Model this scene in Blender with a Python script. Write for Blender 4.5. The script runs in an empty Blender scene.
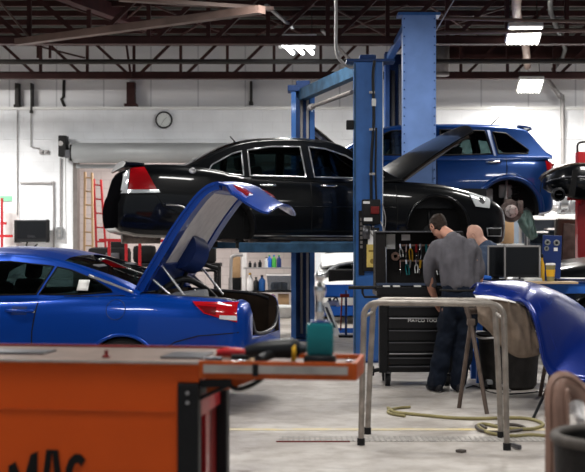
import bpy, bmesh, math, random
import numpy as np
from mathutils import Vector, Matrix, Euler, noise
from mathutils.bvhtree import BVHTree
random.seed(7)
PI = math.pi
SC = bpy.context.scene
COL = SC.collection

# ------------------------------------------------------------ camera
F = 1245.0; CX = 292.5; CY = 236.0; CAMH = 1.51
cam_d = bpy.data.cameras.new('camera')
cam = bpy.data.objects.new('camera', cam_d); COL.objects.link(cam)
cam.location = (0, 0, CAMH); cam.rotation_euler = (PI/2, 0, 0)
cam_d.sensor_width = 36; cam_d.lens = F/585*36
cam_d.clip_end = 200
cam_d.dof.use_dof = True; cam_d.dof.focus_distance = 13.0; cam_d.dof.aperture_fstop = 3.2
SC.camera = cam

# ------------------------------------------------------------ world, exposure
SC.view_settings.view_transform = 'Standard'; SC.view_settings.look = 'None'
SC.view_settings.gamma = 1; SC.view_settings.use_curve_mapping = False
SC.view_settings.exposure = 0.52
w = bpy.data.worlds.new('overcast_sky'); SC.world = w; w.use_nodes = True
bg = w.node_tree.nodes['Background']
bg.inputs['Color'].default_value = (0.80, 0.90, 1.0, 1); bg.inputs['Strength'].default_value = 0.30
SC.cycles.max_bounces = 8

# lamps under the roof: (x, y, z, watts, length x, length y)
LAMPS = [(-5.0, 4.5), (0.0, 4.5), (5.0, 4.5), (-5.0, 10.0), (0.2, 10.0), (5.0, 10.0),
         (-4.8, 15.5), (0.0, 15.6), (4.8, 15.5), (-6.9, 21.6), (7.4, 21.6)]
for i, (x, y) in enumerate(LAMPS):
    l = bpy.data.lights.new('ceiling_lamp_light', 'AREA'); l.shape = 'RECTANGLE'
    l.size = 1.3; l.size_y = 0.45; l.energy = 85; l.color = (1.0, 0.97, 0.92)
    o = bpy.data.objects.new('ceiling_lamp_light', l); o.location = (x, y, 4.70); COL.objects.link(o)
    if i == 6: l.energy = 140
    if i >= 9: l.energy = 430 if i == 9 else 270  # last two hang out of view, added to brighten the back wall
# light given by the three lamps seen in the picture
for (x, y, z, e) in ((3.53, 19.0, 4.38, 170), (4.45, 23.6, 4.22, 110), (0.06, 21.0, 4.56, 120)):
    l = bpy.data.lights.new('seen_lamp_light', 'AREA'); l.shape = 'RECTANGLE'
    l.size = 0.5; l.size_y = 0.6; l.energy = e; l.color = (1.0, 0.95, 0.88)
    o = bpy.data.objects.new('seen_lamp_light', l); o.location = (x, y, z); COL.objects.link(o)
# storeroom behind the roller door has its own lamp
l = bpy.data.lights.new('storeroom_light', 'AREA'); l.shape = 'SQUARE'; l.size = 1.2; l.energy = 85; l.color = (1.0, 0.90, 0.86)
o = bpy.data.objects.new('storeroom_light', l); o.location = (-3.2, 26.6, 3.55); COL.objects.link(o)

# ------------------------------------------------------------ pixel -> metre helpers
def P(px, py, d): return Vector(((px-CX)*d/F, d, CAMH+(CY-py)*d/F))
def FL(px, py, z=0.0):
    d = (CAMH-z)*F/(py-CY); return Vector(((px-CX)*d/F, d, z))

# ------------------------------------------------------------ materials
M = {}
def mat(name, c, rough=0.5, metal=0.0, var=0.0, vscale=8.0, bump=0.0, bscale=60.0, coat=0.0, spec=0.22, c2=None, detail=4):
    m = bpy.data.materials.new(name); m.use_nodes = True
    nt = m.node_tree; b = nt.nodes['Principled BSDF']
    b.inputs['Base Color'].default_value = (*c, 1); b.inputs['Roughness'].default_value = rough
    b.inputs['Metallic'].default_value = metal; b.inputs['Coat Weight'].default_value = coat
    b.inputs['Coat Roughness'].default_value = 0.04; b.inputs['Specular IOR Level'].default_value = spec
    tc = nt.nodes.new('ShaderNodeTexCoord')
    if var > 0 or c2:
        n = nt.nodes.new('ShaderNodeTexNoise'); n.inputs['Scale'].default_value = vscale; n.inputs['Detail'].default_value = detail
        nt.links.new(tc.outputs['Object'], n.inputs['Vector'])
        r = nt.nodes.new('ShaderNodeValToRGB'); e = r.color_ramp.elements
        c2_ = c2 or tuple(max(0, v*(1-var)) for v in c)
        e[0].position = 0.35; e[0].color = (*c2_, 1); e[1].position = 0.65; e[1].color = (*c, 1)
        nt.links.new(n.outputs['Fac'], r.inputs['Fac']); nt.links.new(r.outputs['Color'], b.inputs['Base Color'])
    if bump > 0:
        n = nt.nodes.new('ShaderNodeTexNoise'); n.inputs['Scale'].default_value = bscale
        nt.links.new(tc.outputs['Object'], n.inputs['Vector'])
        bp = nt.nodes.new('ShaderNodeBump'); bp.inputs['Strength'].default_value = bump; bp.inputs['Distance'].default_value = 0.01
        nt.links.new(n.outputs['Fac'], bp.inputs['Height']); nt.links.new(bp.outputs['Normal'], b.inputs['Normal'])
    M[name] = m; return m
def emis(name, c, s):
    m = bpy.data.materials.new(name); m.use_nodes = True; nt = m.node_tree
    b = nt.nodes['Principled BSDF']; b.inputs['Base Color'].default_value = (*c, 1)
    b.inputs['Emission Color'].default_value = (*c, 1); b.inputs['Emission Strength'].default_value = s
    M[name] = m; return m
def tinted(name, c, rough=0.03, thru=0.3):
    m = bpy.data.materials.new(name); m.use_nodes = True; nt = m.node_tree; N = nt.nodes
    N.remove(N['Principled BSDF']); out = N['Material Output']
    t = N.new('ShaderNodeBsdfTransparent'); t.inputs['Color'].default_value = (*[v*thru for v in c], 1)
    g = N.new('ShaderNodeBsdfGlossy'); g.inputs['Roughness'].default_value = rough
    fr = N.new('ShaderNodeFresnel'); fr.inputs['IOR'].default_value = 1.5
    mx = N.new('ShaderNodeMixShader')
    nt.links.new(fr.outputs[0], mx.inputs[0]); nt.links.new(t.outputs[0], mx.inputs[1]); nt.links.new(g.outputs[0], mx.inputs[2])
    nt.links.new(mx.outputs[0], out.inputs['Surface']); M[name] = m; return m

mat('black_paint', (0.002, 0.0025, 0.0035), 0.3, coat=0.42, spec=0.1)
mat('blue_paint', (0.0, 0.040, 0.29), 0.32, 0.35, coat=0.42, spec=0.15)
mat('blue_paint_dark', (0.002, 0.028, 0.13), 0.3, 0.4, coat=0.5, spec=0.2)
mat('blue_primer', (0.006, 0.025, 0.22), 0.35, 0.2, coat=0.6)
mat('suv_grey_blue', (0.20, 0.24, 0.36), 0.4, 0.2, coat=0.5)
mat('liner', (0.006, 0.006, 0.0065), 0.9, bump=0.4)
mat('brown_liner', (0.035, 0.021, 0.013), 0.4, var=0.5, vscale=5, coat=0.12)
mat('black_unreflecting', (0.002, 0.002, 0.0025), 0.75, spec=0.0)
mat('rubber', (0.012, 0.012, 0.013), 0.75, bump=0.2)
mat('seal', (0.003, 0.003, 0.003), 0.7)
mat('chrome', (0.75, 0.75, 0.76), 0.12, 1.0)
mat('satin_trim', (0.5, 0.5, 0.52), 0.3, 1.0)
mat('alloy', (0.42, 0.43, 0.45), 0.3, 0.9)
mat('cast_iron', (0.16, 0.13, 0.12), 0.55, 0.7, var=0.5, vscale=20, bump=0.3)
mat('rotor_steel', (0.50, 0.44, 0.42), 0.4, 0.6, var=0.1, vscale=30)
mat('red_lens', (0.36, 0.004, 0.008), 0.15, coat=0.6)
mat('clear_lens', (0.75, 0.78, 0.80), 0.1, 0.3, coat=1.0)
mat('seat_cloth', (0.10, 0.10, 0.11), 0.9, var=0.2)
mat('seat_light', (0.30, 0.31, 0.33), 0.85)
mat('trim_white', (0.80, 0.78, 0.78), 0.75, var=0.12, vscale=12)
tinted('tint_dark', (0.55, 0.75, 0.75), 0.02, 0.28)
tinted('tint_side', (0.7, 0.85, 0.85), 0.02, 0.45)
tinted('clear_plastic', (0.8, 0.87, 0.95), 0.15, 0.6)
mat('lift_blue', (0.04, 0.14, 0.42), 0.42, 0.1, var=0.25, vscale=3, bump=0.05, coat=0.3)
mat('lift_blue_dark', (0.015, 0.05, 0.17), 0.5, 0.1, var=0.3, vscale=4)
mat('lift_arm_blue', (0.03, 0.09, 0.17), 0.55, 0.1, var=0.5, vscale=7)
mat('bumper_blue', (0.0005, 0.016, 0.17), 0.3, 0.3, coat=0.5, spec=0.2)
mat('rafter_red', (0.06, 0.012, 0.014), 0.6, var=0.3)
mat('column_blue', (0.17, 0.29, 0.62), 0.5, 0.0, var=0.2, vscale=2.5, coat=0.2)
mat('orange_paint', (0.60, 0.075, 0.002), 0.5, var=0.06, vscale=4, spec=0.25)
mat('cart_top_metal', (0.20, 0.14, 0.115), 0.5, 0.2, var=0.3, vscale=7)
mat('orange_edge', (0.50, 0.085, 0.010), 0.4, var=0.25, vscale=14)
mat('aluminium', (0.48, 0.44, 0.40), 0.38, 0.8, var=0.3, vscale=9)
mat('black_metal', (0.007, 0.007, 0.008), 0.5, var=0.3, vscale=20)
mat('black_plastic', (0.012, 0.013, 0.015), 0.4)
mat('tool_black', (0.005, 0.005, 0.006), 0.35, spec=0.3)
mat('peg_black', (0.006, 0.005, 0.005), 0.6, var=0.4, vscale=30)
mat('red_paint', (0.42, 0.015, 0.02), 0.4, var=0.15, coat=0.3)
mat('dark_red', (0.17, 0.012, 0.012), 0.5, var=0.3, vscale=6)
mat('teal_plastic', (0.01, 0.17, 0.19), 0.35, var=0.15)
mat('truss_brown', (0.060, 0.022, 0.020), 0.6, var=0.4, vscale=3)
mat('truss_pale_lit', (0.15, 0.10, 0.085), 0.5, var=0.35, vscale=2)  # paler brown; on the long roof beams it stands for lamplight
mat('pipe_grey', (0.22, 0.20, 0.19), 0.5, 0.3, var=0.2)
mat('pipe_dark', (0.035, 0.032, 0.03), 0.6)
mat('conduit', (0.33, 0.32, 0.32), 0.45, 0.5)
mat('duct_tan', (0.52, 0.38, 0.32), 0.55, var=0.25, vscale=6)
mat('stand_steel', (0.36, 0.325, 0.29), 0.42, 0.55, var=0.35, vscale=10, bump=0.1)
mat('stand_brown', (0.17, 0.13, 0.11), 0.5, 0.5, var=0.35, vscale=10)
mat('skin', (0.55, 0.28, 0.20), 0.55, var=0.1, vscale=15)
mat('skin_pale', (0.66, 0.38, 0.29), 0.45, var=0.1, vscale=15)
mat('hair', (0.022, 0.013, 0.009), 0.7, bump=0.9, bscale=120)
mat('shirt_grey', (0.115, 0.11, 0.125), 0.9, var=0.3, vscale=7, bump=1.0, bscale=11)
mat('shirt_navy', (0.06, 0.085, 0.14), 0.9, var=0.2, vscale=5, bump=0.3, bscale=25)
mat('trouser_navy', (0.004, 0.008, 0.018), 0.9, var=0.3, vscale=6, bump=0.4, bscale=22)
mat('shoe', (0.018, 0.018, 0.022), 0.6)
mat('belt', (0.01, 0.009, 0.008), 0.5)
mat('paper', (0.80, 0.80, 0.78), 0.8)
mat('paper_yellow', (0.72, 0.55, 0.16), 0.7, var=0.25, vscale=12)
mat('paper_green', (0.25, 0.6, 0.38), 0.7)
mat('masking_paper', (0.27, 0.21, 0.165), 0.85, var=0.35, vscale=7, bump=0.7, bscale=14)
mat('tyre_lens_red', (0.13, 0.002, 0.004), 0.2, coat=0.5)
mat('cardboard', (0.42, 0.27, 0.15), 0.85, var=0.15)
mat('wood', (0.55, 0.40, 0.24), 0.6, var=0.2)
mat('ladder_tan', (0.62, 0.44, 0.26), 0.5, var=0.2, vscale=4)
mat('blue_plastic', (0.02, 0.12, 0.50), 0.45)
mat('navy_plastic', (0.012, 0.03, 0.13), 0.45)
mat('white_plastic', (0.75, 0.76, 0.76), 0.4)
mat('white_paint', (0.80, 0.81, 0.80), 0.3, coat=0.6)
mat('cloth_green', (0.16, 0.25, 0.23), 0.9, var=0.3, vscale=9)
mat('yellow_plastic', (0.75, 0.42, 0.03), 0.45)
mat('green_plastic', (0.06, 0.35, 0.06), 0.45)
mat('hose_yellow', (0.30, 0.26, 0.12), 0.6, var=0.3, vscale=6)
mat('grey_paint', (0.23, 0.24, 0.25), 0.5, var=0.25, vscale=8)
mat('door_grey', (0.32, 0.335, 0.345), 0.5, 0.2, var=0.15, vscale=1.5)
mat('clock_face', (0.70, 0.74, 0.73), 0.5)
mat('drum_black', (0.022, 0.020, 0.019), 0.6, var=0.5, vscale=12, bump=0.3)
mat('drum_rim', (0.11, 0.095, 0.085), 0.6, var=0.4, vscale=10)
mat('copper_board', (0.33, 0.20, 0.155), 0.45, var=0.3, vscale=5)
mat('gun_metal', (0.10, 0.10, 0.11), 0.35, 0.8)
mat('screen_black', (0.008, 0.009, 0.011), 0.25)
mat('fluid_blue', (0.02, 0.10, 0.33), 0.4)
emis('lamp_glow', (1.0, 0.97, 0.88), 9.0)
emis('tube_glow', (0.95, 0.98, 1.0), 7.0)
emis('red_lamp', (1.0, 0.10, 0.06), 0.25)

# ------------------------------------------------------------ mesh helpers
def new(): return bmesh.new()
def obj(name, bm, m, parent=None, loc=None, rot=None, smooth=None, recalc=True):
    if recalc: bmesh.ops.recalc_face_normals(bm, faces=bm.faces)
    me = bpy.data.meshes.new(name); bm.to_mesh(me); bm.free()
    ms = m if isinstance(m, (list, tuple)) else [m]
    for x in ms: me.materials.append(M[x] if isinstance(x, str) else x)
    o = bpy.data.objects.new(name, me); COL.objects.link(o)
    if parent is not None: o.parent = parent
    if loc is not None: o.location = loc
    if rot is not None: o.rotation_euler = rot
    if smooth is not None:
        me.shade_smooth()
        if smooth < 180: me.set_sharp_from_angle(angle=math.radians(smooth))
    return o
def tag(o, label=None, cat=None, group=None, kind=None):
    if label: o['label'] = label
    if cat: o['category'] = cat
    if group: o['group'] = group
    if kind: o['kind'] = kind
    return o
def thing(name, label, cat, loc=(0, 0, 0), rz=0.0, group=None):
    o = bpy.data.objects.new(name, None); COL.objects.link(o)
    o.location = loc; o.rotation_euler = (0, 0, rz); o.empty_display_size = 0.1
    return tag(o, label, cat, group)
def struct(name, bm, m, **k):
    o = obj(name, bm, m, **k); o['kind'] = 'structure'; return o
def copytree(o, parent=None):
    c = o.copy(); COL.objects.link(c)
    if parent is not None: c.parent = parent
    for ch in list(o.children): copytree(ch, c)
    return c

def box(bm, c, s, r=0.0, rot=None, mi=0):
    g = bmesh.ops.create_cube(bm, size=1.0); vs = g['verts']
    for v in vs: v.co = Vector((v.co.x*s[0], v.co.y*s[1], v.co.z*s[2]))
    fs = list({f for v in vs for f in v.link_faces})
    if r > 0:
        es = list({e for v in vs for e in v.link_edges})
        b = bmesh.ops.bevel(bm, geom=es, offset=r, segments=2, affect='EDGES', profile=0.6)
        fs = list({f for v in b['verts'] for f in v.link_faces}); vs = list({v for f in fs for v in f.verts})
        more = True
        st = set(vs)
        while more:
            more = False
            for v in list(st):
                for e in v.link_edges:
                    ov = e.other_vert(v)
                    if ov not in st: st.add(ov); more = True
        vs = list(st); fs = list({f for v in vs for f in v.link_faces})
    mx = Matrix.Translation(Vector(c))
    if rot is not None: mx = mx @ (Euler(rot).to_matrix().to_4x4() if not isinstance(rot, Matrix) else rot)
    for v in vs: v.co = mx @ v.co
    for f in fs: f.material_index = mi
    return vs
def b2(bm, x0, x1, y0, y1, z0, z1, r=0.0, mi=0):
    return box(bm, ((x0+x1)/2, (y0+y1)/2, (z0+z1)/2), (abs(x1-x0), abs(y1-y0), abs(z1-z0)), r, None, mi)
def frame_from(t):
    t = t.normalized(); up = Vector((0, 0, 1)) if abs(t.z) < 0.95 else Vector((1, 0, 0))
    a = t.cross(up).normalized(); b = a.cross(t).normalized(); return a, b
def cyl(bm, p0, p1, r0, r1=None, n=16, caps=True, mi=0):
    p0 = Vector(p0); p1 = Vector(p1); r1 = r0 if r1 is None else r1
    a, b = frame_from(p1-p0); R = []
    for p, r in ((p0, r0), (p1, r1)):
        R.append([bm.verts.new(p + a*math.cos(2*PI*i/n)*r + b*math.sin(2*PI*i/n)*r) for i in range(n)])
    for i in range(n):
        f = bm.faces.new((R[0][i], R[0][(i+1) % n], R[1][(i+1) % n], R[1][i])); f.material_index = mi; f.smooth = True
    if caps:
        for q in (R[0][::-1], R[1]): f = bm.faces.new(q); f.material_index = mi
    return R
def bar(bm, p0, p1, w_, h_, mi=0):
    p0 = Vector(p0); p1 = Vector(p1); a, b = frame_from(p1-p0); V = []
    for p in (p0, p1):
        V.append([bm.verts.new(p + a*sx*w_/2 + b*sy*h_/2) for sx, sy in ((-1, -1), (1, -1), (1, 1), (-1, 1))])
    for i in range(4):
        f = bm.faces.new((V[0][i], V[0][(i+1) % 4], V[1][(i+1) % 4], V[1][i])); f.material_index = mi
    for q in (V[0][::-1], V[1]): f = bm.faces.new(q); f.material_index = mi
def catmull(pts, k=6):
    pts = [Vector(p) for p in pts]
    if len(pts) < 3: return pts
    q = [2*pts[0]-pts[1]] + pts + [2*pts[-1]-pts[-2]]; out = []
    for i in range(1, len(q)-2):
        for j in range(k):
            t = j/k; a, b, c, d = q[i-1], q[i], q[i+1], q[i+2]
            out.append(0.5*((2*b)+(c-a)*t+(2*a-5*b+4*c-d)*t*t+(3*b-a-3*c+d)*t**3))
    out.append(pts[-1]); return out
def tube(bm, pts, r, n=8, closed=False, k=0, mi=0, caps=True):
    if k: pts = catmull(pts, k)
    pts = [Vector(p) for p in pts]; N = len(pts); R = []
    rr = r if isinstance(r, (list, tuple)) else [r]*N
    if len(rr) != N: rr = list(np.interp(np.linspace(0, 1, N), np.linspace(0, 1, len(rr)), rr))
    pa = None
    for i in range(N):
        if closed: t = pts[(i+1) % N]-pts[i-1]
        else: t = pts[min(i+1, N-1)]-pts[max(i-1, 0)]
        if t.length < 1e-9: t = Vector((0, 0, 1))
        t.normalize()
        if pa is None: a = frame_from(t)[0]; b = t.cross(a)
        else:
            a = (pa - t*pa.dot(t)); a = a.normalized() if a.length > 1e-6 else frame_from(t)[0]; b = t.cross(a)
        pa = a
        R.append([bm.verts.new(pts[i]+a*math.cos(2*PI*j/n)*rr[i]+b*math.sin(2*PI*j/n)*rr[i]) for j in range(n)])
    for i in range(N if closed else N-1):
        A = R[i]; B = R[(i+1) % N]
        for j in range(n):
            f = bm.faces.new((A[j], A[(j+1) % n], B[(j+1) % n], B[j])); f.smooth = True; f.material_index = mi
    if not closed and caps:
        for q in (R[0][::-1], R[-1]): f = bm.faces.new(q); f.material_index = mi
def lathe(bm, prof, c=(0, 0, 0), n=24, axis='z', mi=0):
    c = Vector(c); R = []
    for r, h in prof:
        row = []
        for i in range(n):
            a = 2*PI*i/n
            if axis == 'z': v = Vector((r*math.cos(a), r*math.sin(a), h))
            elif axis == 'y': v = Vector((r*math.cos(a), h, r*math.sin(a)))
            else: v = Vector((h, r*math.cos(a), r*math.sin(a)))
            row.append(bm.verts.new(c+v))
        R.append(row)
    for A, B in zip(R, R[1:]):
        for i in range(n):
            f = bm.faces.new((A[i], A[(i+1) % n], B[(i+1) % n], B[i])); f.smooth = True; f.material_index = mi
    for q in (R[0][::-1], R[-1]):
        try: f = bm.faces.new(q); f.material_index = mi
        except ValueError: pass
def prism(bm, poly, axis, a0, a1, mi=0):
    """poly in the plane normal to axis ('x': (y,z), 'y': (x,z), 'z': (x,y)), from a0 to a1"""
    def mk(p, a): return {'x': (a, p[0], p[1]), 'y': (p[0], a, p[1]), 'z': (p[0], p[1], a)}[axis]
    A = [bm.verts.new(mk(p, a0)) for p in poly]; B = [bm.verts.new(mk(p, a1)) for p in poly]; n = len(poly)
    for i in range(n):
        f = bm.faces.new((A[i], A[(i+1) % n], B[(i+1) % n], B[i])); f.material_index = mi
    for q in (A[::-1], B): f = bm.faces.new(q); f.material_index = mi
def sheet(bm, grid, th=0.004, mi=0, smooth=True):
    """thick sheet through a grid of points"""
    n = len(grid); m = len(grid[0]); G = [[Vector(p) for p in r] for r in grid]
    def nrm(i, j):
        a = G[min(i+1, n-1)][j]-G[max(i-1, 0)][j]; b = G[i][min(j+1, m-1)]-G[i][max(j-1, 0)]
        c = a.cross(b); return c.normalized() if c.length > 1e-9 else Vector((0, 0, 1))
    T = [[bm.verts.new(G[i][j]+nrm(i, j)*th/2) for j in range(m)] for i in range(n)]
    B = [[bm.verts.new(G[i][j]-nrm(i, j)*th/2) for j in range(m)] for i in range(n)]
    def q(*v): f = bm.faces.new(v); f.smooth = smooth; f.material_index = mi
    for i in range(n-1):
        for j in range(m-1):
            q(T[i][j], T[i+1][j], T[i+1][j+1], T[i][j+1]); q(B[i][j], B[i][j+1], B[i+1][j+1], B[i+1][j])
    for i in range(n-1): q(T[i][0], B[i][0], B[i+1][0], T[i+1][0]); q(T[i][-1], T[i+1][-1], B[i+1][-1], B[i][-1])
    for j in range(m-1): q(T[0][j], T[0][j+1], B[0][j+1], B[0][j]); q(T[-1][j], B[-1][j], B[-1][j+1], T[-1][j+1])
def text(name, s, size, m, parent=None, loc=(0, 0, 0), rot=(PI/2, 0, 0), ext=0.001, align='CENTER', bold=0.0, sx=1.0):
    cu = bpy.data.curves.new(name, 'FONT'); cu.body = s; cu.size = size; cu.extrude = ext; cu.align_x = align; cu.offset = bold
    t = bpy.data.objects.new(name, cu); COL.objects.link(t)
    dg = bpy.context.evaluated_depsgraph_get(); dg.update(); me = bpy.data.meshes.new_from_object(t.evaluated_get(dg))
    bpy.data.objects.remove(t); me.materials.clear(); me.materials.append(M[m])
    o = bpy.data.objects.new(name, me); COL.objects.link(o); o.parent = parent; o.location = loc; o.rotation_euler = rot; o.scale = (sx, 1, 1)
    return o
def herm(keys, xs):
    """smooth (monotone-ish) interpolation of key rows (x, a, b, ...) at xs"""
    K = np.array(sorted(keys)); X = K[:, 0]; out = []
    for c in range(1, K.shape[1]):
        Y = K[:, c]; d = np.diff(Y)/np.diff(X); m = np.zeros(len(X)); m[0] = d[0]; m[-1] = d[-1]
        for i in range(1, len(X)-1): m[i] = 0 if d[i-1]*d[i] <= 0 else 2*d[i-1]*d[i]/(d[i-1]+d[i])
        res = []
        for x in xs:
            i = int(min(max(np.searchsorted(X, x)-1, 0), len(X)-2)); h = X[i+1]-X[i]; t = min(max((x-X[i])/h, 0), 1)
            res.append((2*t**3-3*t*t+1)*Y[i]+(t**3-2*t*t+t)*h*m[i]+(-2*t**3+3*t*t)*Y[i+1]+(t**3-t*t)*h*m[i+1])
        out.append(res)
    return list(zip(*out))
# ============================================================ the room
YW = 25.0
# floor
m = bpy.data.materials.new('concrete_floor'); m.use_nodes = True; nt = m.node_tree; N = nt.nodes; L_ = nt.links
b = N['Principled BSDF']; tc = N.new('ShaderNodeTexCoord')
def nz(sc, det, scale_v=(1, 1, 1)):
    mp = N.new('ShaderNodeMapping'); mp.inputs['Scale'].default_value = scale_v; L_.new(tc.outputs['Object'], mp.inputs['Vector'])
    n = N.new('ShaderNodeTexNoise'); n.inputs['Scale'].default_value = sc; n.inputs['Detail'].default_value = det; n.inputs['Roughness'].default_value = 0.65
    L_.new(mp.outputs[0], n.inputs['Vector']); return n
def ramp(src, stops):
    r = N.new('ShaderNodeValToRGB'); e = r.color_ramp.elements
    while len(e) < len(stops): e.new(0.5)
    for i, (p, c) in enumerate(stops): e[i].position = p; e[i].color = (*c, 1)
    L_.new(src, r.inputs['Fac']); return r
def mul(a, c, fac=1.0):
    x = N.new('ShaderNodeMix'); x.data_type = 'RGBA'; x.blend_type = 'MULTIPLY'; x.inputs[0].default_value = fac
    L_.new(a, x.inputs[6]); L_.new(c, x.inputs[7]); return x.outputs[2]
r1 = ramp(nz(0.8, 6).outputs['Fac'], [(0.3, (0.31, 0.28, 0.255)), (0.5, (0.47, 0.435, 0.405)), (0.68, (0.56, 0.53, 0.50))])
r2 = ramp(nz(5, 8).outputs['Fac'], [(0.35, (0.66, 0.63, 0.60)), (0.58, (1, 1, 1))])
r3 = ramp(nz(1.3, 5, (1, 3.5, 1)).outputs['Fac'], [(0.30, (0.66, 0.64, 0.64)), (0.42, (1, 1, 1))])
r4 = ramp(nz(2.2, 7).outputs['Fac'], [(0.29, (0.36, 0.25, 0.18)), (0.35, (1, 1, 1))])
c = mul(mul(mul(r1.outputs[0], r2.outputs[0], 0.8), r3.outputs[0], 0.7), r4.outputs[0], 0.6)
L_.new(c, b.inputs['Base Color'])
rr = ramp(nz(1.1, 4).outputs['Fac'], [(0.35, (0.32,)*3), (0.65, (0.6,)*3)]); L_.new(rr.outputs[0], b.inputs['Roughness'])
bp = N.new('ShaderNodeBump'); bp.inputs['Strength'].default_value = 0.15; L_.new(nz(40, 4).outputs['Fac'], bp.inputs['Height']); L_.new(bp.outputs[0], b.inputs['Normal'])
M['concrete_floor'] = m
bm = new(); b2(bm, -9.2, 9.2, -3, 29.6, -0.2, 0); struct('floor', bm, 'concrete_floor')
mat('line_yellow', (0.62, 0.50, 0.25), 0.6, c2=(0.56, 0.52, 0.46), vscale=5)
bm = new(); b2(bm, -2.2, 2.6, 9.66, 9.76, 0.0005, 0.003); tag(obj('floor_marking', bm, 'line_yellow'), 'faded yellow line painted across the concrete floor', 'floor marking')

# white painted block wall
def wall_mat(name, c1, c2, mortar, rough=0.5):
    m = bpy.data.materials.new(name); m.use_nodes = True; nt = m.node_tree; N = nt.nodes; b = N['Principled BSDF']
    tc = N.new('ShaderNodeTexCoord'); sp = N.new('ShaderNodeSeparateXYZ'); cb = N.new('ShaderNodeCombineXYZ'); ad = N.new('ShaderNodeMath')
    nt.links.new(tc.outputs['Object'], sp.inputs[0]); nt.links.new(sp.outputs[0], ad.inputs[0]); nt.links.new(sp.outputs[1], ad.inputs[1])
    nt.links.new(ad.outputs[0], cb.inputs[0]); nt.links.new(sp.outputs[2], cb.inputs[1])
    br = N.new('ShaderNodeTexBrick'); br.inputs['Color1'].default_value = (*c1, 1); br.inputs['Color2'].default_value = (*c2, 1)
    br.inputs['Mortar'].default_value = (*mortar, 1); br.inputs['Scale'].default_value = 1.0; br.inputs['Mortar Size'].default_value = 0.008
    br.inputs['Brick Width'].default_value = 0.40; br.inputs['Row Height'].default_value = 0.20
    nt.links.new(cb.outputs[0], br.inputs['Vector'])
    n = N.new('ShaderNodeTexNoise'); n.inputs['Scale'].default_value = 1.6; n.inputs['Detail'].default_value = 5; nt.links.new(tc.outputs['Object'], n.inputs[0])
    r = N.new('ShaderNodeValToRGB'); r.color_ramp.elements[0].position = 0.3; r.color_ramp.elements[0].color = (0.86, 0.86, 0.86, 1); r.color_ramp.elements[1].position = 0.6
    nt.links.new(n.outputs[0], r.inputs[0])
    x = N.new('ShaderNodeMix'); x.data_type = 'RGBA'; x.blend_type = 'MULTIPLY'; x.inputs[0].default_value = 1
    nt.links.new(br.outputs['Color'], x.inputs[6]); nt.links.new(r.outputs[0], x.inputs[7]); nt.links.new(x.outputs[2], b.inputs['Base Color'])
    b.inputs['Roughness'].default_value = rough; M[name] = m
wall_mat('wall_white', (0.82, 0.845, 0.88), (0.81, 0.835, 0.87), (0.77, 0.79, 0.825))
wall_mat('wall_pink', (0.62, 0.58, 0.565), (0.60, 0.56, 0.545), (0.50, 0.46, 0.45))
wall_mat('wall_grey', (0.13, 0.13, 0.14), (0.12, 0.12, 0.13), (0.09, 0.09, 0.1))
# upper siding with vertical seams
m = bpy.data.materials.new('siding_white'); m.use_nodes = True; nt = m.node_tree; N = nt.nodes; b = N['Principled BSDF']
tc = N.new('ShaderNodeTexCoord'); wv = N.new('ShaderNodeTexWave'); wv.inputs['Scale'].default_value = 0.33; wv.bands_direction = 'X'; wv.inputs['Distortion'].default_value = 0
nt.links.new(tc.outputs['Object'], wv.inputs[0]); r = N.new('ShaderNodeValToRGB'); e = r.color_ramp.elements
e[0].position = 0.0; e[0].color = (0.52, 0.52, 0.55, 1); e[1].position = 0.004; e[1].color = (0.78, 0.78, 0.80, 1)
nt.links.new(wv.outputs['Fac'], r.inputs[0]); nt.links.new(r.outputs[0], b.inputs['Base Color']); b.inputs['Roughness'].default_value = 0.5; M['siding_white'] = m
mat('roof_deck', (0.075, 0.078, 0.072), 0.6, 0.2, var=0.3, vscale=1.5)

DX0, DX1, DZ = -4.35, 0.05, 3.0
bm = new()
b2(bm, -9, DX0, YW, YW+0.3, 0, 4.06); b2(bm, DX1, 9, YW, YW+0.3, 0, 4.06); b2(bm, DX0, DX1, YW, YW+0.3, DZ, 4.06)
struct('wall_back', bm, 'wall_white')
bm = new(); b2(bm, -9, 9, YW+0.12, YW+0.3, 4.06, 5.6); struct('wall_back_upper', bm, 'siding_white')
bm = new(); b2(bm, -9, 9, YW-0.06, YW+0.14, 4.04, 4.10); struct('trim_1', bm, 'white_paint')
bm = new(); b2(bm, -9, 9, YW-0.03, YW, 3.45, 3.49); b2(bm, -4.7, 0.4, YW-0.06, YW, 3.36, 3.44); struct('trim_2', bm, 'wall_white')
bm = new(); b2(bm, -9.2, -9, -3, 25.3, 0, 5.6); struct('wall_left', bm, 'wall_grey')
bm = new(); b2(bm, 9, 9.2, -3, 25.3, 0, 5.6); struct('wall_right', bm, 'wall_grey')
bm = new(); b2(bm, -6.0, 1.2, 28.6, 28.8, 0, 3.7); b2(bm, -6.2, -6.0, 25.3, 28.8, 0, 3.7); b2(bm, 1.2, 1.4, 25.3, 28.8, 0, 3.7)
struct('wall_storeroom', bm, 'wall_pink')
bm = new(); b2(bm, -6.2, 1.4, 25.3, 28.8, 3.7, 3.8); struct('ceiling_storeroom', bm, 'wall_white')
# metal roof deck with ribs
bm = new(); y = -3.0; pts = []
while y < 25.4:
    pts += [(y, 5.42), (y+0.10, 5.42), (y+0.13, 5.36), (y+0.22, 5.36), (y+0.25, 5.42)]; y += 0.30
poly = pts + [(25.6, 5.6), (-3, 5.6)]
prism(bm, poly, 'x', -9.2, 9.2); struct('ceiling', bm, 'roof_deck')
# jamb angles round the door opening
bm = new(); b2(bm, DX0-0.05, DX0+0.03, YW-0.05, YW+0.3, 0, DZ); b2(bm, DX1-0.03, DX1+0.05, YW-0.05, YW+0.3, 0, DZ)
struct('trim_3', bm, 'pipe_grey')

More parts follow.
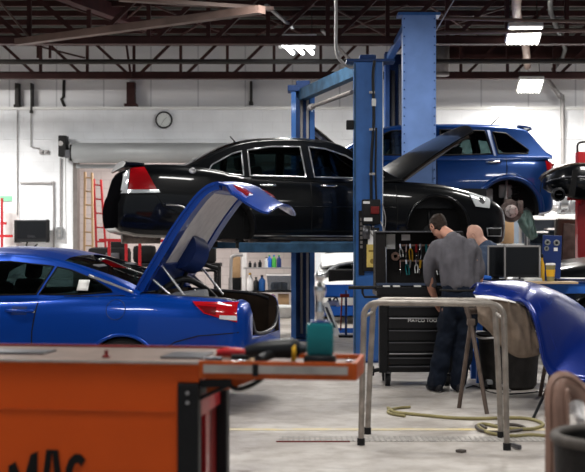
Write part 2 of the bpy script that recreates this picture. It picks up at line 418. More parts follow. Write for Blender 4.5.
# roof trusses
def truss(y, zb, zt, x0, x1, px0, step, sw, label, dark='truss_brown', flip=None):
    t = thing('roof_truss', label, 'roof truss', (0, y, 0), 0, 'steel roof trusses')
    bm = new(); b2(bm, x0, x1, -0.06, 0.06, zb, zb+0.09); b2(bm, x0, x1, -0.004, 0.004, zb-0.01, zb+0.13)
    b2(bm, x0, x1, -0.09, 0.09, zb-0.012, zb); obj('bottom_chord', bm, dark, t)
    bm = new(); b2(bm, x0, x1, -0.07, 0.07, zt-0.09, zt); obj('top_chord', bm, dark, t)
    x = px0
    while x > x0+step: x -= step
    k = 0
    while x < x1:
        bm = new(); bar(bm, (x, 0, zb+0.05), (x, 0, zt-0.05), sw, sw); obj('vertical_web', bm, dark, t)
        if x+step < x1:
            bm = new()
            if flip is not None and x < flip-0.01: bar(bm, (x+0.05, 0, zt-0.05), (x+step-0.08, 0, zb+0.05), sw, sw)
            else: bar(bm, (x+0.08, 0, zb+0.05), (x+step-0.1, 0, zt-0.05), sw, sw)
            obj('diagonal_web', bm, dark, t)
        x += step
    return t
truss(24.0, 4.55, 5.36, -7.9, 7.9, (134-CX)*24/F, 0.90, 0.055, 'dark brown steel roof truss hung just in front of the white back wall', flip=(134-CX)*24/F)
truss(19.5, 4.52, 5.36, -7.9, 7.9, (89-CX)*19.5/F, 0.935, 0.065, 'dark brown steel roof truss crossing the top of the view, nearer than the wall truss', flip=(30-CX)*19.5/F)
# header beam on the wall, right part
bm = new(); b2(bm, 2.6, 8.9, 24.55, 24.75, 5.02, 5.10); b2(bm, 2.6, 8.9, 24.63, 24.67, 5.0, 5.34); b2(bm, 2.6, 8.9, 24.55, 24.75, 5.26, 5.34)
tag(obj('header_beam', bm, 'truss_brown'), 'dark red steel beam along the wall top above the lamps', 'beam')
# purlins
for y, wh in ((24.6, 'closest to the back wall'), (23.1, 'second from the back wall'), (22.2, 'third from the back wall'), (21.3, 'fourth from the back wall'), (20.4, 'just beyond the nearer truss'), (18.6, 'just before the nearer truss'), (17.6, 'nearest of all to the viewer')):
    bm = new(); b2(bm, -8.9, 8.9, y-0.03, y+0.03, 5.27, 5.36)
    tag(obj('roof_purlin', bm, 'truss_brown'), 'thin dark steel purlin under the roof deck, '+wh, 'purlin', 'purlins under the roof deck')
# oblique braces
def brace(p, q, w_, h_, m, label, name='roof_brace', cat='brace', **k):
    bm = new(); bar(bm, p, q, w_, h_); tag(obj(name, bm, m), label, cat, **k)
brace(P(18, 42, 19.3), P(262, 9.5, 16.2), 0.14, 0.10, 'truss_pale_lit', 'long brown beam, painted pale for lamplight, slanting up across the trusses towards the blue lift', 'roof_beam', 'beam')
brace(P(120, -1, 16.0), P(272, 9, 16.8), 0.13, 0.05, 'truss_pale_lit', 'brown beam painted as lit, crossing the top edge above the tube lamp', 'roof_beam', 'beam')
brace(P(60, -8, 18.2), P(150, 26, 23.0), 0.18, 0.22, 'rafter_red', 'broad dark red rafter behind the nearer truss', 'roof_rafter', 'rafter')
brace(P(266, 5, 17.5), P(293, 28, 20.0), 0.05, 0.03, 'conduit', 'narrow pale bar sloping down beside the tube lamp', 'roof_brace')
brace(P(322, 30, 19.8), P(352, 62, 23.0), 0.05, 0.03, 'pipe_grey', 'narrow grey bar sloping above the near lift crossbeam', 'roof_brace')
brace(P(0, 2, 19.3), P(28, 36, 19.4), 0.05, 0.03, 'truss_pale_lit', 'pale thin brace at the upper corner meeting the beam end', 'roof_brace')
brace(P(126, 42, 23.9), P(131, 77, 23.9), 0.05, 0.04, 'truss_brown', 'extra thin strut of the wall truss beside the clock stub', 'roof_brace')
brace(P(22, 42, 23.0), P(85, 58, 23.0), 0.04, 0.03, 'truss_brown', 'thin strut slanting behind the nearer truss above the wall screen', 'roof_brace')
brace(P(38, 38, 21.0), P(38, 58, 21.0), 0.05, 0.04, 'truss_brown', 'short hanging strut near the beam end, first of a pair', 'roof_brace')
brace(P(50, 38, 21.0), P(50, 58, 21.0), 0.05, 0.04, 'truss_brown', 'short hanging strut near the beam end, second of a pair', 'roof_brace')
brace(P(168, 30, 20.5), P(192, 0, 20.5), 0.07, 0.06, 'truss_brown', 'dark diagonal strut above the clock, behind the nearer truss', 'roof_brace')
for i, (x0, x1) in enumerate(((-3.6, -2.35), (-2.2, -1.0), (-0.8, 0.4), (0.6, 1.9), (2.2, 3.6))):
    bm = new(); bar(bm, (x0, 20.0, 5.2), (x1, 23.4, 5.2), 0.025, 0.025); bar(bm, (x1-.04, 20.0, 5.23), (x0+.04, 23.4, 5.23), 0.025, 0.025)
    tag(obj('cross_bracing', bm, 'truss_brown'), 'thin crossed rods under the roof, '+('set over the clock', 'second pair, past the clock', 'middle pair of the row', 'pair above the sedan lift', 'pair above the blue SUV')[i], 'bracing', 'crossed rods under the roof')
# pipes
def pipe(name, label, cat, pts, r, m, k=0, group=None, n=10):
    bm = new(); tube(bm, pts, r, n, k=k); return tag(obj(name, bm, m, smooth=50), label, cat, group)
pipe('sprinkler_pipe', 'dark horizontal pipe running across behind the nearer roof truss', 'pipe', [(-8.9, 22, 4.585), (8.9, 22, 4.60)], 0.045, 'pipe_dark')
pipe('overhead_pipe', 'thin pale pipe crossing level with the brighter panel lamp', 'pipe', [P(433, 33, 18.6), P(600, 30, 18.6)], 0.03, 'truss_pale_lit')
pipe('overhead_pipe', 'thin brown pipe crossing above the brighter panel lamp', 'pipe', [P(433, 18, 18.2), P(600, 22, 18.2)], 0.025, 'truss_pale_lit')
pipe('exhaust_duct', 'tan round duct running under the roof past the two panel lamps', 'duct', [(2.80, 15.4, 4.78), (2.97, 16.4, 4.80), (3.35, 18.6, 4.82), (4.0, 21.4, 4.80), (4.5, 23.85, 4.76)], 0.068, 'duct_tan', k=3)
pipe('cable_run', 'dark bundled cable run beside the tan duct', 'cable', [(3.4, 16.2, 4.82), (3.9, 18.8, 4.88), (4.95, 22.6, 4.90), (5.15, 24.6, 4.8)], 0.04, 'pipe_dark', k=3)
pipe('wall_conduit', 'bent steel conduit coming down the white wall past the blue SUV', 'conduit', [P(543, 74, 24.9), P(551, 84, 24.92), P(560, 97, 24.93), P(562.5, 106, 24.93), P(562.5, 240, 24.93)], 0.045, 'conduit', k=4)
pipe('hanging_cable', 'white cable drooping from the roof to the blue lift top', 'cable', [P(336, -5, 15.2), P(336, 20, 15.2), P(336, 48, 15.15), P(340, 60, 15.1), P(350, 67, 15.05), P(356, 66, 15.0)], 0.02, 'conduit', k=4)
bm = new(); cyl(bm, P(443, 44, 22.5), P(442, 75, 22.5), 0.12, n=20); cyl(bm, P(442, 73, 22.5), P(442, 76, 22.5), 0.13, n=20)
tag(obj('duct_stub', bm, 'pipe_grey'), 'grey round duct stub hanging beside the tall blue column', 'duct')
pipe('drop_rod', 'thin dark rod dropping along the tall blue column to the wall', 'rod', [P(434.5, 24, 22.5), P(434.5, 133, 22.5)], 0.03, 'pipe_dark')
pipe('stay_wire', 'thin wire slanting up from the column top to the roof', 'wire', [P(433, 36, 18.0), P(455, -2, 17.2)], 0.008, 'conduit')
bm = new()
# fixtures on the upper wall
for px, y0, y1, w_, m, lab in ((16.5, 83, 107, 0.07, 'pipe_dark', 'short dark bracket at the upper wall above the wall screen'), (31, 83, 113, 0.03, 'pipe_dark', 'thin dark rod with conduit under it on the upper wall'),
                          (130.5, 82, 106, 0.16, 'truss_brown', 'short brown column stub under the truss near the clock'), (251, 81, 104, 0.05, 'pipe_dark', 'thin dark stub on the upper wall over the black sedan')):
    bm = new(); p = P(px, y0, 24.9); q = P(px, y1, 24.9); b2(bm, p.x-w_/2, p.x+w_/2, 24.9, 25.12, q.z, p.z)
    b2(bm, p.x-w_*0.8, p.x+w_*0.8, 24.88, 25.12, q.z, q.z+0.05)
    tag(obj('wall_bracket', bm, m), lab, 'bracket', 'brackets at the wall top')
bm = new(); tube(bm, [P(64, 80, 25.1), P(63.5, 97, 25.1), P(61.5, 99, 25.1), P(63, 103, 25.1), P(65, 107, 25.1)], 0.03)
tag(obj('hanging_hook', bm, 'pipe_dark'), 'small dark hook hanging below the truss by the wall', 'hook')

# lamps in view
def panel_lamp(px, py, d, wx, wz, label, tilt=0.5):
    c_ = P(px, py, d); t = thing('ceiling_lamp', label, 'ceiling lamp', c_, 0, 'bright panel lamps')
    R = Euler((-tilt, 0, 0)).to_matrix().to_4x4()
    bm = new(); box(bm, (0, 0.0, 0.05), (wx+0.03, 0.40, 0.07), 0.01, R); obj('lamp_housing', bm, 'white_paint', t)
    n = 8
    for k in range(n):
        bm = new(); x = (k-(n-1)/2)*wx/n
        q = R @ Vector((x, -0.18, 0)); q2 = R @ Vector((x, 0.18, 0)); cyl(bm, q, q2, wx/n*0.36, n=8); obj('lamp_tube', bm, 'lamp_glow', t)
    bm = new()
    for s in (-1, 1): tube(bm, [(s*wx*0.45, 0.05, 0.08), (s*wx*0.4, 0.05, 0.55)], 0.008, 6)
    obj('lamp_hanger', bm, 'pipe_dark', t)
    return t
panel_lamp(524, 36, 19.0, 0.50, 0.2, 'brighter, larger white panel lamp hanging over the blue SUV', 0.55)
panel_lamp(530, 86.5, 23.6, 0.44, 0.2, 'smaller white panel lamp hung low against the white back wall', 0.5)
t = thing('ceiling_lamp', 'three-tube strip lamp tilted under the roof beside the near lift', 'ceiling lamp', P(297, 47, 21.0))
for k in range(3):
    bm = new(); x = (k-1)*0.17; cyl(bm, (x-0.12, -0.55, 0.02), (x+0.10, 0.55, -0.02), 0.035, n=10); obj('lamp_tube', bm, 'tube_glow', t)
bm = new(); b2(bm, -0.32, 0.32, -0.6, 0.6, 0.06, 0.12, 0.01); obj('lamp_housing', bm, 'white_paint', t)
bm = new()
for s in (-1, 1): tube(bm, [(s*0.25, 0, 0.1), (s*0.25, 0, 0.58)], 0.008, 6)
obj('lamp_hanger', bm, 'pipe_dark', t)
# the other lamps (same kind, above the picture), reflected in the paint; last row added to light the wall
for x, y in LAMPS:
    t = thing('ceiling_lamp', 'long white tube lamp above the work bays, %s row, %s' % ({4.5: 'first', 10.0: 'second', 15.5: 'third', 15.6: 'third'}.get(y, 'last'), 'over the coupe side' if x < -1 else ('over the middle aisle' if x < 2 else 'over the workbench side')), 'ceiling lamp', (x, y, 4.78), 0, 'tube lamps over the bays')
    bm = new(); b2(bm, -0.7, 0.7, -0.25, 0.25, 0.03, 0.1, 0.01); obj('lamp_housing', bm, 'white_paint', t)
    for s in (-0.13, 0, 0.13):
        bm = new(); cyl(bm, (-0.66, s, 0), (0.66, s, 0), 0.02, n=8); obj('lamp_tube', bm, 'tube_glow', t)
    bm = new()
    for s in (-1, 1): tube(bm, [(s*0.6, 0, 0.08), (s*0.6, 0, 0.6)], 0.008, 6)
    obj('lamp_hanger', bm, 'pipe_dark', t)

# clock
t = thing('wall_clock', 'round wall clock with dark rim and pale face', 'clock', P(164, 120, 24.96))
bm = new(); lathe(bm, [(0.14, 0.0), (0.17, 0.0), (0.175, -0.02), (0.17, -0.05), (0.145, -0.055), (0.14, -0.03)], n=36, axis='y'); obj('clock_rim', bm, 'black_plastic', t, smooth=40)
bm = new(); lathe(bm, [(0.145, -0.02), (0.145, -0.036)], n=36, axis='y'); obj('clock_face', bm, 'clock_face', t)
for k in range(12):
    bm = new(); a = k*PI/6; bar(bm, (0.115*math.sin(a), -0.039, 0.115*math.cos(a)), (0.135*math.sin(a), -0.039, 0.135*math.cos(a)), 0.008, 0.004); obj('hour_mark', bm, 'seal', t)
for a, l in ((0.9, 0.075), (3.6, 0.11)):
    bm = new(); bar(bm, (0, -0.041, 0), (l*math.sin(a), -0.041, l*math.cos(a)), 0.01, 0.004); obj('clock_hand', bm, 'seal', t)

# roller door: drum, hood, motor
t = thing('roller_door', 'rolled-up grey roller door drum above the storeroom opening', 'roller door', (-2.66, 24.72, 3.16))
bm = new(); cyl(bm, (-1.70, 0, 0), (2.85, 0, 0), 0.20, n=32); obj('door_drum', bm, 'door_grey', t)
bm = new()
for s in (-1.72, 2.87): b2(bm, s-0.02, s+0.02, -0.16, 0.27, -0.16, 0.16)
obj('end_bracket', bm, 'black_metal', t)
bm = new(); b2(bm, -1.66, 2.7, 0.1, 0.16, -0.30, -0.22, 0.01); obj('bottom_bar', bm, 'door_grey', t)
t = thing('door_motor', 'dark geared motor box at the end of the roller door drum', 'motor', P(63.5, 148, 24.7))
bm = new(); box(bm, (0, 0, 0.03), (0.16, 0.3, 0.42), 0.02); obj('motor_body', bm, 'black_metal', t)
bm = new(); box(bm, (0.10, -0.05, -0.12), (0.12, 0.2, 0.16), 0.02); obj('gear_box', bm, 'gun_metal', t)
bm = new(); cyl(bm, (-0.03, -0.16, 0.08), (-0.03, -0.05, 0.08), 0.05, n=14); obj('motor_cap', bm, 'conduit', t)
pipe('pull_chain', 'thin hanging chain loop below the door motor', 'chain', [P(63, 158, 24.75), P(62.5, 200, 24.75), P(62, 228, 24.75)], 0.008, 'conduit', n=6)
pipe('pull_chain', 'second thin chain beside the conduit below the door motor', 'chain', [P(65.5, 154, 24.75), P(65.8, 200, 24.75), P(66.5, 244, 24.75)], 0.008, 'conduit', n=6)

# conduits left wall part
pipe('wall_conduit', 'thin conduit with a rounded corner above the wall screen', 'conduit', [P(20, 183, 24.96), P(50, 183.3, 24.96), P(53.5, 187, 24.96), P(53.7, 250, 24.96)], 0.018, 'conduit', k=3)
pipe('wall_conduit', 'thin straight conduit dropping from the upper bracket on the wall', 'conduit', [P(17.3, 108, 24.96), P(17.3, 215, 24.96)], 0.012, 'conduit')
pipe('wall_conduit', 'thin grey conduit from the rod bending at the small wall sockets', 'conduit', [P(31, 113, 24.96), P(31, 147, 24.96), P(40, 148.5, 24.96)], 0.012, 'conduit')
for dx in (41.5, 46.5):
    bm = new(); p = P(dx, 152, 24.97); b2(bm, p.x-0.04, p.x+0.04, 24.93, 25.0, p.z-0.04, p.z+0.04, 0.01); cyl(bm, (p.x, 24.93, p.z), (p.x, 24.90, p.z), 0.02, n=10)
    tag(obj('wall_socket', bm, 'conduit'), 'small round socket on the wall left of the door motor, ' + ('nearer the conduit' if dx < 45 else 'farther from the conduit'), 'socket')
pipe('wall_conduit', 'vertical conduit running down into the grey switch box', 'conduit', [P(60.5, 158, 24.96), P(60.5, 230, 24.96)], 0.016, 'conduit')
t = thing('switch_box', 'grey switch box on the white wall beside the door jamb', 'switch box', P(60, 233, 24.94))
bm = new(); box(bm, (0, 0, 0), (0.12, 0.08, 0.24), 0.012); obj('box_body', bm, 'grey_paint', t)
bm = new(); box(bm, (0, -0.05, 0.04), (0.04, 0.02, 0.05), 0.004); obj('switch', bm, 'conduit', t)
bm = new(); box(bm, (0, -0.05, -0.05), (0.04, 0.02, 0.05), 0.004); obj('switch', bm, 'conduit', t)

# wall screen
t = thing('wall_screen', 'black wall-mounted screen on the white wall behind the blue coupe', 'screen', P(32, 231, 24.75))
bm = new(); box(bm, (0, 0, 0), (0.70, 0.07, 0.44), 0.015); obj('screen_casing', bm, 'black_plastic', t)
bm = new(); box(bm, (0.0, -0.04, 0.02), (0.62, 0.01, 0.34)); obj('screen_panel', bm, 'screen_black', t)
bm = new(); box(bm, (0.31, -0.01, 0), (0.05, 0.08, 0.46), 0.01); box(bm, (-0.31, -0.01, 0), (0.05, 0.08, 0.42), 0.01); obj('side_grip', bm, 'black_metal', t)
bm = new(); box(bm, (0, 0.14, 0), (0.2, 0.2, 0.12), 0.01); obj('wall_mount', bm, 'black_metal', t)
bm = new(); tube(bm, [(-0.1, 0.03, -0.22), (-0.12, 0.05, -0.3), (0.0, 0.06, -0.33), (0.1, 0.05, -0.26)], 0.015, k=4); obj('cable', bm, 'seal', t)
text('brand_mark', 'DELL', 0.07, 'gun_metal', t, (0, -0.048, -0.13))
bm = new(); p = P(18, 233, 24.9); b2(bm, p.x-0.07, p.x+0.05, 24.86, 25.0, p.z-0.2, p.z+0.2, 0.01); tag(obj('wall_box', bm, 'gun_metal'), 'narrow dark box touching the side of the wall screen', 'box')
# posters and notices on the wall
for (px0, y0, px1, y1, m, lab) in ((0, 196, 12, 201, 'paper_green', 'pale green notice strip on the wall above the papers'), (0, 202, 5, 212, 'paper', 'small white notice under the green strip'),
                                  (5, 202, 19, 262, 'trim_white', 'tall pale poster of faded pictures beside the wall screen')):
    p = P(px0, y0, 24.98); q = P(px1, y1, 24.98); bm = new(); b2(bm, p.x, q.x, 24.975, 24.998, q.z, p.z)
    tag(obj('wall_notice', bm, m), lab, 'notice')
t = thing('tool_rack', 'red metal rack standing against the wall at the far edge', 'rack', P(1, 236, 24.6))
for s in (-0.03, 0.07):
    bm = new(); box(bm, (s-0.05, 0, -0.25), (0.04, 0.06, 2.5-0.5)); obj('upright', bm, 'red_paint', t)
for z in (0.0, -0.35, 0.25):
    bm = new(); box(bm, (0.05, 0, z), (0.36 if z == 0 else 0.12, 0.05, 0.05)); obj('rail', bm, 'red_paint', t)

# trench drain
t = thing('trench_drain', 'long pale steel grating strip set in the floor', 'floor drain', (0, 9.25, 0))
mat('grate_bar', (0.36, 0.34, 0.32), 0.6, 0.2); mat('grate', (0.50, 0.47, 0.44), 0.5, 0.3, var=0.4, vscale=9)
bm = new(); b2(bm, -0.1, 2.4, -0.12, 0.12, 0.0005, 0.004); obj('channel', bm, 'grate', t)
bm = new()
for k in range(62): b2(bm, -0.08+k*0.04, -0.066+k*0.04, -0.10, 0.10, 0.004, 0.007)
obj('grating_bars', bm, 'grate_bar', t)
bm = new(); b2(bm, -0.12, 0.42, -0.135, -0.118, 0.0005, 0.008); obj('edge_angle', bm, 'dark_red', t)
# ============================================================ cars
def cut_region(bm, planes, pred):
    """split bm along planes [(co, no)], move the faces inside all of them (and pred) to a new bmesh"""
    for co, no in planes:
        fs = [f for f in bm.faces if pred(f)]
        g = list({v for f in fs for v in f.verts})+list({e for f in fs for e in f.edges})+fs
        bmesh.ops.bisect_plane(bm, geom=g, plane_co=co, plane_no=no, dist=1e-5)
    sel = [f for f in bm.faces if pred(f) and all((f.calc_center_median()-Vector(co)).dot(Vector(no)) < 0 for co, no in planes)]
    out = new(); vm = {}
    for f in sel:
        vs = []
        for v in f.verts:
            if v not in vm: vm[v] = out.verts.new(v.co)
            vs.append(vm[v])
        try: nf = out.faces.new(vs); nf.smooth = True; nf.material_index = f.material_index
        except ValueError: pass
    bmesh.ops.delete(bm, geom=sel, context='FACES')
    return out
def poly_planes(poly, axes='xz'):
    """convex polygon, returns outward planes"""
    n = len(poly); c = sum((Vector(p) for p in poly), Vector((0, 0)))/n; out = []
    for i in range(n):
        a = Vector(poly[i]); b_ = Vector(poly[(i+1) % n]); e = b_-a; nn = Vector((e.y, -e.x))
        if nn.dot(a-c) < 0: nn = -nn
        if axes == 'xz': out.append(((a.x, 0, a.y), (nn.x, 0, nn.y)))
        else: out.append(((a.x, a.y, 0), (nn.x, nn.y, 0)))
    return out
SEC = [(0, 0), (.5, 0), (.86, .0), (.945, .035), (.97, .10), (.985, .2), (.995, .32), (1.0, .45), (1.0, .55), (.992, .64), (.985, .70), (.975, .78), (.958, .86), (.935, .92), (.90, .96), (.84, .985), (.7, .997), (.45, 1.0), (.2, 1.0), (0, 1.0)]
def body_loft(keys, nst=110):
    """keys: (x, zbottom, ztop, halfwidth, crown)"""
    x0, x1 = min(k[0] for k in keys), max(k[0] for k in keys)
    xs = [x0+(x1-x0)*(0.5-0.5*math.cos(PI*i/(nst-1)))*0.35+(x1-x0)*0.65*i/(nst-1) for i in range(nst)]
    vals = herm(keys, xs); bm = new(); R = []
    for x, (zb, zt, hw, cr) in zip(xs, vals):
        row = []
        full = [(a, z) for a, z in SEC] + [(-a, z) for a, z in SEC[-2:0:-1]]
        for a, t in full:
            z = zb+(zt-zb)*t
            if t > 0.9: z += cr*(1-a*a)*((t-0.9)/0.1)
            row.append(bm.verts.new((x, a*hw, z)))
        R.append(row)
    n = len(R[0])
    for A, B in zip(R, R[1:]):
        for i in range(n):
            f = bm.faces.new((A[i], B[i], B[(i+1) % n], A[(i+1) % n])); f.smooth = True
    for q in (R[0], R[-1][::-1]): bm.faces.new(q)
    bmesh.ops.recalc_face_normals(bm, faces=bm.faces)
    return bm
def house_loft(keys, belt, H, wb, wt, nst=90, rnd=0.05):
    """greenhouse: keys (x, ztop, width factor)"""
    x0, x1 = min(k[0] for k in keys), max(k[0] for k in keys)
    xs = [x0+(x1-x0)*i/(nst-1) for i in range(nst)]; vals = herm(keys, xs); bm = new(); R = []
    for x, (zt, wf) in zip(xs, vals):
        half = []; hh = max(zt-belt, 0.004); rd = min(rnd, hh*0.5)
        def sy(z): return (wb-(wb-wt)*max(0, (z-belt))/(H-belt))*wf
        for t in (-0.05/hh, 0, .25, .5, .75, 1.0):
            z = belt+t*(hh-rd); half.append((sy(z), z))
        ys = sy(belt+hh-rd)
        for a in (0.35, 0.7, 1.1, 1.57):
            half.append((ys-rd*1.3*(1-math.cos(a)), belt+hh-rd+rd*math.sin(a)*0.75))
        yt = half[-1][0]; zt0 = half[-1][1]
        for q in (0.85, 0.65, 0.4, 0.2, 0): half.append((yt*q, zt0+0.25*rd+min(0.03, hh*0.08)*(1-q*q)))
        row = [bm.verts.new((x, y, z)) for y, z in half]+[bm.verts.new((x, -y, z)) for y, z in half[-2::-1]]
        R.append(row)
    for A, B in zip(R, R[1:]):
        for i in range(len(A)-1):
            f = bm.faces.new((A[i], A[i+1], B[i+1], B[i])); f.smooth = True
    bmesh.ops.recalc_face_normals(bm, faces=bm.faces)
    if sum(f.normal.z for f in bm.faces) < 0: bmesh.ops.reverse_faces(bm, faces=bm.faces)
    return bm
def boolean(bm, cutters, mats):
    me = bpy.data.meshes.new('a'); bm.to_mesh(me); bm.free(); me.materials.append(M[mats[0]]); me.materials.append(M[mats[1]])
    o = bpy.data.objects.new('a', me); COL.objects.link(o); tmp = [o]
    for cb in cutters:
        mc = bpy.data.meshes.new('c'); cb.to_mesh(mc); cb.free(); mc.materials.append(M[mats[1]])
        co = bpy.data.objects.new('c', mc); COL.objects.link(co); tmp.append(co)
        md = o.modifiers.new('b', 'BOOLEAN'); md.object = co; md.operation = 'DIFFERENCE'; md.solver = 'EXACT'; md.material_mode = 'TRANSFER'
    dg = bpy.context.evaluated_depsgraph_get(); dg.update()
    me2 = bpy.data.meshes.new_from_object(o.evaluated_get(dg)); names = [x.name if x else '' for x in me2.materials]
    out = new(); out.from_mesh(me2)
    for f in out.faces:
        nm = names[f.material_index] if f.material_index < len(names) else ''
        f.material_index = 1 if nm.startswith(mats[1]) else 0
        f.smooth = f.material_index == 0
    for t in tmp: bpy.data.objects.remove(t)
    return out
class Surf:
    def __init__(s, bm): s.t = BVHTree.FromBMesh(bm)
    def y(s, x, z, side=-1, off=0.0):
        h = s.t.ray_cast(Vector((x, side*3, z)), Vector((0, -side, 0)))
        return (h[0].y if h[0] else side*0.85)+side*off
def seam(name, S, pts, side, parent, r=0.005, m='seal', off=0.0, closed=False, k=0, n=6):
    if k: pts = [(v.x, v.z) for v in catmull([(p[0], 0, p[1]) for p in pts], k)]
    fine = []
    for i in range(len(pts)-(0 if closed else 1)):
        a, b_ = pts[i], pts[(i+1) % len(pts)]; c_ = max(1, int(math.hypot(a[0]-b_[0], a[1]-b_[1])/0.05))
        fine += [(a[0]+(b_[0]-a[0])*j/c_, a[1]+(b_[1]-a[1])*j/c_) for j in range(c_)]
    if not closed: fine.append(pts[-1])
    bm = new(); tube(bm, [(x, S.y(x, z, side, off), z) for x, z in fine], r, n, closed=closed)
    return obj(name, bm, m, parent, smooth=60)
def panel_on(S, poly, side, th=0.012, off=0.004, nx=12, nz=8):
    """patch following the car side: poly = 4 corners (x,z) TL, TR, BR, BL"""
    tl, tr, br, bl = [Vector(p) for p in poly]; g = []
    for i in range(nx+1):
        u = i/nx; t = tl.lerp(tr, u); q = bl.lerp(br, u); row = []
        for j in range(nz+1):
            p = t.lerp(q, j/nz); row.append((p.x, S.y(p.x, p.y, side, off), p.y))
        g.append(row)
    bm = new(); sheet(bm, g, th); return bm
def wheel(parent, x, y, r, side, tyre_w=0.21, name='wheel', spokes=7):
    hub = bpy.data.objects.new(name, None); COL.objects.link(hub); hub.parent = parent; hub.location = (x, y, r)
    s = side; bm = new()
    lathe(bm, [(r*0.66, -tyre_w/2), (r*0.9, -tyre_w/2), (r*0.985, -tyre_w*0.36), (r, -tyre_w*0.2), (r, tyre_w*0.2), (r*0.985, tyre_w*0.36), (r*0.9, tyre_w/2), (r*0.66, tyre_w/2)], n=40, axis='y')
    obj('tyre', bm, 'rubber', hub, smooth=40)
    bm = new(); lathe(bm, [(r*0.68, s*tyre_w*0.42), (r*0.64, s*tyre_w*0.42), (r*0.60, s*tyre_w*0.2), (r*0.58, -s*tyre_w*0.4)], n=40, axis='y')
    for k in range(spokes):
        a = 2*PI*k/spokes; bar(bm, (0.03*math.cos(a), s*tyre_w*0.36, 0.03*math.sin(a)), (r*0.62*math.cos(a), s*tyre_w*0.34, r*0.62*math.sin(a)), 0.045, 0.03)
    cyl(bm, (0, s*tyre_w*0.1, 0), (0, s*tyre_w*0.42, 0), 0.06, n=18); obj('rim', bm, 'alloy', hub, smooth=30)
def seats(parent, rows, belt, m='seat_cloth', hw=0.38):
    for (x, ) in rows:
        for s in (-1, 1):
            t = bpy.data.objects.new('seat', None); COL.objects.link(t); t.parent = parent; t.location = (x, s*hw, belt)
            bm = new(); box(bm, (-0.02, 0, -0.05), (0.16, 0.46, 0.34), 0.05, (0, -0.25, 0)); obj('seat_back', bm, m, t, smooth=40)
            bm = new(); box(bm, (-0.08, 0, 0.20), (0.09, 0.26, 0.16), 0.04, (0, -0.2, 0)); obj('headrest', bm, m, t, smooth=40)
def cyl_cutter(x, z, r, y0, y1, n=48):
    bm = new(); cyl(bm, (x, y0, z), (x, y1, z), r, n=n); bmesh.ops.recalc_face_normals(bm, faces=bm.faces); return bm
def arch_lip(S, x, z, r, side, parent, a0, a1, m, rr=0.014):
    pts = [(x+r*math.cos(a0+(a1-a0)*i/24), z+r*math.sin(a0+(a1-a0)*i/24)) for i in range(25)]
    bm = new(); tube(bm, [(px, S.y(x+(px-x)*1.03, z+(pz-z)*1.03, side, -0.004), pz) for px, pz in pts], rr, 8)
    return obj('arch_lip', bm, m, parent, smooth=60)

def lateral(f, c=0.45): return abs(f.normal.y) > c

# ---------------------------------------------------------------- black sedan on the lift
A = math.atan2(0.238, 0.97)
sed = thing('lifted_sedan', 'black four-door sedan raised on the blue two-post lift, bonnet up', 'car', (0.15, 16.4, 1.27), A)
keys = [(-2.58, .42, .60, .60, 0), (-2.565, .36, .68, .70, 0), (-2.52, .31, .76, .78, 0), (-2.47, .28, .93, .815, .0), (-2.42, .27, 1.04, .83, .005), (-2.3, .24, 1.10, .86, .015), (-2.0, .22, 1.115, .90, .02), (-1.5, .21, 1.09, .92, .02),
        (-.8, .20, .99, .925, .0), (0, .19, .965, .925, 0), (.7, .19, .955, .925, .0), (1.1, .19, .935, .925, .02), (1.6, .20, .90, .915, .03), (2.0, .15, .82, .895, .04),
        (2.25, .12, .75, .86, .04), (2.46, .13, .66, .77, .03), (2.56, .18, .59, .66, .02), (2.61, .26, .52, .54, 0)]
bm = body_loft(keys)
fx, rx, rz_, rr = 1.54, -1.27, .335, .425
bm = boolean(bm, [cyl_cutter(fx, rz_, rr, -1.2, -.60), cyl_cutter(fx, rz_, rr, 1.2, .60), cyl_cutter(rx, rz_, rr-.01, -1.2, -.62), cyl_cutter(rx, rz_, rr-.01, 1.2, .62)], ('black_paint', 'liner'))
S = Surf(bm)
doors = {}
for side in (-1, 1):
    pr = lambda f, s=side: f.normal.y*s > 0.35 and f.material_index == 0
    for nm, x0, x1 in (('rear_door', -.93, -.14), ('front_door', -.13, .98)):
        db = cut_region(bm, poly_planes([(x0, .30), (x1, .30), (x1, .93 if nm == 'front_door' else .95), (x0+(.05 if nm == 'rear_door' else 0), .955)]), pr)
        doors[(nm, side)] = obj(nm, db, ['black_paint', 'liner'], sed, smooth=180, recalc=False)
for f in bm.faces:
    if f.normal.x < -.75 and f.material_index == 0: f.material_index = 2  # rear faces get a matte black that suppresses the bright wall reflection
body = obj('body', bm, ['black_paint', 'liner', 'black_unreflecting'], sed, recalc=False); body.data.set_sharp_from_angle(angle=math.radians(35))
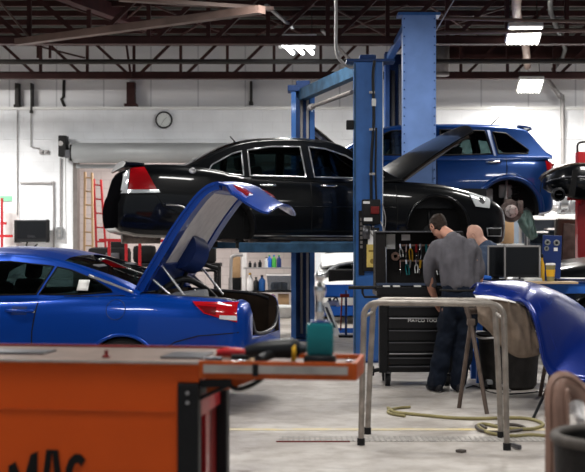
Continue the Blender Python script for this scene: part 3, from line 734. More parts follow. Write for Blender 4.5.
for side in (-1, 1):
    seam('door_gap', S, [(-.93, .955), (-.94, .80), (-.96, .68), (-.93, .58), (-.93, .30)], side, sed, .007)
    seam('door_gap', S, [(-.135, .965), (-.135, .28)], side, sed, .006)
    seam('door_gap', S, [(.98, .93), (.985, .5), (.98, .3)], side, sed, .006)
    seam('sill_gap', S, [(-.93, .30), (.98, .30)], side, sed, .006)
    seam('body_crease', S, [(-.90, .60), (.96, .60)], side, sed, .010, 'black_paint', -.002)
    seam('sill_strip', S, [(-.86, .245), (1.05, .235)], side, sed, .008, 'satin_trim', 0)
    seam('belt_trim', S, [(-.98, .953), (-.135, .953), (.80, .935)], side, sed, .009, 'satin_trim', .002)
    arch_lip(S, fx, rz_, rr, side, sed, 0.0, PI, 'black_paint', .02)
    arch_lip(S, rx, rz_, rr, side, sed, 0.0, PI, 'black_paint', .014)
    for nm, x in (('rear_door', -.78), ('front_door', .0)):
        hb = new(); pts = [(x+u, S.y(x+u, .865, side, o), .865) for u, o in ((0, .0), (.02, .035), (.10, .042), (.18, .035), (.20, 0))]
        tube(hb, pts, .012, 8, k=3); h = obj('door_handle', hb, 'chrome' if side < 0 else 'black_paint', doors[(nm, side)], smooth=60)
    # lamps
    tb = panel_on(S, [(-2.36, 1.06), (-2.20, 1.075), (-2.06, .80), (-2.40, .79)], side, .02, .006); tl = obj('tail_lamp', tb, 'red_lens', sed, smooth=60)
    cb_ = panel_on(S, [(-2.46, .80), (-2.04, .80), (-2.02, .765), (-2.48, .755)], side, .024, .008); obj('clear_strip', cb_, 'clear_lens', tl, smooth=60)
    cb_ = panel_on(S, [(-2.44, .99), (-2.37, 1.05), (-2.41, .80), (-2.48, .79)], side, .02, .006, 4); obj('lamp_end', cb_, 'clear_lens', tl, smooth=60)
    hb = panel_on(S, [(1.98, .80), (2.30, .73), (2.26, .60), (2.06, .62)], side, .02, .006); hl = obj('head_lamp', hb, 'clear_lens', sed, smooth=60)
    hb = new(); p_ = (2.15, S.y(2.15, .69, side, .016), .69); lathe(hb, [(.05, 0), (.035, side*.01)], p_, 14, 'y'); obj('lamp_bulb', hb, 'chrome', hl)
    fb = panel_on(S, [(2.24, .33), (2.44, .33), (2.44, .25), (2.24, .25)], side, .01, .004, 6, 4); fg = obj('fog_lamp_recess', fb, 'liner', sed)
    seam('fog_trim', S, [(2.22, .34), (2.46, .34), (2.46, .24), (2.24, .24)], side, sed, .008, 'satin_trim', .004, True)
    seam('bumper_gap', S, [(-2.50, .745), (-2.06, .74), (-1.98, .60), (-1.80, .52), (-1.64, .40)], side, sed, .006)
    seam('rear_crease', S, [(-1.95, .62), (-1.75, .60), (-1.66, .50)], side, sed, .012, 'satin_trim', -.004, k=4)
    eb = new(); p_ = (-1.62, S.y(-1.62, 1.03, side, .004), 1.03); lathe(eb, [(.045, 0), (.03, side*.008), (.0, side*.01)], p_, 18, 'y'); obj('round_emblem', eb, 'satin_trim', sed)
# greenhouse
gk = [(-1.78, 1.075, .90), (-1.6, 1.14, .93), (-1.35, 1.27, .965), (-1.05, 1.40, .985), (-.7, 1.465, 1.0), (-.3, 1.485, 1.0), (.1, 1.46, 1.0), (.32, 1.41, .995), (.7, 1.19, .985), (1.02, 1.0, .96), (1.12, .935, .94)]
gb = house_loft(gk, .955, 1.47, .86, .62)
GS = Surf(gb)
def win(bmx, poly, side, m, parent, name='side_window', trim='satin_trim', tr=.010, c=0.45, sS=None, glass='tint_dark'):
    pl = poly_planes(poly); wbm = cut_region(bmx, pl, lambda f: f.normal.y*side > c)
    o = obj(name, wbm, glass, parent, smooth=180, recalc=False)
    if trim: seam('window_trim', sS, poly, side, o, tr, trim, .002, True)
    return o
for side in (-1, 1):
    win(gb, [(-1.30, 1.015), (-1.40, 1.06), (-1.36, 1.12), (-1.10, 1.26), (-.98, 1.295), (-.98, .985)], side, None, sed, 'quarter_window', sS=GS)
    win(gb, [(-.90, .985), (-.90, 1.31), (-.60, 1.36), (-.22, 1.365), (-.19, .975)], side, None, sed, 'rear_side_window', sS=GS)
    win(gb, [(-.08, .975), (-.11, 1.365), (.10, 1.345), (.36, 1.26), (.84, .985), (.80, .965)], side, None, sed, 'front_side_window', sS=GS)
rg = cut_region(gb, [((-1.68, 0, 0), (-1, 0, 0)), ((-.98, 0, 0), (1, 0, 0)), ((0, .60, 0), (0, 1, 0)), ((0, -.60, 0), (0, -1, 0))], lambda f: f.normal.z > .5)
obj('rear_window', rg, 'tint_dark', sed, smooth=180, recalc=False)
wsb = cut_region(gb, [((.36, 0, 0), (-1, 0, 0)), ((1.06, 0, 0), (1, 0, 0)), ((0, .62, 0), (0, 1, 0)), ((0, -.62, 0), (0, -1, 0))], lambda f: f.normal.z > .5)
obj('windscreen', wsb, 'tint_side', sed, smooth=180, recalc=False)
obj('roof', gb, 'black_paint', sed, smooth=180, recalc=False)
bm = new(); b2(bm, -1.3, .9, -.75, .75, .90, .985); obj('cabin_floor', bm, 'liner', sed)
seats(sed, [(-.72,), (.18,)], 1.0)
bm = new(); tube(bm, [(-.92, 0, 1.46), (-.99, 0, 1.535)], .008); b2(bm, -.95, -.88, -.02, .02, 1.44, 1.465); obj('aerial', bm, 'black_plastic', sed)
# spoiler
bm = new(); g = []
for i in range(15):
    y = -.78+1.56*i/14; e = 1-abs(y/.78)**4
    g.append([(-2.20+.0*e, y, 1.11+.0*e), (-2.30, y, 1.115+.03*e), (-2.42, y, 1.11+.05*e), (-2.44, y, 1.075)])
sheet(bm, g, .03); obj('boot_spoiler', bm, 'black_paint', sed, smooth=60)
# bonnet, raised
bn = bpy.data.objects.new('bonnet', None); COL.objects.link(bn); bn.parent = sed; bn.location = (1.08, 0, .945); bn.rotation_euler = (0, -math.radians(37), 0)
g = []; gi = []
for i in range(17):
    x = 1.22*i/16; row = []; rw = []
    for j in range(17):
        v = j/8-1; hw = .76-.10*(x/1.22)**2; xx = x+(.16*(1-v*v) if i > 12 else .16*(1-v*v)*i/16)-.10*(1-v*v)*(1-i/16)
        z = .16*(1-v*v)*(1-.75*i/16)-.10*(x/1.22)**2.5
        row.append((xx, v*hw, z)); rw.append((.06+xx*.9, v*hw*.9, z-.03))
    g.append(row); gi.append(rw)
bm = new(); sheet(bm, g, .016); obj('bonnet_skin', bm, 'black_paint', bn, smooth=60)
bm = new(); sheet(bm, gi, .02); obj('bonnet_liner', bm, 'brown_liner', bn, smooth=60)
bm = new()
for s in (-1, 1): bar(bm, (.02, s*.66, -.03), (1.1, s*.58, -.09), .05, .05)
bar(bm, (.95, -.6, -.1), (.95, .6, -.1), .05, .05); bar(bm, (.08, -.6, .0), (.75, .2, -.0), .04, .05); bar(bm, (.08, .6, .0), (.75, -.2, -.0), .04, .05)
obj('bonnet_rib', bm, 'gun_metal', bn)
bm = new(); b2(bm, 1.15, 2.3, -.66, .66, .60, .86); bb = obj('engine_cover', bm, 'black_plastic', sed)
# underbody
bm = new(); tube(bm, [(-2.3, .4, .24), (-1.6, .35, .26), (-.8, .1, .18), (.6, .05, .18), (1.2, 0, .2)], .035, k=4); cyl(bm, (-2.35, .4, .25), (-1.85, .4, .25), .11, n=16)
b2(bm, -.9, .9, -.72, .72, .155, .2); obj('exhaust', bm, 'cast_iron', sed)
for x in (fx, rx):
    for side in (-1, 1):
        h = bpy.data.objects.new('wheel_hub', None); COL.objects.link(h); h.parent = sed; h.location = (x, side*.66, rz_-.05)
        bm = new(); lathe(bm, [(.02, -side*.1), (.10, -side*.1), (.10, -side*.05), (.03, -side*.03), (.0, -side*.03)], n=24, axis='y'); obj('hub_flange', bm, 'black_metal', h, smooth=30)
        bm = new(); tube(bm, [(0, -side*.05, .05), (-.02, -side*.1, .38)], .035); tube(bm, [(0, -side*.3, -.1), (0, 0, -.05)], .025); obj('strut', bm, 'black_metal', h)

# ---------------------------------------------------------------- blue coupe with open boot
B_ = math.radians(180-12)
cou = thing('coupe', 'bright blue two-door coupe on the floor with its boot lid raised', 'car', (-2.66, 11.70, 0), B_)
# local: x forward, side -1 -> y<0. facing left, the camera side is its left, i.e. local y>0
keys = [(-2.46, .36, .84, .66, 0), (-2.44, .30, .92, .74, .0), (-2.38, .26, .96, .80, .0), (-2.2, .22, .985, .86, .0), (-1.9, .20, 1.0, .895, 0), (-1.5, .19, 1.02, .905, .0),
        (-1.1, .19, 1.02, .905, .0), (-.4, .18, .985, .90, 0), (.4, .18, .96, .90, .0), (.9, .18, .95, .90, .01), (1.4, .19, .92, .895, .04), (1.9, .20, .83, .86, .05),
        (2.2, .22, .74, .79, .04), (2.38, .26, .64, .68, .02), (2.44, .34, .56, .56, 0)]
bm = body_loft(keys)
rx2, fx2 = -1.44, 1.40; arr = .345
cut = new(); b2(cut, -2.36, -1.55, -.66, .66, .42, 1.3)
cut2 = new(); b2(cut2, -2.9, -2.2, -.60, .44, .62, 1.3)
bmesh.ops.recalc_face_normals(cut, faces=cut.faces); bmesh.ops.recalc_face_normals(cut2, faces=cut2.faces)
bm = boolean(bm, [cyl_cutter(rx2, .33, arr, -1.2, -.62), cyl_cutter(rx2, .33, arr, 1.2, .67), cyl_cutter(fx2, .33, arr, -1.2, -.62), cyl_cutter(fx2, .33, arr, 1.2, .62), cut, cut2], ('blue_paint', 'liner'))
for f in bm.faces:
    c_ = f.calc_center_median()
    if f.material_index == 1 and -2.5 < c_.x < -1.5 and abs(c_.y) < .665 and c_.z > .40 and abs(f.normal.z) < .99 or (f.material_index == 1 and c_.z > .40 and c_.x < -1.5 and abs(c_.y) < .6): f.material_index = 2
S = Surf(bm); cd = {}
for side in (-1, 1):
    cd[side] = obj('front_door', cut_region(bm, poly_planes([(-.62, .28), (.72, .28), (.78, .94), (-.66, .985)]), lambda f, s=side: f.normal.y*s > .35 and f.material_index == 0), ['blue_paint', 'liner'], cou, smooth=180, recalc=False)
body = obj('body', bm, ['blue_paint', 'liner', 'brown_liner'], cou, recalc=False); body.data.set_sharp_from_angle(angle=math.radians(35))
for side in (-1, 1):
    seam('door_gap', S, [(-.66, .99), (-.62, .70), (-.62, .28)], side, cou, .006)
    seam('door_gap', S, [(.78, .93), (.72, .28), (-.62, .28)], side, cou, .006)
    arch_lip(S, rx2, .33, arr, side, cou, 0, PI, 'blue_paint', .016); arch_lip(S, fx2, .33, arr, side, cou, 0, PI, 'blue_paint', .016)
    hb = new(); pts = [(x, S.y(x, .865, side, o), .865) for x, o in ((-.62, .0), (-.59, .03), (-.50, .04), (-.40, .03), (-.37, 0))]; tube(hb, pts, .014, 8, k=3)
    obj('door_handle', hb, 'blue_paint', cd[side], smooth=60)
    hb = panel_on(S, [(-.56, .90), (-.42, .90), (-.42, .83), (-.56, .83)], side, .006, .001, 5, 5); obj('handle_recess', hb, 'navy_plastic', cd[side], smooth=60)
    kb = new(); lathe(kb, [(.016, 0), (.012, side*.006)], (-.655+.03, S.y(-.62, .86, side, .002), .86), 12, 'y'); obj('key_lock', kb, 'chrome', cd[side])
    bm = panel_on(S, [(-2.395, .945), (-2.03, .955), (-2.14, .86), (-2.405, .785)], side, .02, .006, 14, 8); tl = obj('tail_lamp', bm, 'red_lens', cou, smooth=60)
    bm = panel_on(S, [(-2.24, .945), (-2.05, .95), (-2.15, .87), (-2.24, .845)], side, .012, .011, 8, 6); obj('dark_lens', bm, 'tyre_lens_red', tl, smooth=60)
    bm = panel_on(S, [(-2.405, .84), (-2.27, .845), (-2.27, .815), (-2.405, .80)], side, .012, .012, 6, 4); obj('reversing_lens', bm, 'clear_lens', tl, smooth=60)
    seam('bumper_gap', S, [(-2.42, .70), (-2.1, .675), (-1.90, .62), (-1.80, .55)], side, cou, .005)
    wheel(cou, rx2, side*.80, .325, side); wheel(cou, fx2, side*.80, .325, side)
th_ = [2*PI*i/20 for i in range(20)]
seam('fuel_flap', S, [(-1.37+.085*math.cos(a), .885+.085*math.sin(a)) for a in th_], 1, cou, .004, 'navy_plastic', 0, True)
gk = [(-1.55, 1.035, .95), (-1.35, 1.13, .955), (-1.1, 1.22, .97), (-.8, 1.31, .985), (-.45, 1.37, 1.0), (-.1, 1.385, 1.0), (.15, 1.36, .995), (.5, 1.20, .98), (.85, 1.02, .96), (1.0, .95, .94)]
gb = house_loft(gk, .975, 1.37, .83, .58); GS = Surf(gb)
for side in (-1, 1):
    win(gb, [(-.62, 1.005), (-.72, 1.245), (-.30, 1.285), (.05, 1.275), (.25, 1.20), (.66, .985), (.6, .975)], side, None, cou, 'door_window', 'seal', .007, sS=GS)
    win(gb, [(-.65, 1.005), (-.755, 1.24), (-.88, 1.215), (-1.10, 1.14), (-1.28, 1.05), (-1.30, 1.03), (-1.0, 1.005)], side, None, cou, 'quarter_window', 'seal', .007, sS=GS)
    seam('belt_trim', S, [(-1.42, 1.0), (-.9, .985), (.6, .955)], side, cou, .006, 'seal', .0)
    bm = panel_on(GS, [(-1.08, 1.13), (-.98, 1.13), (-.98, 1.04), (-1.08, 1.04)], side, .002, .004, 3, 3)
    if side > 0: obj('window_sticker', bm, 'paper', cou)
    else: bm.free()
rg = cut_region(gb, [((-1.50, 0, 0), (-1, 0, 0)), ((-.80, 0, 0), (1, 0, 0)), ((0, .60, 0), (0, 1, 0)), ((0, -.60, 0), (0, -1, 0))], lambda f: f.normal.z > .4)
obj('rear_window', rg, 'tint_dark', cou, smooth=180, recalc=False)
wsb = cut_region(gb, [((.2, 0, 0), (-1, 0, 0)), ((.95, 0, 0), (1, 0, 0)), ((0, .58, 0), (0, 1, 0)), ((0, -.58, 0), (0, -1, 0))], lambda f: f.normal.z > .4)
obj('windscreen', wsb, 'tint_side', cou, smooth=180, recalc=False)
obj('roof', gb, 'blue_paint', cou, smooth=180, recalc=False)
bm = new(); b2(bm, -1.3, .75, -.72, .72, .93, 1.0); obj('cabin_floor', bm, 'liner', cou)
seats(cou, [(-.95,), (.0,)], .98)
# roof rear edge seam and bright moulding
bm = new(); tube(bm, [(-1.08, .74, 1.17), (-1.32, .77, 1.09), (-1.50, .80, 1.03)], .012, k=4); obj('pillar_trim', bm, 'satin_trim', cou)
# boot contents and seal
bm = new(); pts = [(-1.58, .64, 1.0), (-1.95, .64, .985), (-2.34, .60, .955), (-2.43, .42, .84), (-2.43, .2, .66), (-2.45, -.2, .645), (-2.45, -.50, .70), (-2.43, -.62, .86), (-2.2, -.66, .96), (-1.6, -.66, 1.0)]
tube(bm, pts, .016, k=5); obj('boot_seal', bm, 'gun_metal', cou, smooth=60)
bm = new(); g = []
for i in range(11):
    a = -.62+1.06*i/10; g.append([(-2.42+.05*abs(a)*.5, a, .63), (-2.46+.05*abs(a), a, .60), (-2.50+.10*a*a, a, .50), (-2.49+.10*a*a, a, .42)])
sheet(bm, g, .02); obj('bumper_step', bm, 'blue_paint', cou, smooth=60)
bm = new(); box(bm, (-1.85, .30, .95), (.32, .42, .14), .03, (0, .1, .2)); obj('boot_lining', bm, 'seat_light', cou, smooth=40)
# raised boot lid: profile in local xz
prof = [(-1.47, 1.04), (-1.54, 1.17), (-1.66, 1.36), (-1.81, 1.60), (-1.94, 1.78), (-2.04, 1.90), (-2.13, 1.965), (-2.24, 1.985), (-2.36, 1.95), (-2.48, 1.87), (-2.60, 1.80), (-2.66, 1.785)]
pc = catmull([(x, 0, z) for x, z in prof], 3)
lid = bpy.data.objects.new('boot_lid', None); COL.objects.link(lid); lid.parent = cou
def hwid(u): return .70*(1-.10*u*u) if u < .75 else .70*(1-.10*u*u)-.55*(u-.75)**1.5
g = []
for i, p_ in enumerate(pc):
    u = i/(len(pc)-1); hw = hwid(u); g.append([(p_.x+.03*(v*v)*(1 if u > .6 else 0), v*hw, p_.z-.03*v*v-(.05*(v*v) if u > .7 else 0)) for v in [k/8-1 for k in range(17)]])
bm = new(); sheet(bm, g, .02); obj('lid_skin', bm, 'blue_paint', lid, smooth=60)
# inner frame (blue border, thick) and pale trim panel
def inner(o, u0, u1, v0, v1, th, nm, m, fn=None):
    g = []
    for i in range(13):
        u = u0+(u1-u0)*i/12; k = u*(len(pc)-1); a = int(min(k, len(pc)-2)); p_ = pc[a].lerp(pc[a+1], k-a)
        t_ = (pc[a+1]-pc[a]).normalized(); nn = Vector((t_.z, 0, -t_.x))
        if nn.z > 0: nn = -nn
        hw = hwid(u); row = []
        for j in range(9):
            v = v0+(v1-v0)*j/8; q = p_+nn*o; row.append((q.x, v*hw, q.z))
        g.append(row)
    bm = new(); sheet(bm, g, th); return obj(nm, bm, m, lid, smooth=60)
inner(.045, .02, .62, .74, .985, .07, 'lid_frame', 'blue_paint'); inner(.045, .02, .62, -.985, -.70, .07, 'lid_frame', 'blue_paint')
inner(.05, .02, .16, -.9, .9, .07, 'lid_frame', 'blue_paint'); inner(.05, .52, .63, -.9, .9, .07, 'lid_frame', 'blue_paint')
inner(.055, .14, .54, -.70, .74, .02, 'lid_trim_panel', 'trim_white')
inner(.03, .63, .80, -.80, -.2, .03, 'lid_tail_lamp', 'red_lens'); inner(.03, .63, .80, .2, .80, .03, 'lid_tail_lamp', 'red_lens')
inner(.034, .66, .76, -.42, -.24, .035, 'lid_reversing_lens', 'clear_lens')
bm = new(); cyl(bm, (-1.80, -.05, 1.33), (-1.72, .1, 1.38), .17, n=28); cyl(bm, (-1.86, -.08, 1.31), (-1.80, -.05, 1.33), .12, n=24); obj('lid_speaker', bm, 'navy_plastic', lid, smooth=40)
for s in (-.62, .62):
    bm = new(); tube(bm, [(-1.62, s, .98), (-1.80, s*.97, .90)], .02); tube(bm, [(-1.56, s*.98, 1.18), (-1.86, s*.95, .92)], .012); tube(bm, [(-1.66, s*.9, 1.28), (-1.92, s*.93, .95)], .012); bar(bm, (-1.50, s, 1.02), (-1.66, s*.96, 1.30), .05, .02)
    obj('lid_strut', bm, 'satin_trim', lid, smooth=60)
bm = new(); tube(bm, [(-1.55, .3, 1.0), (-1.72, .1, 1.12), (-1.85, -.1, 1.05), (-1.9, -.3, .95)], .03, k=4); tube(bm, [(-1.6, -.2, 1.0), (-1.7, -.3, 1.25), (-1.9, -.45, 1.2)], .02, k=4); obj('lid_wiring', bm, 'black_plastic', lid, smooth=60)
# ---------------------------------------------------------------- blue SUV on the second lift
# local x forward; rz = pi so it faces left; camera side is local y>0
suv = thing('lifted_suv', 'dark blue SUV raised on the tall column lift, rear wheel off', 'car', (1.57, 19.22, 1.52), PI)
keys = [(-2.32, .42, 1.02, .66, 0), (-2.29, .36, 1.10, .76, .0), (-2.2, .32, 1.18, .84, .0), (-1.9, .28, 1.20, .90, .0), (-1.2, .27, 1.19, .925, .0), (-.3, .27, 1.165, .925, .0), (.6, .27, 1.14, .925, .0),
        (1.0, .27, 1.11, .92, .02), (1.5, .28, 1.02, .91, .04), (1.95, .30, .95, .86, .05), (2.2, .34, .86, .76, .04), (2.30, .42, .76, .64, 0)]
bm = body_loft(keys); rx3, fx3, ar3 = -1.62, 1.30, .455
bm = boolean(bm, [cyl_cutter(rx3, .37, ar3, -1.2, -.55), cyl_cutter(rx3, .37, ar3, 1.2, .50), cyl_cutter(fx3, .37, .41, -1.2, -.62), cyl_cutter(fx3, .37, .41, 1.2, .62)], ('blue_paint_dark', 'liner'))
S = Surf(bm); cd = {}
for side in (-1, 1):
    pr = lambda f, s=side: f.normal.y*s > 0.35 and f.material_index == 0
    for nm, x0, x1 in (('rear_door', -1.58, -.56), ('front_door', -.55, .80)):
        cd[(nm, side)] = obj(nm, cut_region(bm, poly_planes([(x0, .86 if nm == 'rear_door' else .36), (x0+.50 if nm == 'rear_door' else x0, .36), (x1, .36), (x1, 1.12), (x0, 1.15)]), pr), ['blue_paint_dark', 'liner'], suv, smooth=180, recalc=False)
body = obj('body', bm, ['blue_paint_dark', 'liner'], suv, recalc=False); body.data.set_sharp_from_angle(angle=math.radians(35))
for side in (-1, 1):
    seam('door_gap', S, [(-1.58, 1.17), (-1.59, .95), (-1.57, .87)], side, suv, .008); seam('door_gap', S, [(-.555, 1.15), (-.555, .36)], side, suv, .008); seam('door_gap', S, [(.80, 1.07), (.80, .36)], side, suv, .008)
    bm = new()
    for r_ in (0,):
        pts = [(rx3+(ar3+.035)*math.cos(PI*i/24), .37+(ar3+.035)*math.sin(PI*i/24)) for i in range(25)]
        tube(bm, [(x, S.y(x, z, side, -.015), z) for x, z in pts], .045, 8)
    obj('arch_flare', bm, 'blue_paint_dark', suv, smooth=60)
    arch_lip(S, fx3, .37, .41, side, suv, 0, PI, 'blue_paint_dark', .02)
    for nm, x in (('rear_door', -1.50), ('front_door', -.22)):
        hb = new(); pts = [(x+u, S.y(x+u, 1.08, side, o), 1.08) for u, o in ((0, .0), (.02, .035), (.10, .045), (.20, .035), (.22, 0))]; tube(hb, pts, .016, 8, k=3); obj('door_handle', hb, 'chrome', cd[(nm, side)], smooth=60)
    tb = panel_on(S, [(-2.31, 1.06), (-2.17, 1.10), (-2.20, .90), (-2.31, .86)], side, .02, .006, 8, 6); tl = obj('tail_lamp', tb, 'red_lens', suv, smooth=60)
    seam('bumper_gap', S, [(-2.30, .80), (-2.1, .78), (-2.06, .5)], side, suv, .007)
    hb = panel_on(S, [(1.95, .90), (2.24, .82), (2.24, .70), (2.0, .74)], side, .02, .006); obj('head_lamp', hb, 'clear_lens', suv, smooth=60)
gk = [(-2.27, 1.19, .96), (-2.20, 1.24, .965), (-2.05, 1.42, .975), (-1.90, 1.585, .985), (-1.65, 1.635, .995), (-1.0, 1.66, 1.0), (-.3, 1.66, 1.0), (.2, 1.61, 1.0), (.6, 1.42, .985), (1.0, 1.19, .96), (1.1, 1.12, .95)]
gb = house_loft(gk, 1.15, 1.65, .87, .70, rnd=.06); GS = Surf(gb)
for side in (-1, 1):
    win(gb, [(-1.47, 1.205), (-1.40, 1.535), (-1.60, 1.51), (-1.92, 1.26), (-1.90, 1.205)], side, None, suv, 'rear_quarter_window', 'seal', .012, sS=GS)
    win(gb, [(-1.37, 1.20), (-1.28, 1.55), (-.62, 1.57), (-.60, 1.18)], side, None, suv, 'rear_side_window', 'seal', .012, sS=GS)
    win(gb, [(-.50, 1.18), (-.50, 1.57), (.10, 1.55), (.42, 1.42), (.85, 1.19)], side, None, suv, 'front_side_window', 'seal', .012, sS=GS)
    bm = new(); bar(bm, (-1.43, GS.y(-1.43, 1.18, side, .004), 1.17), (-1.34, GS.y(-1.34, 1.54, side, .004), 1.56), .075, .01); obj('pillar_panel', bm, 'suv_grey_blue', suv)
    bm = new(); box(bm, (.78, side*1.02, 1.16), (.12, .2, .14), .04); obj('door_mirror', bm, 'white_plastic', suv, smooth=40)
rg = cut_region(gb, [((-2.22, 0, 0), (-1, 0, 0)), ((-2.0, 0, 0), (1, 0, 0)), ((0, .62, 0), (0, 1, 0)), ((0, -.62, 0), (0, -1, 0))], lambda f: abs(f.normal.y) < .5)
obj('rear_window', rg, 'tint_dark', suv, smooth=180, recalc=False)
wsb = cut_region(gb, [((.25, 0, 0), (-1, 0, 0)), ((1.02, 0, 0), (1, 0, 0)), ((0, .66, 0), (0, 1, 0)), ((0, -.66, 0), (0, -1, 0))], lambda f: f.normal.z > .4)
obj('windscreen', wsb, 'tint_side', suv, smooth=180, recalc=False)
obj('roof', gb, 'blue_paint_dark', suv, smooth=180, recalc=False)
bm = new(); g = [[(-1.80, y, 1.635), (-1.90, y, 1.625), (-1.99, y, 1.605), (-2.00, y, 1.575)] for y in [-.62+1.24*i/10 for i in range(11)]]; sheet(bm, g, .03); obj('roof_spoiler', bm, 'blue_paint_dark', suv, smooth=60)
bm = new(); tube(bm, [(-1.45, 0, 1.66), (-1.62, 0, 1.83)], .009); obj('aerial', bm, 'black_plastic', suv)
bm = new(); b2(bm, -1.9, .9, -.78, .78, 1.04, 1.12); obj('cabin_floor', bm, 'liner', suv); seats(suv, [(-.85,), (.05,)], 1.22)
# rear wheel well: disc, hub, strut, spring, arms
for side in (-1, 1):
    h = bpy.data.objects.new('wheel_hub', None); COL.objects.link(h); h.parent = suv; h.location = (rx3-.04, side*.80, .355)
    s = side; bm = new(); lathe(bm, [(.06, 0), (.165, 0), (.165, s*.022), (.0, s*.022)], n=32, axis='y'); obj('brake_disc', bm, 'cast_iron', h, smooth=30)
    bm = new(); lathe(bm, [(.0, s*.022), (.095, s*.022), (.095, s*.07), (.05, s*.075), (.04, s*.10), (0.0, s*.10)], n=32, axis='y'); obj('hub_face', bm, 'rotor_steel', h, smooth=30)
    for k in range(5):
        bm = new(); a = 2*PI*k/5; cyl(bm, (.07*math.cos(a), s*.06, .07*math.sin(a)), (.07*math.cos(a), s*.105, .07*math.sin(a)), .009, n=8); obj('wheel_stud', bm, 'cast_iron', h)
    bm = new(); box(bm, (-.13, s*.01, .06), (.09, .12, .20), .02); box(bm, (-.12, s*.06, .06), (.06, .04, .12), .01); obj('brake_caliper', bm, 'cast_iron', h, smooth=40)
    bm = new(); cyl(bm, (0, -s*.02, -.03), (0, -s*.14, 0), .08, n=16); box(bm, (.02, -s*.12, .05), (.14, .10, .28), .03); obj('knuckle', bm, 'cast_iron', h, smooth=40)
    bm = new(); cyl(bm, (.06, -s*.16, .0), (.03, -s*.20, .30), .03, n=12); cyl(bm, (.03, -s*.20, .28), (.02, -s*.22, .55), .018, n=10); obj('damper', bm, 'conduit', h, smooth=40)
    bm = new(); pts = [(.05*0+.055*math.cos(t*.7)-.10, -s*.20+.055*math.sin(t*.7), .02+.012*t) for t in range(36)]; tube(bm, pts, .010, 6); obj('coil_spring', bm, 'black_metal', h, smooth=60)
    bm = new(); tube(bm, [(0, -s*.12, -.08), (-.05, -s*.5, -.05)], .028); tube(bm, [(.1, -s*.12, .0), (.45, -s*.2, .02)], .03); tube(bm, [(-.02, -s*.1, .12), (-.08, -s*.45, .15)], .022); obj('suspension_arm', bm, 'cast_iron', h, smooth=60)
bm = new(); tube(bm, [(-2.25, .35, .33), (-1.9, .3, .36), (-1.3, .2, .30), (.4, .1, .28)], .04, k=4); cyl(bm, (-2.05, -.3, .42), (-2.05, .35, .42), .10, n=18); box(bm, (-1.6, 0, .42), (.25, .5, .22), .05); obj('exhaust', bm, 'cast_iron', suv, smooth=40)
bm = new(); box(bm, (-1.35, .62, .60), (.14, .08, .20), .03); box(bm, (-1.62, .56, .66), (.2, .06, .2), .03); obj('inner_bracket', bm, 'grey_paint', suv)
bn = bpy.data.objects.new('bonnet', None); COL.objects.link(bn); bn.parent = suv; bn.location = (.86, 0, 1.26); bn.rotation_euler = (0, -math.radians(42), 0)
g = []
for i in range(13):
    x = .84*i/12; g.append([(x+.1*(1-v*v)*i/12, v*(.80-.1*(x/1.15)**2), .06*(1-v*v)-.08*(x/1.15)**2) for v in [j/6-1 for j in range(13)]])
bm = new(); sheet(bm, g, .02); obj('bonnet_skin', bm, 'liner', bn, smooth=60)
bm = new()
for s in (-1, 1): bar(bm, (.02, s*.7, -.04), (.8, s*.6, -.07), .07, .05)
bar(bm, (.75, -.6, -.07), (.75, .6, -.07), .06, .05); obj('bonnet_rib', bm, 'gun_metal', bn)

# ---------------------------------------------------------------- two-post lift carrying the sedan
LA = math.atan2(-0.735, 3.0)   # yaw of the axis joining the posts
def post(parent, name, x, y, z1, wd, dp, m, mside, face, open_dir=1):
    """C-section column open along local y"""
    c_ = bpy.data.objects.new(name, None); COL.objects.link(c_); c_.parent = parent; c_.location = (x, y, 0)
    bm = new(); t_ = .012
    b2(bm, -wd/2, wd/2, -open_dir*dp/2-t_/2, -open_dir*dp/2+t_/2, 0, z1)
    b2(bm, -wd/2, -wd/2+t_, -dp/2, dp/2, 0, z1); b2(bm, wd/2-t_, wd/2, -dp/2, dp/2, 0, z1)
    b2(bm, -wd/2, -wd/2+.07, open_dir*dp/2-t_, open_dir*dp/2, 0, z1); b2(bm, wd/2-.07, wd/2, open_dir*dp/2-t_, open_dir*dp/2, 0, z1)
    obj('column_shell', bm, m, c_)
    bm = new(); b2(bm, -wd/2-.02, wd/2+.02, -dp/2-.06, dp/2+.12, 0, .02)
    for sx in (-1, 1):
        for sy in (-1, 1): cyl(bm, (sx*(wd/2-.02), sy*(dp/2+.035), .02), (sx*(wd/2-.02), sy*(dp/2+.035), .05), .018, n=8)
    obj('base_plate', bm, 'lift_blue_dark', c_)
    return c_
lift = thing('two_post_lift', 'blue two-post lift with crossbeam holding up the black sedan', 'car lift', (0.885, 15.0, 0), 0)
z_near = 1.51+173/83.0
n_ = post(lift, 'near_column', .02, .0, z_near, .34, .22, 'lift_blue', None, 1, 1)
bm = new(); b2(bm, -.10, .15, -.03, .03, 1.35, 1.75); obj('carriage', bm, 'lift_blue_dark', n_)
bm = new(); b2(bm, -.26, .32, -.16, .16, z_near, z_near+.03); b2(bm, -.10, .10, -.1, .1, z_near+.03, z_near+.09, .02); obj('top_plate', bm, 'lift_blue_dark', n_)
bm = new(); b2(bm, -.168, -.150, -.135, -.112, .0, z_near-.02); obj('edge_strip', bm, 'lift_arm_blue', n_)
bm = new(); b2(bm, .170, .178, -.12, .1, 1.5, z_near); obj('edge_strip', bm, 'clear_lens', n_)
far_off = (-0.735, 3.02)
f_ = post(lift, 'far_column', far_off[0], far_off[1], 1.51+144/69.2, .34, .24, 'lift_blue', None, 1, -1)
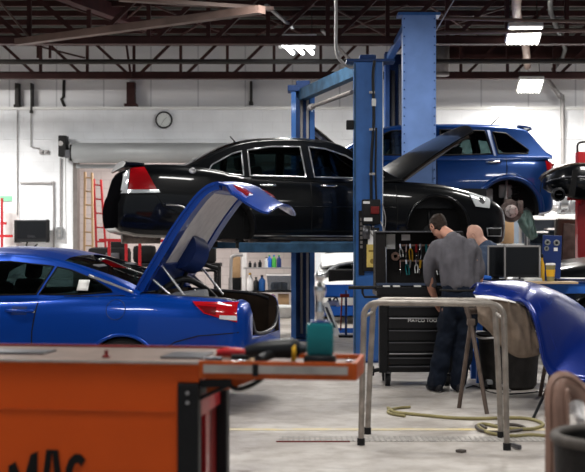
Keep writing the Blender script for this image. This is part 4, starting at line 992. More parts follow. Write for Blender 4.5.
# far column opens towards the camera: carriage, dark inner channel
bm = new(); b2(bm, -.13, .13, .02, .10, .05, 3.5); obj('inner_channel', bm, 'lift_blue_dark', f_)
bm = new(); cyl(bm, (-.02, -.02, .1), (-.02, -.02, 3.5), .022, n=10); b2(bm, .05, .085, -.04, .0, .1, 3.5); obj('lift_ram', bm, 'conduit', f_)
bm = new(); b2(bm, -.16, .14, -.10, .05, 1.30, 1.62, .01); obj('carriage', bm, 'lift_blue_dark', f_)
bm = new(); b2(bm, -.22, .2, -.16, .16, 1.51+144/69.2, 1.51+150/69.2, .01); b2(bm, -.1, .1, -.1, .1, 1.51+149/69.2, 1.51+155/69.2, .01); obj('top_plate', bm, 'lift_blue_dark', f_)
# crossbeam
bm = new(); q0 = Vector((.02-.06, .1, z_near-.05)); q1 = Vector((far_off[0], far_off[1]-.1, z_near-.05)); bar(bm, q0, q1, .12, .16); obj('crossbeam', bm, 'lift_arm_blue', lift)
bm = new(); tube(bm, [P(352, 92, 14.95)-Vector((.885, 15, 0)), P(311, 107, 17.4)-Vector((.885, 15, 0))], .028, 10); obj('shutoff_bar', bm, 'pipe_grey', lift, smooth=60)
bm = new(); cyl(bm, P(312.5, 106.5, 17.3)-Vector((.885, 15, 0)), P(310, 107.5, 17.5)-Vector((.885, 15, 0)), .045, n=12); obj('bar_end_cap', bm, 'conduit', lift)
for (p0, dx, k) in ((-.05, -.1, 0),):
    pass
def arm(pxy, q, z, name='swing_arm'):
    e = bpy.data.objects.new(name, None); COL.objects.link(e); e.parent = lift
    p = Vector((*pxy, z)); q = Vector((*q, z)); mid = p.lerp(q, .55)
    bm = new(); bar(bm, p, mid, .13, .12); obj('arm_outer', bm, 'lift_arm_blue', e)
    bm = new(); bar(bm, mid, q, .09, .09); obj('arm_inner', bm, 'lift_arm_blue', e)
    bm = new(); cyl(bm, q-Vector((0, 0, .03)), q+Vector((0, 0, .09)), .05, n=16); cyl(bm, q+Vector((0, 0, .05)), q+Vector((0, 0, .065)), .07, n=16); obj('lift_pad', bm, 'rubber', e)
    bm = new(); cyl(bm, p-Vector((0, 0, .09)), p+Vector((0, 0, .09)), .045, n=14); obj('arm_pivot', bm, 'lift_blue_dark', e)
arm((-.08, .05), (-1.55, .62), 1.385); arm((.14, .08), (.95, .75), 1.385); arm((far_off[0]-.1, far_off[1]-.1), (-1.95, 1.95), 1.385); arm((far_off[0]+.1, far_off[1]-.1), (.45, 2.35), 1.385)
# long rail below the sedan as seen side-on
bm = new(); b2(bm, -1.53, -.14, -.02, .08, 1.31, 1.43, .01); bar(bm, (-.14, .03, 1.40), (-.02, .03, 1.52), .08, .06); obj('arm_rail', bm, 'lift_arm_blue', lift)
# power unit on the near column
pu = bpy.data.objects.new('power_unit', None); COL.objects.link(pu); pu.parent = lift; pu.location = P(371, 212, 14.84)-Vector((.885, 15, 0))
bm = new(); box(bm, (0, -.02, 0), (.22, .14, .30), .02); obj('power_box', bm, 'black_metal', pu, smooth=40)
bm = new(); box(bm, (.04, -.10, .02), (.10, .03, .09), .01); obj('red_switch', bm, 'dark_red', pu)
bm = new(); box(bm, (-.06, -.095, .11), (.08, .02, .03)); box(bm, (-.04, -.095, -.09), (.10, .02, .04)); obj('power_label', bm, 'paper', pu)
bm = new(); cyl(bm, (-.06, -.06, -.16), (-.06, -.06, -.32), .045, n=14); cyl(bm, (.02, -.04, -.15), (.02, -.04, -.22), .02, n=10); obj('oil_valve', bm, 'gun_metal', pu)
bm = new(); tube(bm, [(.0, -.04, .15), (.0, -.05, .6), (.03, -.05, 1.1), (.02, -.05, 1.6), (.04, -.03, 1.8)], .018, k=4); tube(bm, [(.06, -.04, .15), (.05, -.05, .5), (.06, -.05, 1.0)], .012, k=4); obj('hydraulic_hose', bm, 'black_plastic', pu, smooth=60)
bm = new(); box(bm, (.03, -.06, 1.30), (.05, .04, .09), .008); obj('hose_clip', bm, 'paper', pu)
for z in (.45, .98, 1.42):
    bm = new(); box(bm, (.01, -.05, z), (.07, .03, .03), .005); obj('hose_bracket', bm, 'conduit', pu)
bm = new(); tube(bm, [(.10, -.06, -.1), (.14, -.07, -.2), (.11, -.07, -.32), (.0, -.06, -.26), (-.02, -.06, -.16)], .008, k=4); tube(bm, [(.13, -.05, .1), (.17, -.05, -.1), (.13, -.05, -.35)], .006, k=4); obj('power_cable', bm, 'conduit', pu, smooth=60)
bm = new(); p = P(350, 125, 14.88)-Vector((.885, 15, 0)); box(bm, p, (.09, .1, .11), .01); obj('limit_switch', bm, 'black_metal', lift)
# warning card and yellow tag hung on the column
p = P(371.5, 249.5, 14.80)
t = thing('warning_tag', 'yellow tag under a white card clipped to the near lift column', 'tag', p)
bm = new(); box(bm, (0, .03, 0), (.19, .03, .52), .01); obj('tag_backing', bm, 'black_metal', t)
bm = new(); box(bm, (0.01, 0, .145), (.105, .01, .17)); obj('white_card', bm, 'paper', t)
bm = new(); box(bm, (0.01, 0, -.075), (.135, .01, .27)); obj('yellow_card', bm, 'paper_yellow', t)
mk = mat('tag_ink', (0.25, 0.17, 0.04), 0.8)
bm = new(); lathe(bm, [(.03, 0), (.03, -.002)], (.01, -.006, -.14), 16, 'y'); obj('printed_mark', bm, 'tag_ink', t)
bm = new()
for k in range(1): b2(bm, -.035, .055, -.0075, -.005, -.03, -.005)
obj('printed_lines', bm, 'tag_ink', t)
for i, ch in enumerate('ROTARY'): pass
# faint vertical lettering strip on the column
t = thing('column_decal', 'narrow dark strip with pale vertical lettering on the near lift column', 'decal', P(361.5, 240, 14.868))
bm = new(); b2(bm, -.035, .035, -.004, .004, -.42, .35); obj('decal_strip', bm, 'black_metal', t)
bm = new()
for k in range(7): b2(bm, -.016, .014, -.0065, -.004, -.10+k*.055, -.065+k*.055)
obj('worn_marks', bm, 'pipe_grey', t)['kind'] = 'stuff'

# ---------------------------------------------------------------- tall column lift carrying the SUV
col_ = thing('column_lift', 'tall blue riveted column lift rising beside the blue SUV', 'car lift', (1.79, 17.72, 0))
ZC = 1.51+222*17.6/F
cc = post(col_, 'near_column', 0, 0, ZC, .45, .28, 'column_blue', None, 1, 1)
bm = new(); b2(bm, -.235, -.19, -.152, -.144, .1, ZC); b2(bm, .19, .235, -.152, -.144, .1, ZC); obj('column_flange', bm, 'column_blue', cc)
bm = new()
for k in range(28):
    z = 1.2+k*.125
    for s in (-1, 1): cyl(bm, (s*.213, -.152, z), (s*.213, -.165, z), .010, n=8)
obj('rivets', bm, 'lift_blue_dark', cc)['kind'] = 'stuff'
bm = new(); b2(bm, -.20, .20, -.150, -.1395, 2.58, 2.59); obj('column_joint', bm, 'lift_blue_dark', cc)
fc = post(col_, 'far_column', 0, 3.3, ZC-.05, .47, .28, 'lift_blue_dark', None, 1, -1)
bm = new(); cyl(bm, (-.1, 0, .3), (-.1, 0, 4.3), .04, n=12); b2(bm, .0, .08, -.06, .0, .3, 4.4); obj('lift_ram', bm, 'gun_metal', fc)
bm = new(); b2(bm, -.30, .30, -.16, .16, ZC-.02, ZC+.02); bar(bm, (-.16, .1, ZC-.14), (-.16, 3.2, ZC-.14), .10, .10); bar(bm, (.1, .1, ZC-.1), (.1, 3.2, ZC-.1), .12, .14); obj('crossbeam', bm, 'lift_blue', col_)
for (p0, q0) in (((-.1, .1), (-1.15, .95)), ((.1, .1), (1.25, .95)), ((-.1, 3.2), (-1.15, 2.1)), ((.1, 3.2), (1.25, 2.1))):
    e = bpy.data.objects.new('swing_arm', None); COL.objects.link(e); e.parent = col_
    p = Vector((*p0, 1.62)); q = Vector((*q0, 1.62)); mid = p.lerp(q, .55)
    bm = new(); bar(bm, p, mid, .13, .10); obj('arm_outer', bm, 'lift_blue_dark', e); bm = new(); bar(bm, mid, q, .09, .08); obj('arm_inner', bm, 'lift_blue_dark', e)
    bm = new(); cyl(bm, q, q+Vector((0, 0, .15)), .06, n=16); obj('lift_pad', bm, 'rubber', e)
# ============================================================ people
def ring_chain(bm, secs, n=20, ref=Vector((1, 0, 0))):
    """secs: (centre, half width along ref, half depth). closed lofted limb with rounded ends"""
    C_ = [Vector(s[0]) for s in secs]; R = []
    def ring(c, t, a, b_):
        u = (ref-t*ref.dot(t)); u = u.normalized() if u.length > 1e-3 else Vector((0, 1, 0)); v = t.cross(u)
        return [bm.verts.new(c+u*a*math.cos(2*PI*i/n)+v*b_*math.sin(2*PI*i/n)) for i in range(n)]
    N_ = len(secs)
    for i, s in enumerate(secs):
        t = (C_[min(i+1, N_-1)]-C_[max(i-1, 0)]).normalized()
        if i == 0:
            for k in (.25, .65, .9): R.append(ring(C_[0]-t*min(s[1], s[2])*math.sqrt(1-k*k)*.8, t, s[1]*k, s[2]*k))
        R.append(ring(C_[i], t, s[1], s[2]))
        if i == N_-1:
            for k in (.9, .65, .25): R.append(ring(C_[-1]+t*min(s[1], s[2])*math.sqrt(1-k*k)*.8, t, s[1]*k, s[2]*k))
    for A_, B2 in zip(R, R[1:]):
        for i in range(n): bm.faces.new((A_[i], A_[(i+1) % n], B2[(i+1) % n], B2[i]))
    bm.faces.new(R[0][::-1]); bm.faces.new(R[-1])
def smooth_secs(secs, k=4):
    pts = catmull([(s[0][0], s[0][1], s[0][2]) for s in secs], k); a = catmull([(s[1], s[2], 0) for s in secs], k)
    return [(p, max(q.x, .003), max(q.y, .003)) for p, q in zip(pts, a)]
def organic(name, chains, m, parent, vox=.014, wr=0.0, wsc=9.0, stretch=(1, 1, .45), it=4, post=None):
    bm = new()
    for c in chains:
        ref = Vector((1, 0, 0))
        if isinstance(c, tuple): c, ref = c
        ring_chain(bm, smooth_secs(c), ref=ref)
    bmesh.ops.recalc_face_normals(bm, faces=bm.faces)
    me = bpy.data.meshes.new('t'); bm.to_mesh(me); bm.free(); o = bpy.data.objects.new('t', me); COL.objects.link(o)
    r = o.modifiers.new('r', 'REMESH'); r.mode = 'VOXEL'; r.voxel_size = vox
    s = o.modifiers.new('s', 'SMOOTH'); s.factor = .5; s.iterations = it
    dg = bpy.context.evaluated_depsgraph_get(); dg.update(); me2 = bpy.data.meshes.new_from_object(o.evaluated_get(dg)); bpy.data.objects.remove(o)
    b_ = new(); b_.from_mesh(me2); bmesh.ops.recalc_face_normals(b_, faces=b_.faces)
    if post: post(b_)
    if wr > 0:
        b_.normal_update(); mv = []
        for v in b_.verts:
            p = Vector((v.co.x*stretch[0], v.co.y*stretch[1], v.co.z*stretch[2]))*wsc
            h = noise.noise(p)+.5*noise.noise(p*2.3+Vector((3, 1, 7))); mv.append((v, v.normal*h*wr))
        for v, d in mv: v.co += d
    o = obj(name, b_, m, parent, smooth=180); return o
def hand_chains(w, d, side, curl=.5, ref=Vector((0, 1, 0))):
    """w wrist point, d direction of the hand (unit), side = thumb direction (unit). fingers slightly curled"""
    w = Vector(w); d = Vector(d).normalized(); s = Vector(side); s = (s-d*s.dot(d)).normalized(); nrm = d.cross(s)
    out = [([(w-d*.03, .027, .020), (w+d*.02, .030, .019), (w+d*.06, .040, .016), (w+d*.09, .038, .014)], s)]
    for k, (off, ln) in enumerate(((.030, .070), (.010, .078), (-.010, .072), (-.029, .056))):
        b0 = w+d*.085+s*off; p1 = b0+d*ln*.42+nrm*curl*.010; p2 = p1+d*ln*.30+nrm*curl*.022; p3 = p2+d*ln*.18+nrm*curl*.030
        out.append(([(b0-d*.02, .009, .009), (b0, .0095, .009), (p1, .0088, .0085), (p2, .0082, .008), (p3, .007, .007)], s))
    t0 = w+d*.025+s*.026; out.append(([(t0-s*.01, .012, .012), (t0+d*.025+s*.018, .011, .011), (t0+d*.055+s*.028+nrm*.01, .0098, .0095), (t0+d*.08+s*.026+nrm*.018, .008, .008)], s))
    return out
def head_post(c, sc, yaw_dir, up=Vector((0, 0, 1))):
    """pull out a brow, nose and chin by moving vertices; c centre, yaw_dir = where the face looks"""
    f = Vector(yaw_dir).normalized(); s = f.cross(Vector(up)).normalized(); u = s.cross(f)
    def fn(b_):
        for v in b_.verts:
            r = (v.co-c)/sc; x, y, z = r.dot(s), r.dot(f), r.dot(u)
            if r.length > .2: continue
            if y > .02:
                nose = math.exp(-(x/.013)**2)*math.exp(-((z+.022)/.018)**2)*.026*(1 if z > -.05 else .3)
                br = math.exp(-(x/.013)**2)*math.exp(-((z-.0)/.02)**2)*.010
                eye = -.009*sum(math.exp(-((x-q)/.014)**2) for q in (-.031, .031))*math.exp(-((z-.006)/.010)**2)
                brow = .005*math.exp(-(x/.05)**2)*math.exp(-((z-.026)/.009)**2)
                lip = .006*math.exp(-(x/.022)**2)*(math.exp(-((z+.060)/.005)**2)+math.exp(-((z+.072)/.005)**2))
                chin = .008*math.exp(-(x/.025)**2)*math.exp(-((z+.100)/.014)**2)
                v.co += f*(nose+br+eye+brow+lip+chin)*sc
    return fn
def head_chain(c, f, up, sc=1.0):
    f = Vector(f).normalized(); u = Vector(up).normalized(); s = f.cross(u).normalized(); u = s.cross(f)
    q = lambda a, b_, d: Vector(c)+(f*a+u*b_)*sc
    return [(q(.02, -.105, 0), .030*sc, .030*sc), (q(.018, -.085, 0), .048*sc, .050*sc), (q(.008, -.05, 0), .062*sc, .078*sc), (q(0, 0, 0), .073*sc, .094*sc), (q(-.004, .04, 0), .075*sc, .098*sc), (q(-.004, .08, 0), .062*sc, .082*sc), (q(-.002, .105, 0), .036*sc, .050*sc)], s
def face_bits(root, c, f, up, sc=1.0, skin='skin'):
    f = Vector(f).normalized(); s = f.cross(Vector(up)).normalized(); u = s.cross(f); c = Vector(c)
    R = Matrix((s, f, u)).transposed().to_4x4()
    for k in (-1, 1):
        p = c+(s*k*.031+f*.078+u*.006)*sc
        bm = new(); bmesh.ops.create_uvsphere(bm, u_segments=12, v_segments=8, radius=.011*sc); [setattr(v, 'co', v.co+p) for v in bm.verts]; obj('eye', bm, 'white_plastic', root, smooth=180)
        bm = new()
        pts = []
        for i in range(14):
            a = 2*PI*i/14; pts.append(c+(s*k*(.077+.004*math.sin(a))-f*(.005-.018*math.cos(a))+u*(.0+.031*math.sin(a)))*sc)
        tube(bm, pts, .006*sc, 6, closed=True)
        g0 = c+s*k*.076*sc-f*.004*sc; 
        for i in range(14):
            vs = [bm.verts.new(g0), bm.verts.new(pts[i]), bm.verts.new(pts[(i+1) % 14])]; bm.faces.new(vs)
        obj('ear', bm, skin, root, smooth=180)
    bm = new(); tube(bm, [c+(s*.024*t+f*(.089-.004*t*t)-u*.066)*sc for t in (-1, -.5, 0, .5, 1)], .003*sc, 6); obj('mouth', bm, 'dark_red', root, smooth=60)

def person(name, label, loc, hx, lean, shirt, pants, head, face, up, hairm, skin, pose, sc=1.0):
    pass
# ---- worker seen from behind, leaning over the tool chest. local: x right, y away, feet at z 0
# the body mesh itself is the top-level object
def world_shift(o, loc): o.location = loc
W1 = FL(450.5, 391.5); 
hc = Vector((-.085, .27, 1.60)); fdir = Vector((-.35, .72, -.62)).normalized(); upd = Vector((-.30, .55, .78))
hd, sref = head_chain(hc, fdir, upd)
neck = [(Vector((.045, .05, 1.44)), .060, .062), (Vector((.02, .11, 1.50)), .058, .060), (Vector((-.02, .18, 1.54)), .056, .058), (Vector((-.055, .23, 1.57)), .05, .055)]
armL = [((-.16, .07, 1.34), .055, .055), ((-.19, .09, 1.22), .050, .052), ((-.185, .11, 1.09), .042, .044), ((-.165, .17, .99), .040, .038), ((-.125, .23, .90), .030, .026), ((-.115, .25, .875), .027, .021)]
armR = [((.22, .03, 1.34), .055, .055), ((.265, .04, 1.25), .050, .052), ((.285, .05, 1.14), .044, .046), ((.285, .09, 1.05), .040, .038), ((.275, .13, .96), .030, .026), ((.272, .15, .935), .027, .021)]
legL = [((.02, .0, .95), .08, .09), ((-.02, .01, .75), .075, .08), ((-.07, .02, .50), .055, .06), ((-.11, .0, .30), .052, .055), ((-.14, .0, .10), .036, .04)]
legR = [((.17, .0, .95), .08, .09), ((.17, -.01, .75), .075, .08), ((.15, .0, .50), .055, .06), ((.11, -.02, .30), .052, .055), ((.08, -.03, .10), .036, .04)]
tors = [((.095, .0, .95), .14, .10), ((.09, .0, 1.10), .13, .095), ((.07, .02, 1.28), .15, .10), ((.045, .05, 1.40), .13, .085), ((.04, .05, 1.44), .07, .07)]
ch = [(hd, sref), neck, armL, armR, legL, legR, tors]
ch += hand_chains((-.115, .25, .875), (.35, .6, -.7), (.6, .4, .3)); ch += hand_chains((.272, .15, .935), (-.2, .5, -.8), (-.5, .7, .2))
p1 = organic('person', ch, 'skin', None, vox=.009, it=2, post=head_post(hc, 1.0, fdir, upd))
tag(p1, 'person in a dark grey work shirt seen from behind, head bowed over the tool chest', 'person'); p1.location = W1
face_bits(p1, hc, fdir, upd)
s_ = sref; uu = s_.cross(fdir)
hq = lambda a, b_: hc+fdir*a+uu*b_
organic('hair', [([(hq(-.045, -.065), .050, .034), (hq(-.035, -.03), .070, .066), (hq(-.020, .02), .081, .092), (hq(-.008, .06), .079, .100), (hq(-.002, .095), .062, .084), (hq(.0, .118), .030, .045)], s_)], 'hair', p1, vox=.010, wr=.006, wsc=40, stretch=(1, 1, 1), it=2)
organic('shirt', [
    [((.10, .0, 1.0), .175, .13), ((.10, .0, 1.04), .195, .142), ((.09, .0, 1.12), .195, .142), ((.07, .01, 1.22), .195, .142), ((.05, .03, 1.34), .20, .132), ((.045, .045, 1.43), .17, .11), ((.035, .06, 1.485), .085, .080)],
    [((-.07, .05, 1.42), .080, .078), ((-.145, .06, 1.37), .080, .082), ((-.18, .08, 1.27), .070, .074), ((-.185, .095, 1.17), .066, .070), ((-.18, .12, 1.09), .064, .066), ((-.17, .14, 1.04), .060, .060)],
    [((.15, .03, 1.42), .080, .078), ((.215, .03, 1.37), .080, .082), ((.25, .045, 1.28), .070, .074), ((.27, .05, 1.20), .066, .068), ((.28, .055, 1.15), .062, .062), ((.285, .06, 1.13), .060, .060)],
    ], 'shirt_grey', p1, vox=.013, wr=.024, wsc=9, stretch=(1.5, 1, .35), it=4)
bm = new(); pts = [Vector((.035, .065, 1.49))+Vector((.075*math.cos(a), .070*math.sin(a), .012*math.sin(a))) for a in [2*PI*i/24 for i in range(24)]]; tube(bm, pts, .016, 8, closed=True); obj('collar', bm, 'shirt_grey', p1, smooth=60)
organic('trousers', [
    [((.097, .0, .99), .185, .135), ((.097, -.01, .93), .195, .145), ((.095, -.01, .86), .195, .145), ((.09, -.0, .80), .17, .13)],
    [((.02, .0, .90), .105, .13), ((-.005, .005, .75), .105, .12), ((-.045, .01, .55), .095, .105), ((-.085, .01, .35), .088, .098), ((-.125, .0, .16), .083, .095), ((-.14, .0, .075), .080, .092)],
    [((.165, .0, .90), .105, .13), ((.165, -.005, .75), .108, .12), ((.15, .0, .55), .098, .105), ((.12, -.01, .35), .090, .098), ((.085, -.03, .16), .085, .095), ((.07, -.03, .075), .084, .094)],
    ], 'trouser_navy', p1, vox=.013, wr=.022, wsc=9, stretch=(1, 1, .9), it=4)
bm = new(); pts = [Vector((.097, .0, .985))+Vector((.195*math.cos(a), .142*math.sin(a), .0)) for a in [2*PI*i/28 for i in range(28)]]; tube(bm, pts, .012, 6, closed=True); obj('belt', bm, 'belt', p1, smooth=60)
for x, y, an in ((-.145, .02, .25), (.085, -.01, -.05)):
    R = Euler((0, 0, an)).to_matrix(); pt = lambda a, b_, z: Vector((x, y, 0))+R @ Vector((a, b_, z))
    organic('shoe', [([(pt(0, -.11, .045), .036, .040), (pt(0, -.06, .055), .042, .052), (pt(0, .02, .050), .047, .048), (pt(0, .10, .036), .050, .034), (pt(0, .165, .030), .042, .026)], R @ Vector((1, 0, 0))), [(pt(0, -.05, .06), .045, .05), (pt(0, -.04, .12), .042, .048)]], 'shoe', p1, vox=.010, it=3)
# ---- second worker, bald, beyond the first, facing the chest from the side (towards the left)
W2 = Vector((2.20, 13.85, 0)); RZ = math.radians(62)   # local y (forward) turned towards -x
hc = Vector((.0, .17, 1.515)); fdir = Vector((.0, .80, -.60)).normalized(); upd = Vector((0, .55, .8))
hd, sref = head_chain(hc, fdir, upd, .98)
neck = [(Vector((0, .02, 1.34)), .06, .062), (Vector((0, .06, 1.41)), .058, .06), (Vector((0, .11, 1.46)), .056, .058)]
mk_ = lambda s: [((s*.20, .02, 1.28), .055, .055), ((s*.25, .03, 1.12), .05, .05), ((s*.25, .08, .99), .042, .044), ((s*.20, .22, .93), .038, .036), ((s*.16, .32, .93), .028, .022)]
lg_ = lambda s: [((s*.09, 0, .88), .085, .09), ((s*.10, .01, .70), .075, .08), ((s*.10, .02, .47), .055, .06), ((s*.10, .0, .28), .052, .055), ((s*.10, .0, .10), .036, .04)]
ch = [(hd, sref), neck, mk_(-1), mk_(1), lg_(-1), lg_(1), [((0, 0, .88), .14, .10), ((0, .0, 1.02), .13, .095), ((0, .01, 1.2), .15, .10), ((0, .02, 1.32), .13, .085), ((0, .02, 1.36), .07, .07)]]
for s in (-1, 1): ch += hand_chains((s*.16, .32, .93), (-s*.3, .95, -.1), (-s*.7, 0, .7))
p2 = organic('person', ch, 'skin_pale', None, vox=.009, it=2, post=head_post(hc, .98, fdir, upd))
tag(p2, 'bald person in a navy work shirt, partly hidden beyond the grey-shirted one', 'person'); p2.location = W2; p2.rotation_euler = (0, 0, RZ)
face_bits(p2, hc, fdir, upd, .98, 'skin_pale')
organic('shirt', [[((0, 0, .89), .19, .135), ((0, 0, .96), .20, .145), ((0, .0, 1.10), .205, .145), ((0, .01, 1.24), .21, .135), ((0, .02, 1.34), .17, .11), ((0, .045, 1.40), .085, .08)]]+
    [[((s*.13, .02, 1.33), .085, .08), ((s*.21, .02, 1.29), .082, .082), ((s*.25, .03, 1.16), .074, .076), ((s*.255, .05, 1.05), .068, .070), ((s*.25, .08, .99), .062, .062)] for s in (-1, 1)], 'shirt_navy', p2, vox=.013, wr=.02, wsc=10, stretch=(1.4, 1, .35))
organic('trousers', [[((0, 0, .92), .185, .135), ((0, -.01, .86), .19, .145), ((0, -.0, .78), .17, .13)]]+
    [[((s*.08, 0, .83), .10, .13), ((s*.09, .005, .68), .10, .115), ((s*.10, .01, .5), .09, .10), ((s*.10, .01, .3), .085, .095), ((s*.10, .0, .08), .08, .09)] for s in (-1, 1)], 'trouser_navy', p2, vox=.013, wr=.011, wsc=10)
for s in (-1, 1):
    x, y = s*.10, .02; pt = lambda a, b_, z: Vector((x+a, y+b_, z))
    organic('shoe', [[(pt(0, -.10, .045), .036, .040), (pt(0, -.05, .055), .042, .052), (pt(0, .03, .050), .047, .048), (pt(0, .11, .036), .050, .034), (pt(0, .17, .030), .042, .026)], [(pt(0, -.05, .06), .045, .05), (pt(0, -.04, .12), .042, .048)]], 'shoe', p2, vox=.010, it=3)
# ============================================================ black tool chest
ch_ = thing('tool_chest', 'black wheeled tool chest with open tool-hung top behind the bowed worker', 'tool chest', (0.90, 12.5, 0))
CW = .72
bm = new(); b2(bm, 0, CW, .02, .55, .14, .91, .01); obj('chest_body', bm, 'tool_black', ch_)
bm = new(); b2(bm, -.03, .05, -.03, .0, .14, .90)
for k in range(14):
    for x in (-.01, .025): cyl(bm, (x, -.03, .20+k*.05), (x, -.034, .20+k*.05), .006, n=6)
obj('corner_post', bm, 'black_metal', ch_)
bm = new(); b2(bm, CW-.05, CW+.03, -.03, 0, .14, .90); obj('corner_post', bm, 'black_metal', ch_)
zs = [.155, .215, .30, .345, .455, .575, .70, .815, .895]
for i, (a, b_) in enumerate(zip(zs, zs[1:])):
    e = bpy.data.objects.new('drawer', None); COL.objects.link(e); e.parent = ch_
    bm = new(); b2(bm, .06, CW-.06, -.02, .02, a+.006, b_-.006, .006); obj('drawer_front', bm, 'tool_black', e)
    bm = new(); b2(bm, .07, CW-.07, -.034, -.018, b_-.020, b_-.010, .002); obj('drawer_pull', bm, 'satin_trim' if i in (5, 2) else 'gun_metal', e)
text('brand_lettering', 'MATCO TOOLS', .048, 'paper', ch_, (.255, -.0225, .648), align='LEFT', sx=1.0)
bm = new(); b2(bm, -.06, CW+.06, -.06, .58, .905, .955, .012); b2(bm, -.06, CW+.06, -.07, -.05, .93, 1.0, .006); obj('top_tray', bm, 'tool_black', ch_)
bm = new()
for x in (.02, .12, .33): box(bm, (x+.02, -.04, 1.008), (.07, .05, .014), .003)
obj('tray_label', bm, 'paper', ch_)['label'] = 'small white labels on the tray lip'
bm = new(); tube(bm, [(-.01, -.03, .995), (-.12, -.05, .995), (-.34, -.05, .995)], .018, 8); tube(bm, [(-.01, -.03, .90), (-.18, -.05, .90), (-.2, -.05, .94), (-.2, -.05, .99)], .012, 8); obj('side_handle', bm, 'black_metal', ch_, smooth=60)
for x in (.06, CW-.06):
    for y in (.06, .48):
        e = bpy.data.objects.new('caster', None); COL.objects.link(e); e.parent = ch_; e.location = (x, y, 0)
        bm = new(); cyl(bm, (-.022, 0, .062), (.022, 0, .062), .062, n=20); obj('caster_wheel', bm, 'rubber', e, smooth=40)
        bm = new(); b2(bm, -.03, -.024, -.03, .04, .05, .14); b2(bm, .024, .03, -.03, .04, .05, .14); b2(bm, -.035, .035, -.04, .05, .13, .145); obj('caster_fork', bm, 'gun_metal', e)
bm = new(); cyl(bm, (-.12, .02, .155), (-.08, .02, .155), .05, n=16); cyl(bm, (-.09, .02, .155), (.0, .02, .17), .02, n=8); obj('side_wheel', bm, 'rubber', ch_, smooth=40)
mat('hutch_blue', (0.06, 0.08, 0.13), 0.4, 0.4)
# open top
tp = bpy.data.objects.new('hutch', None); COL.objects.link(tp); tp.parent = ch_
bm = new(); b2(bm, -.06, CW+.10, .42, .46, .955, 1.56); b2(bm, -.06, .045, .10, .46, .955, 1.55); b2(bm, CW+.06, CW+.10, .02, .46, .955, 1.55); obj('hutch_panel', bm, 'peg_black', tp)
bm = new(); b2(bm, -.06, CW+.10, .08, .46, 1.545, 1.56, .004); obj('hutch_edge', bm, 'gun_metal', tp)
bm = new(); b2(bm, .045, .052, .09, .11, 1.03, 1.40); b2(bm, -.05, CW+.06, .08, .10, 1.01, 1.035); obj('hutch_trim', bm, 'hutch_blue', tp)
bm = new(); tube(bm, [(.045, .095, 1.40), (.05, .095, 1.03)], .006, 6); obj('lid_stay', bm, 'grey_paint', tp)
bm = new(); b2(bm, .075, .165, .408, .416, 1.375, 1.53); obj('paper_notice', bm, 'paper', tp)
bm = new(); b2(bm, .23, .32, .408, .416, 1.465, 1.525); obj('paper_label', bm, 'trim_white', tp)
# tools hung in the hutch
bm = new(); b2(bm, .22, CW, .40, .418, 1.405, 1.425); b2(bm, .22, CW, .40, .418, 1.245, 1.262); tr = obj('tool_rail', bm, 'copper_board', tp)
rnd = random.Random(3)
cols = ['white_plastic', 'chrome', 'yellow_plastic', 'red_paint', 'chrome', 'teal_plastic', 'conduit', 'white_plastic', 'yellow_plastic', 'red_paint', 'conduit']
lbl = {}
def plier(loc, ln, m, an, label):
    t = thing('pliers', label, 'hand tool', loc, 0, 'hand tools hung in the chest top')
    R = Euler((0, an, 0)).to_matrix().to_4x4()
    bm = new(); box(bm, (0, 0, -.015), (.018, .012, .05), .003, R); obj('jaw', bm, 'chrome', t)
    for s in (-1, 1):
        bm = new(); tube(bm, [R @ Vector(v) for v in ((0, 0, -.035), (s*.016, 0, -.07), (s*.012, 0, -ln))], .007, 6, k=3); obj('grip', bm, m, t, smooth=60)
def driver(loc, ln, m, an, label):
    t = thing('screwdriver', label, 'hand tool', loc, 0, 'hand tools hung in the chest top')
    R = Euler((0, an, 0)).to_matrix().to_4x4()
    bm = new(); cyl(bm, R @ Vector((0, 0, .03)), R @ Vector((0, 0, -ln*.4)), .013, .010, n=10); obj('handle', bm, m, t, smooth=40)
    bm = new(); cyl(bm, R @ Vector((0, 0, -ln*.4)), R @ Vector((0, 0, -ln)), .004, n=8); obj('blade', bm, 'chrome', t)
ox, oy = .90, 12.5+.388
names = {'white_plastic': 'white', 'chrome': 'chrome', 'yellow_plastic': 'yellow', 'red_paint': 'red', 'teal_plastic': 'teal', 'conduit': 'grey'}
row_l = ['first from the white notice', 'second from the white notice', 'third from the white notice', 'fourth from the white notice', 'fifth from the white notice', 'sixth from the white notice', 'seventh from the white notice', 'eighth from the white notice']
for r_, z in ((0, 1.425), (1, 1.262)):
    for k in range(8):
        x = .215+k*.052+(.01 if k % 2 else 0); m = cols[(k+r_*4) % len(cols)]; an = rnd.uniform(-.25, .25)
        lab = '%s-gripped %%s on the %s rail of the chest top, %s' % (names[m], 'upper' if r_ == 0 else 'lower', row_l[k])
        if (k+r_) % 2 == 0: plier((ox+x, oy, z-.005), .13+.02*(k % 3), m, an, lab % 'pliers')
        else: driver((ox+x, oy+.003, z-.03), .13, m, an*.4, lab % 'screwdriver')
t = tag(obj('tape_roll', (lambda b_: (lathe(b_, [(.018, 0), (.045, 0), (.045, -.03), (.018, -.03), (.018, 0)], n=24, axis='y'), b_)[1])(new()), 'copper_board', None, (ox+.165, 12.5+.405, 1.30), smooth=40), 'round pinkish tape roll hung beside the lower tool rail', 'tape')

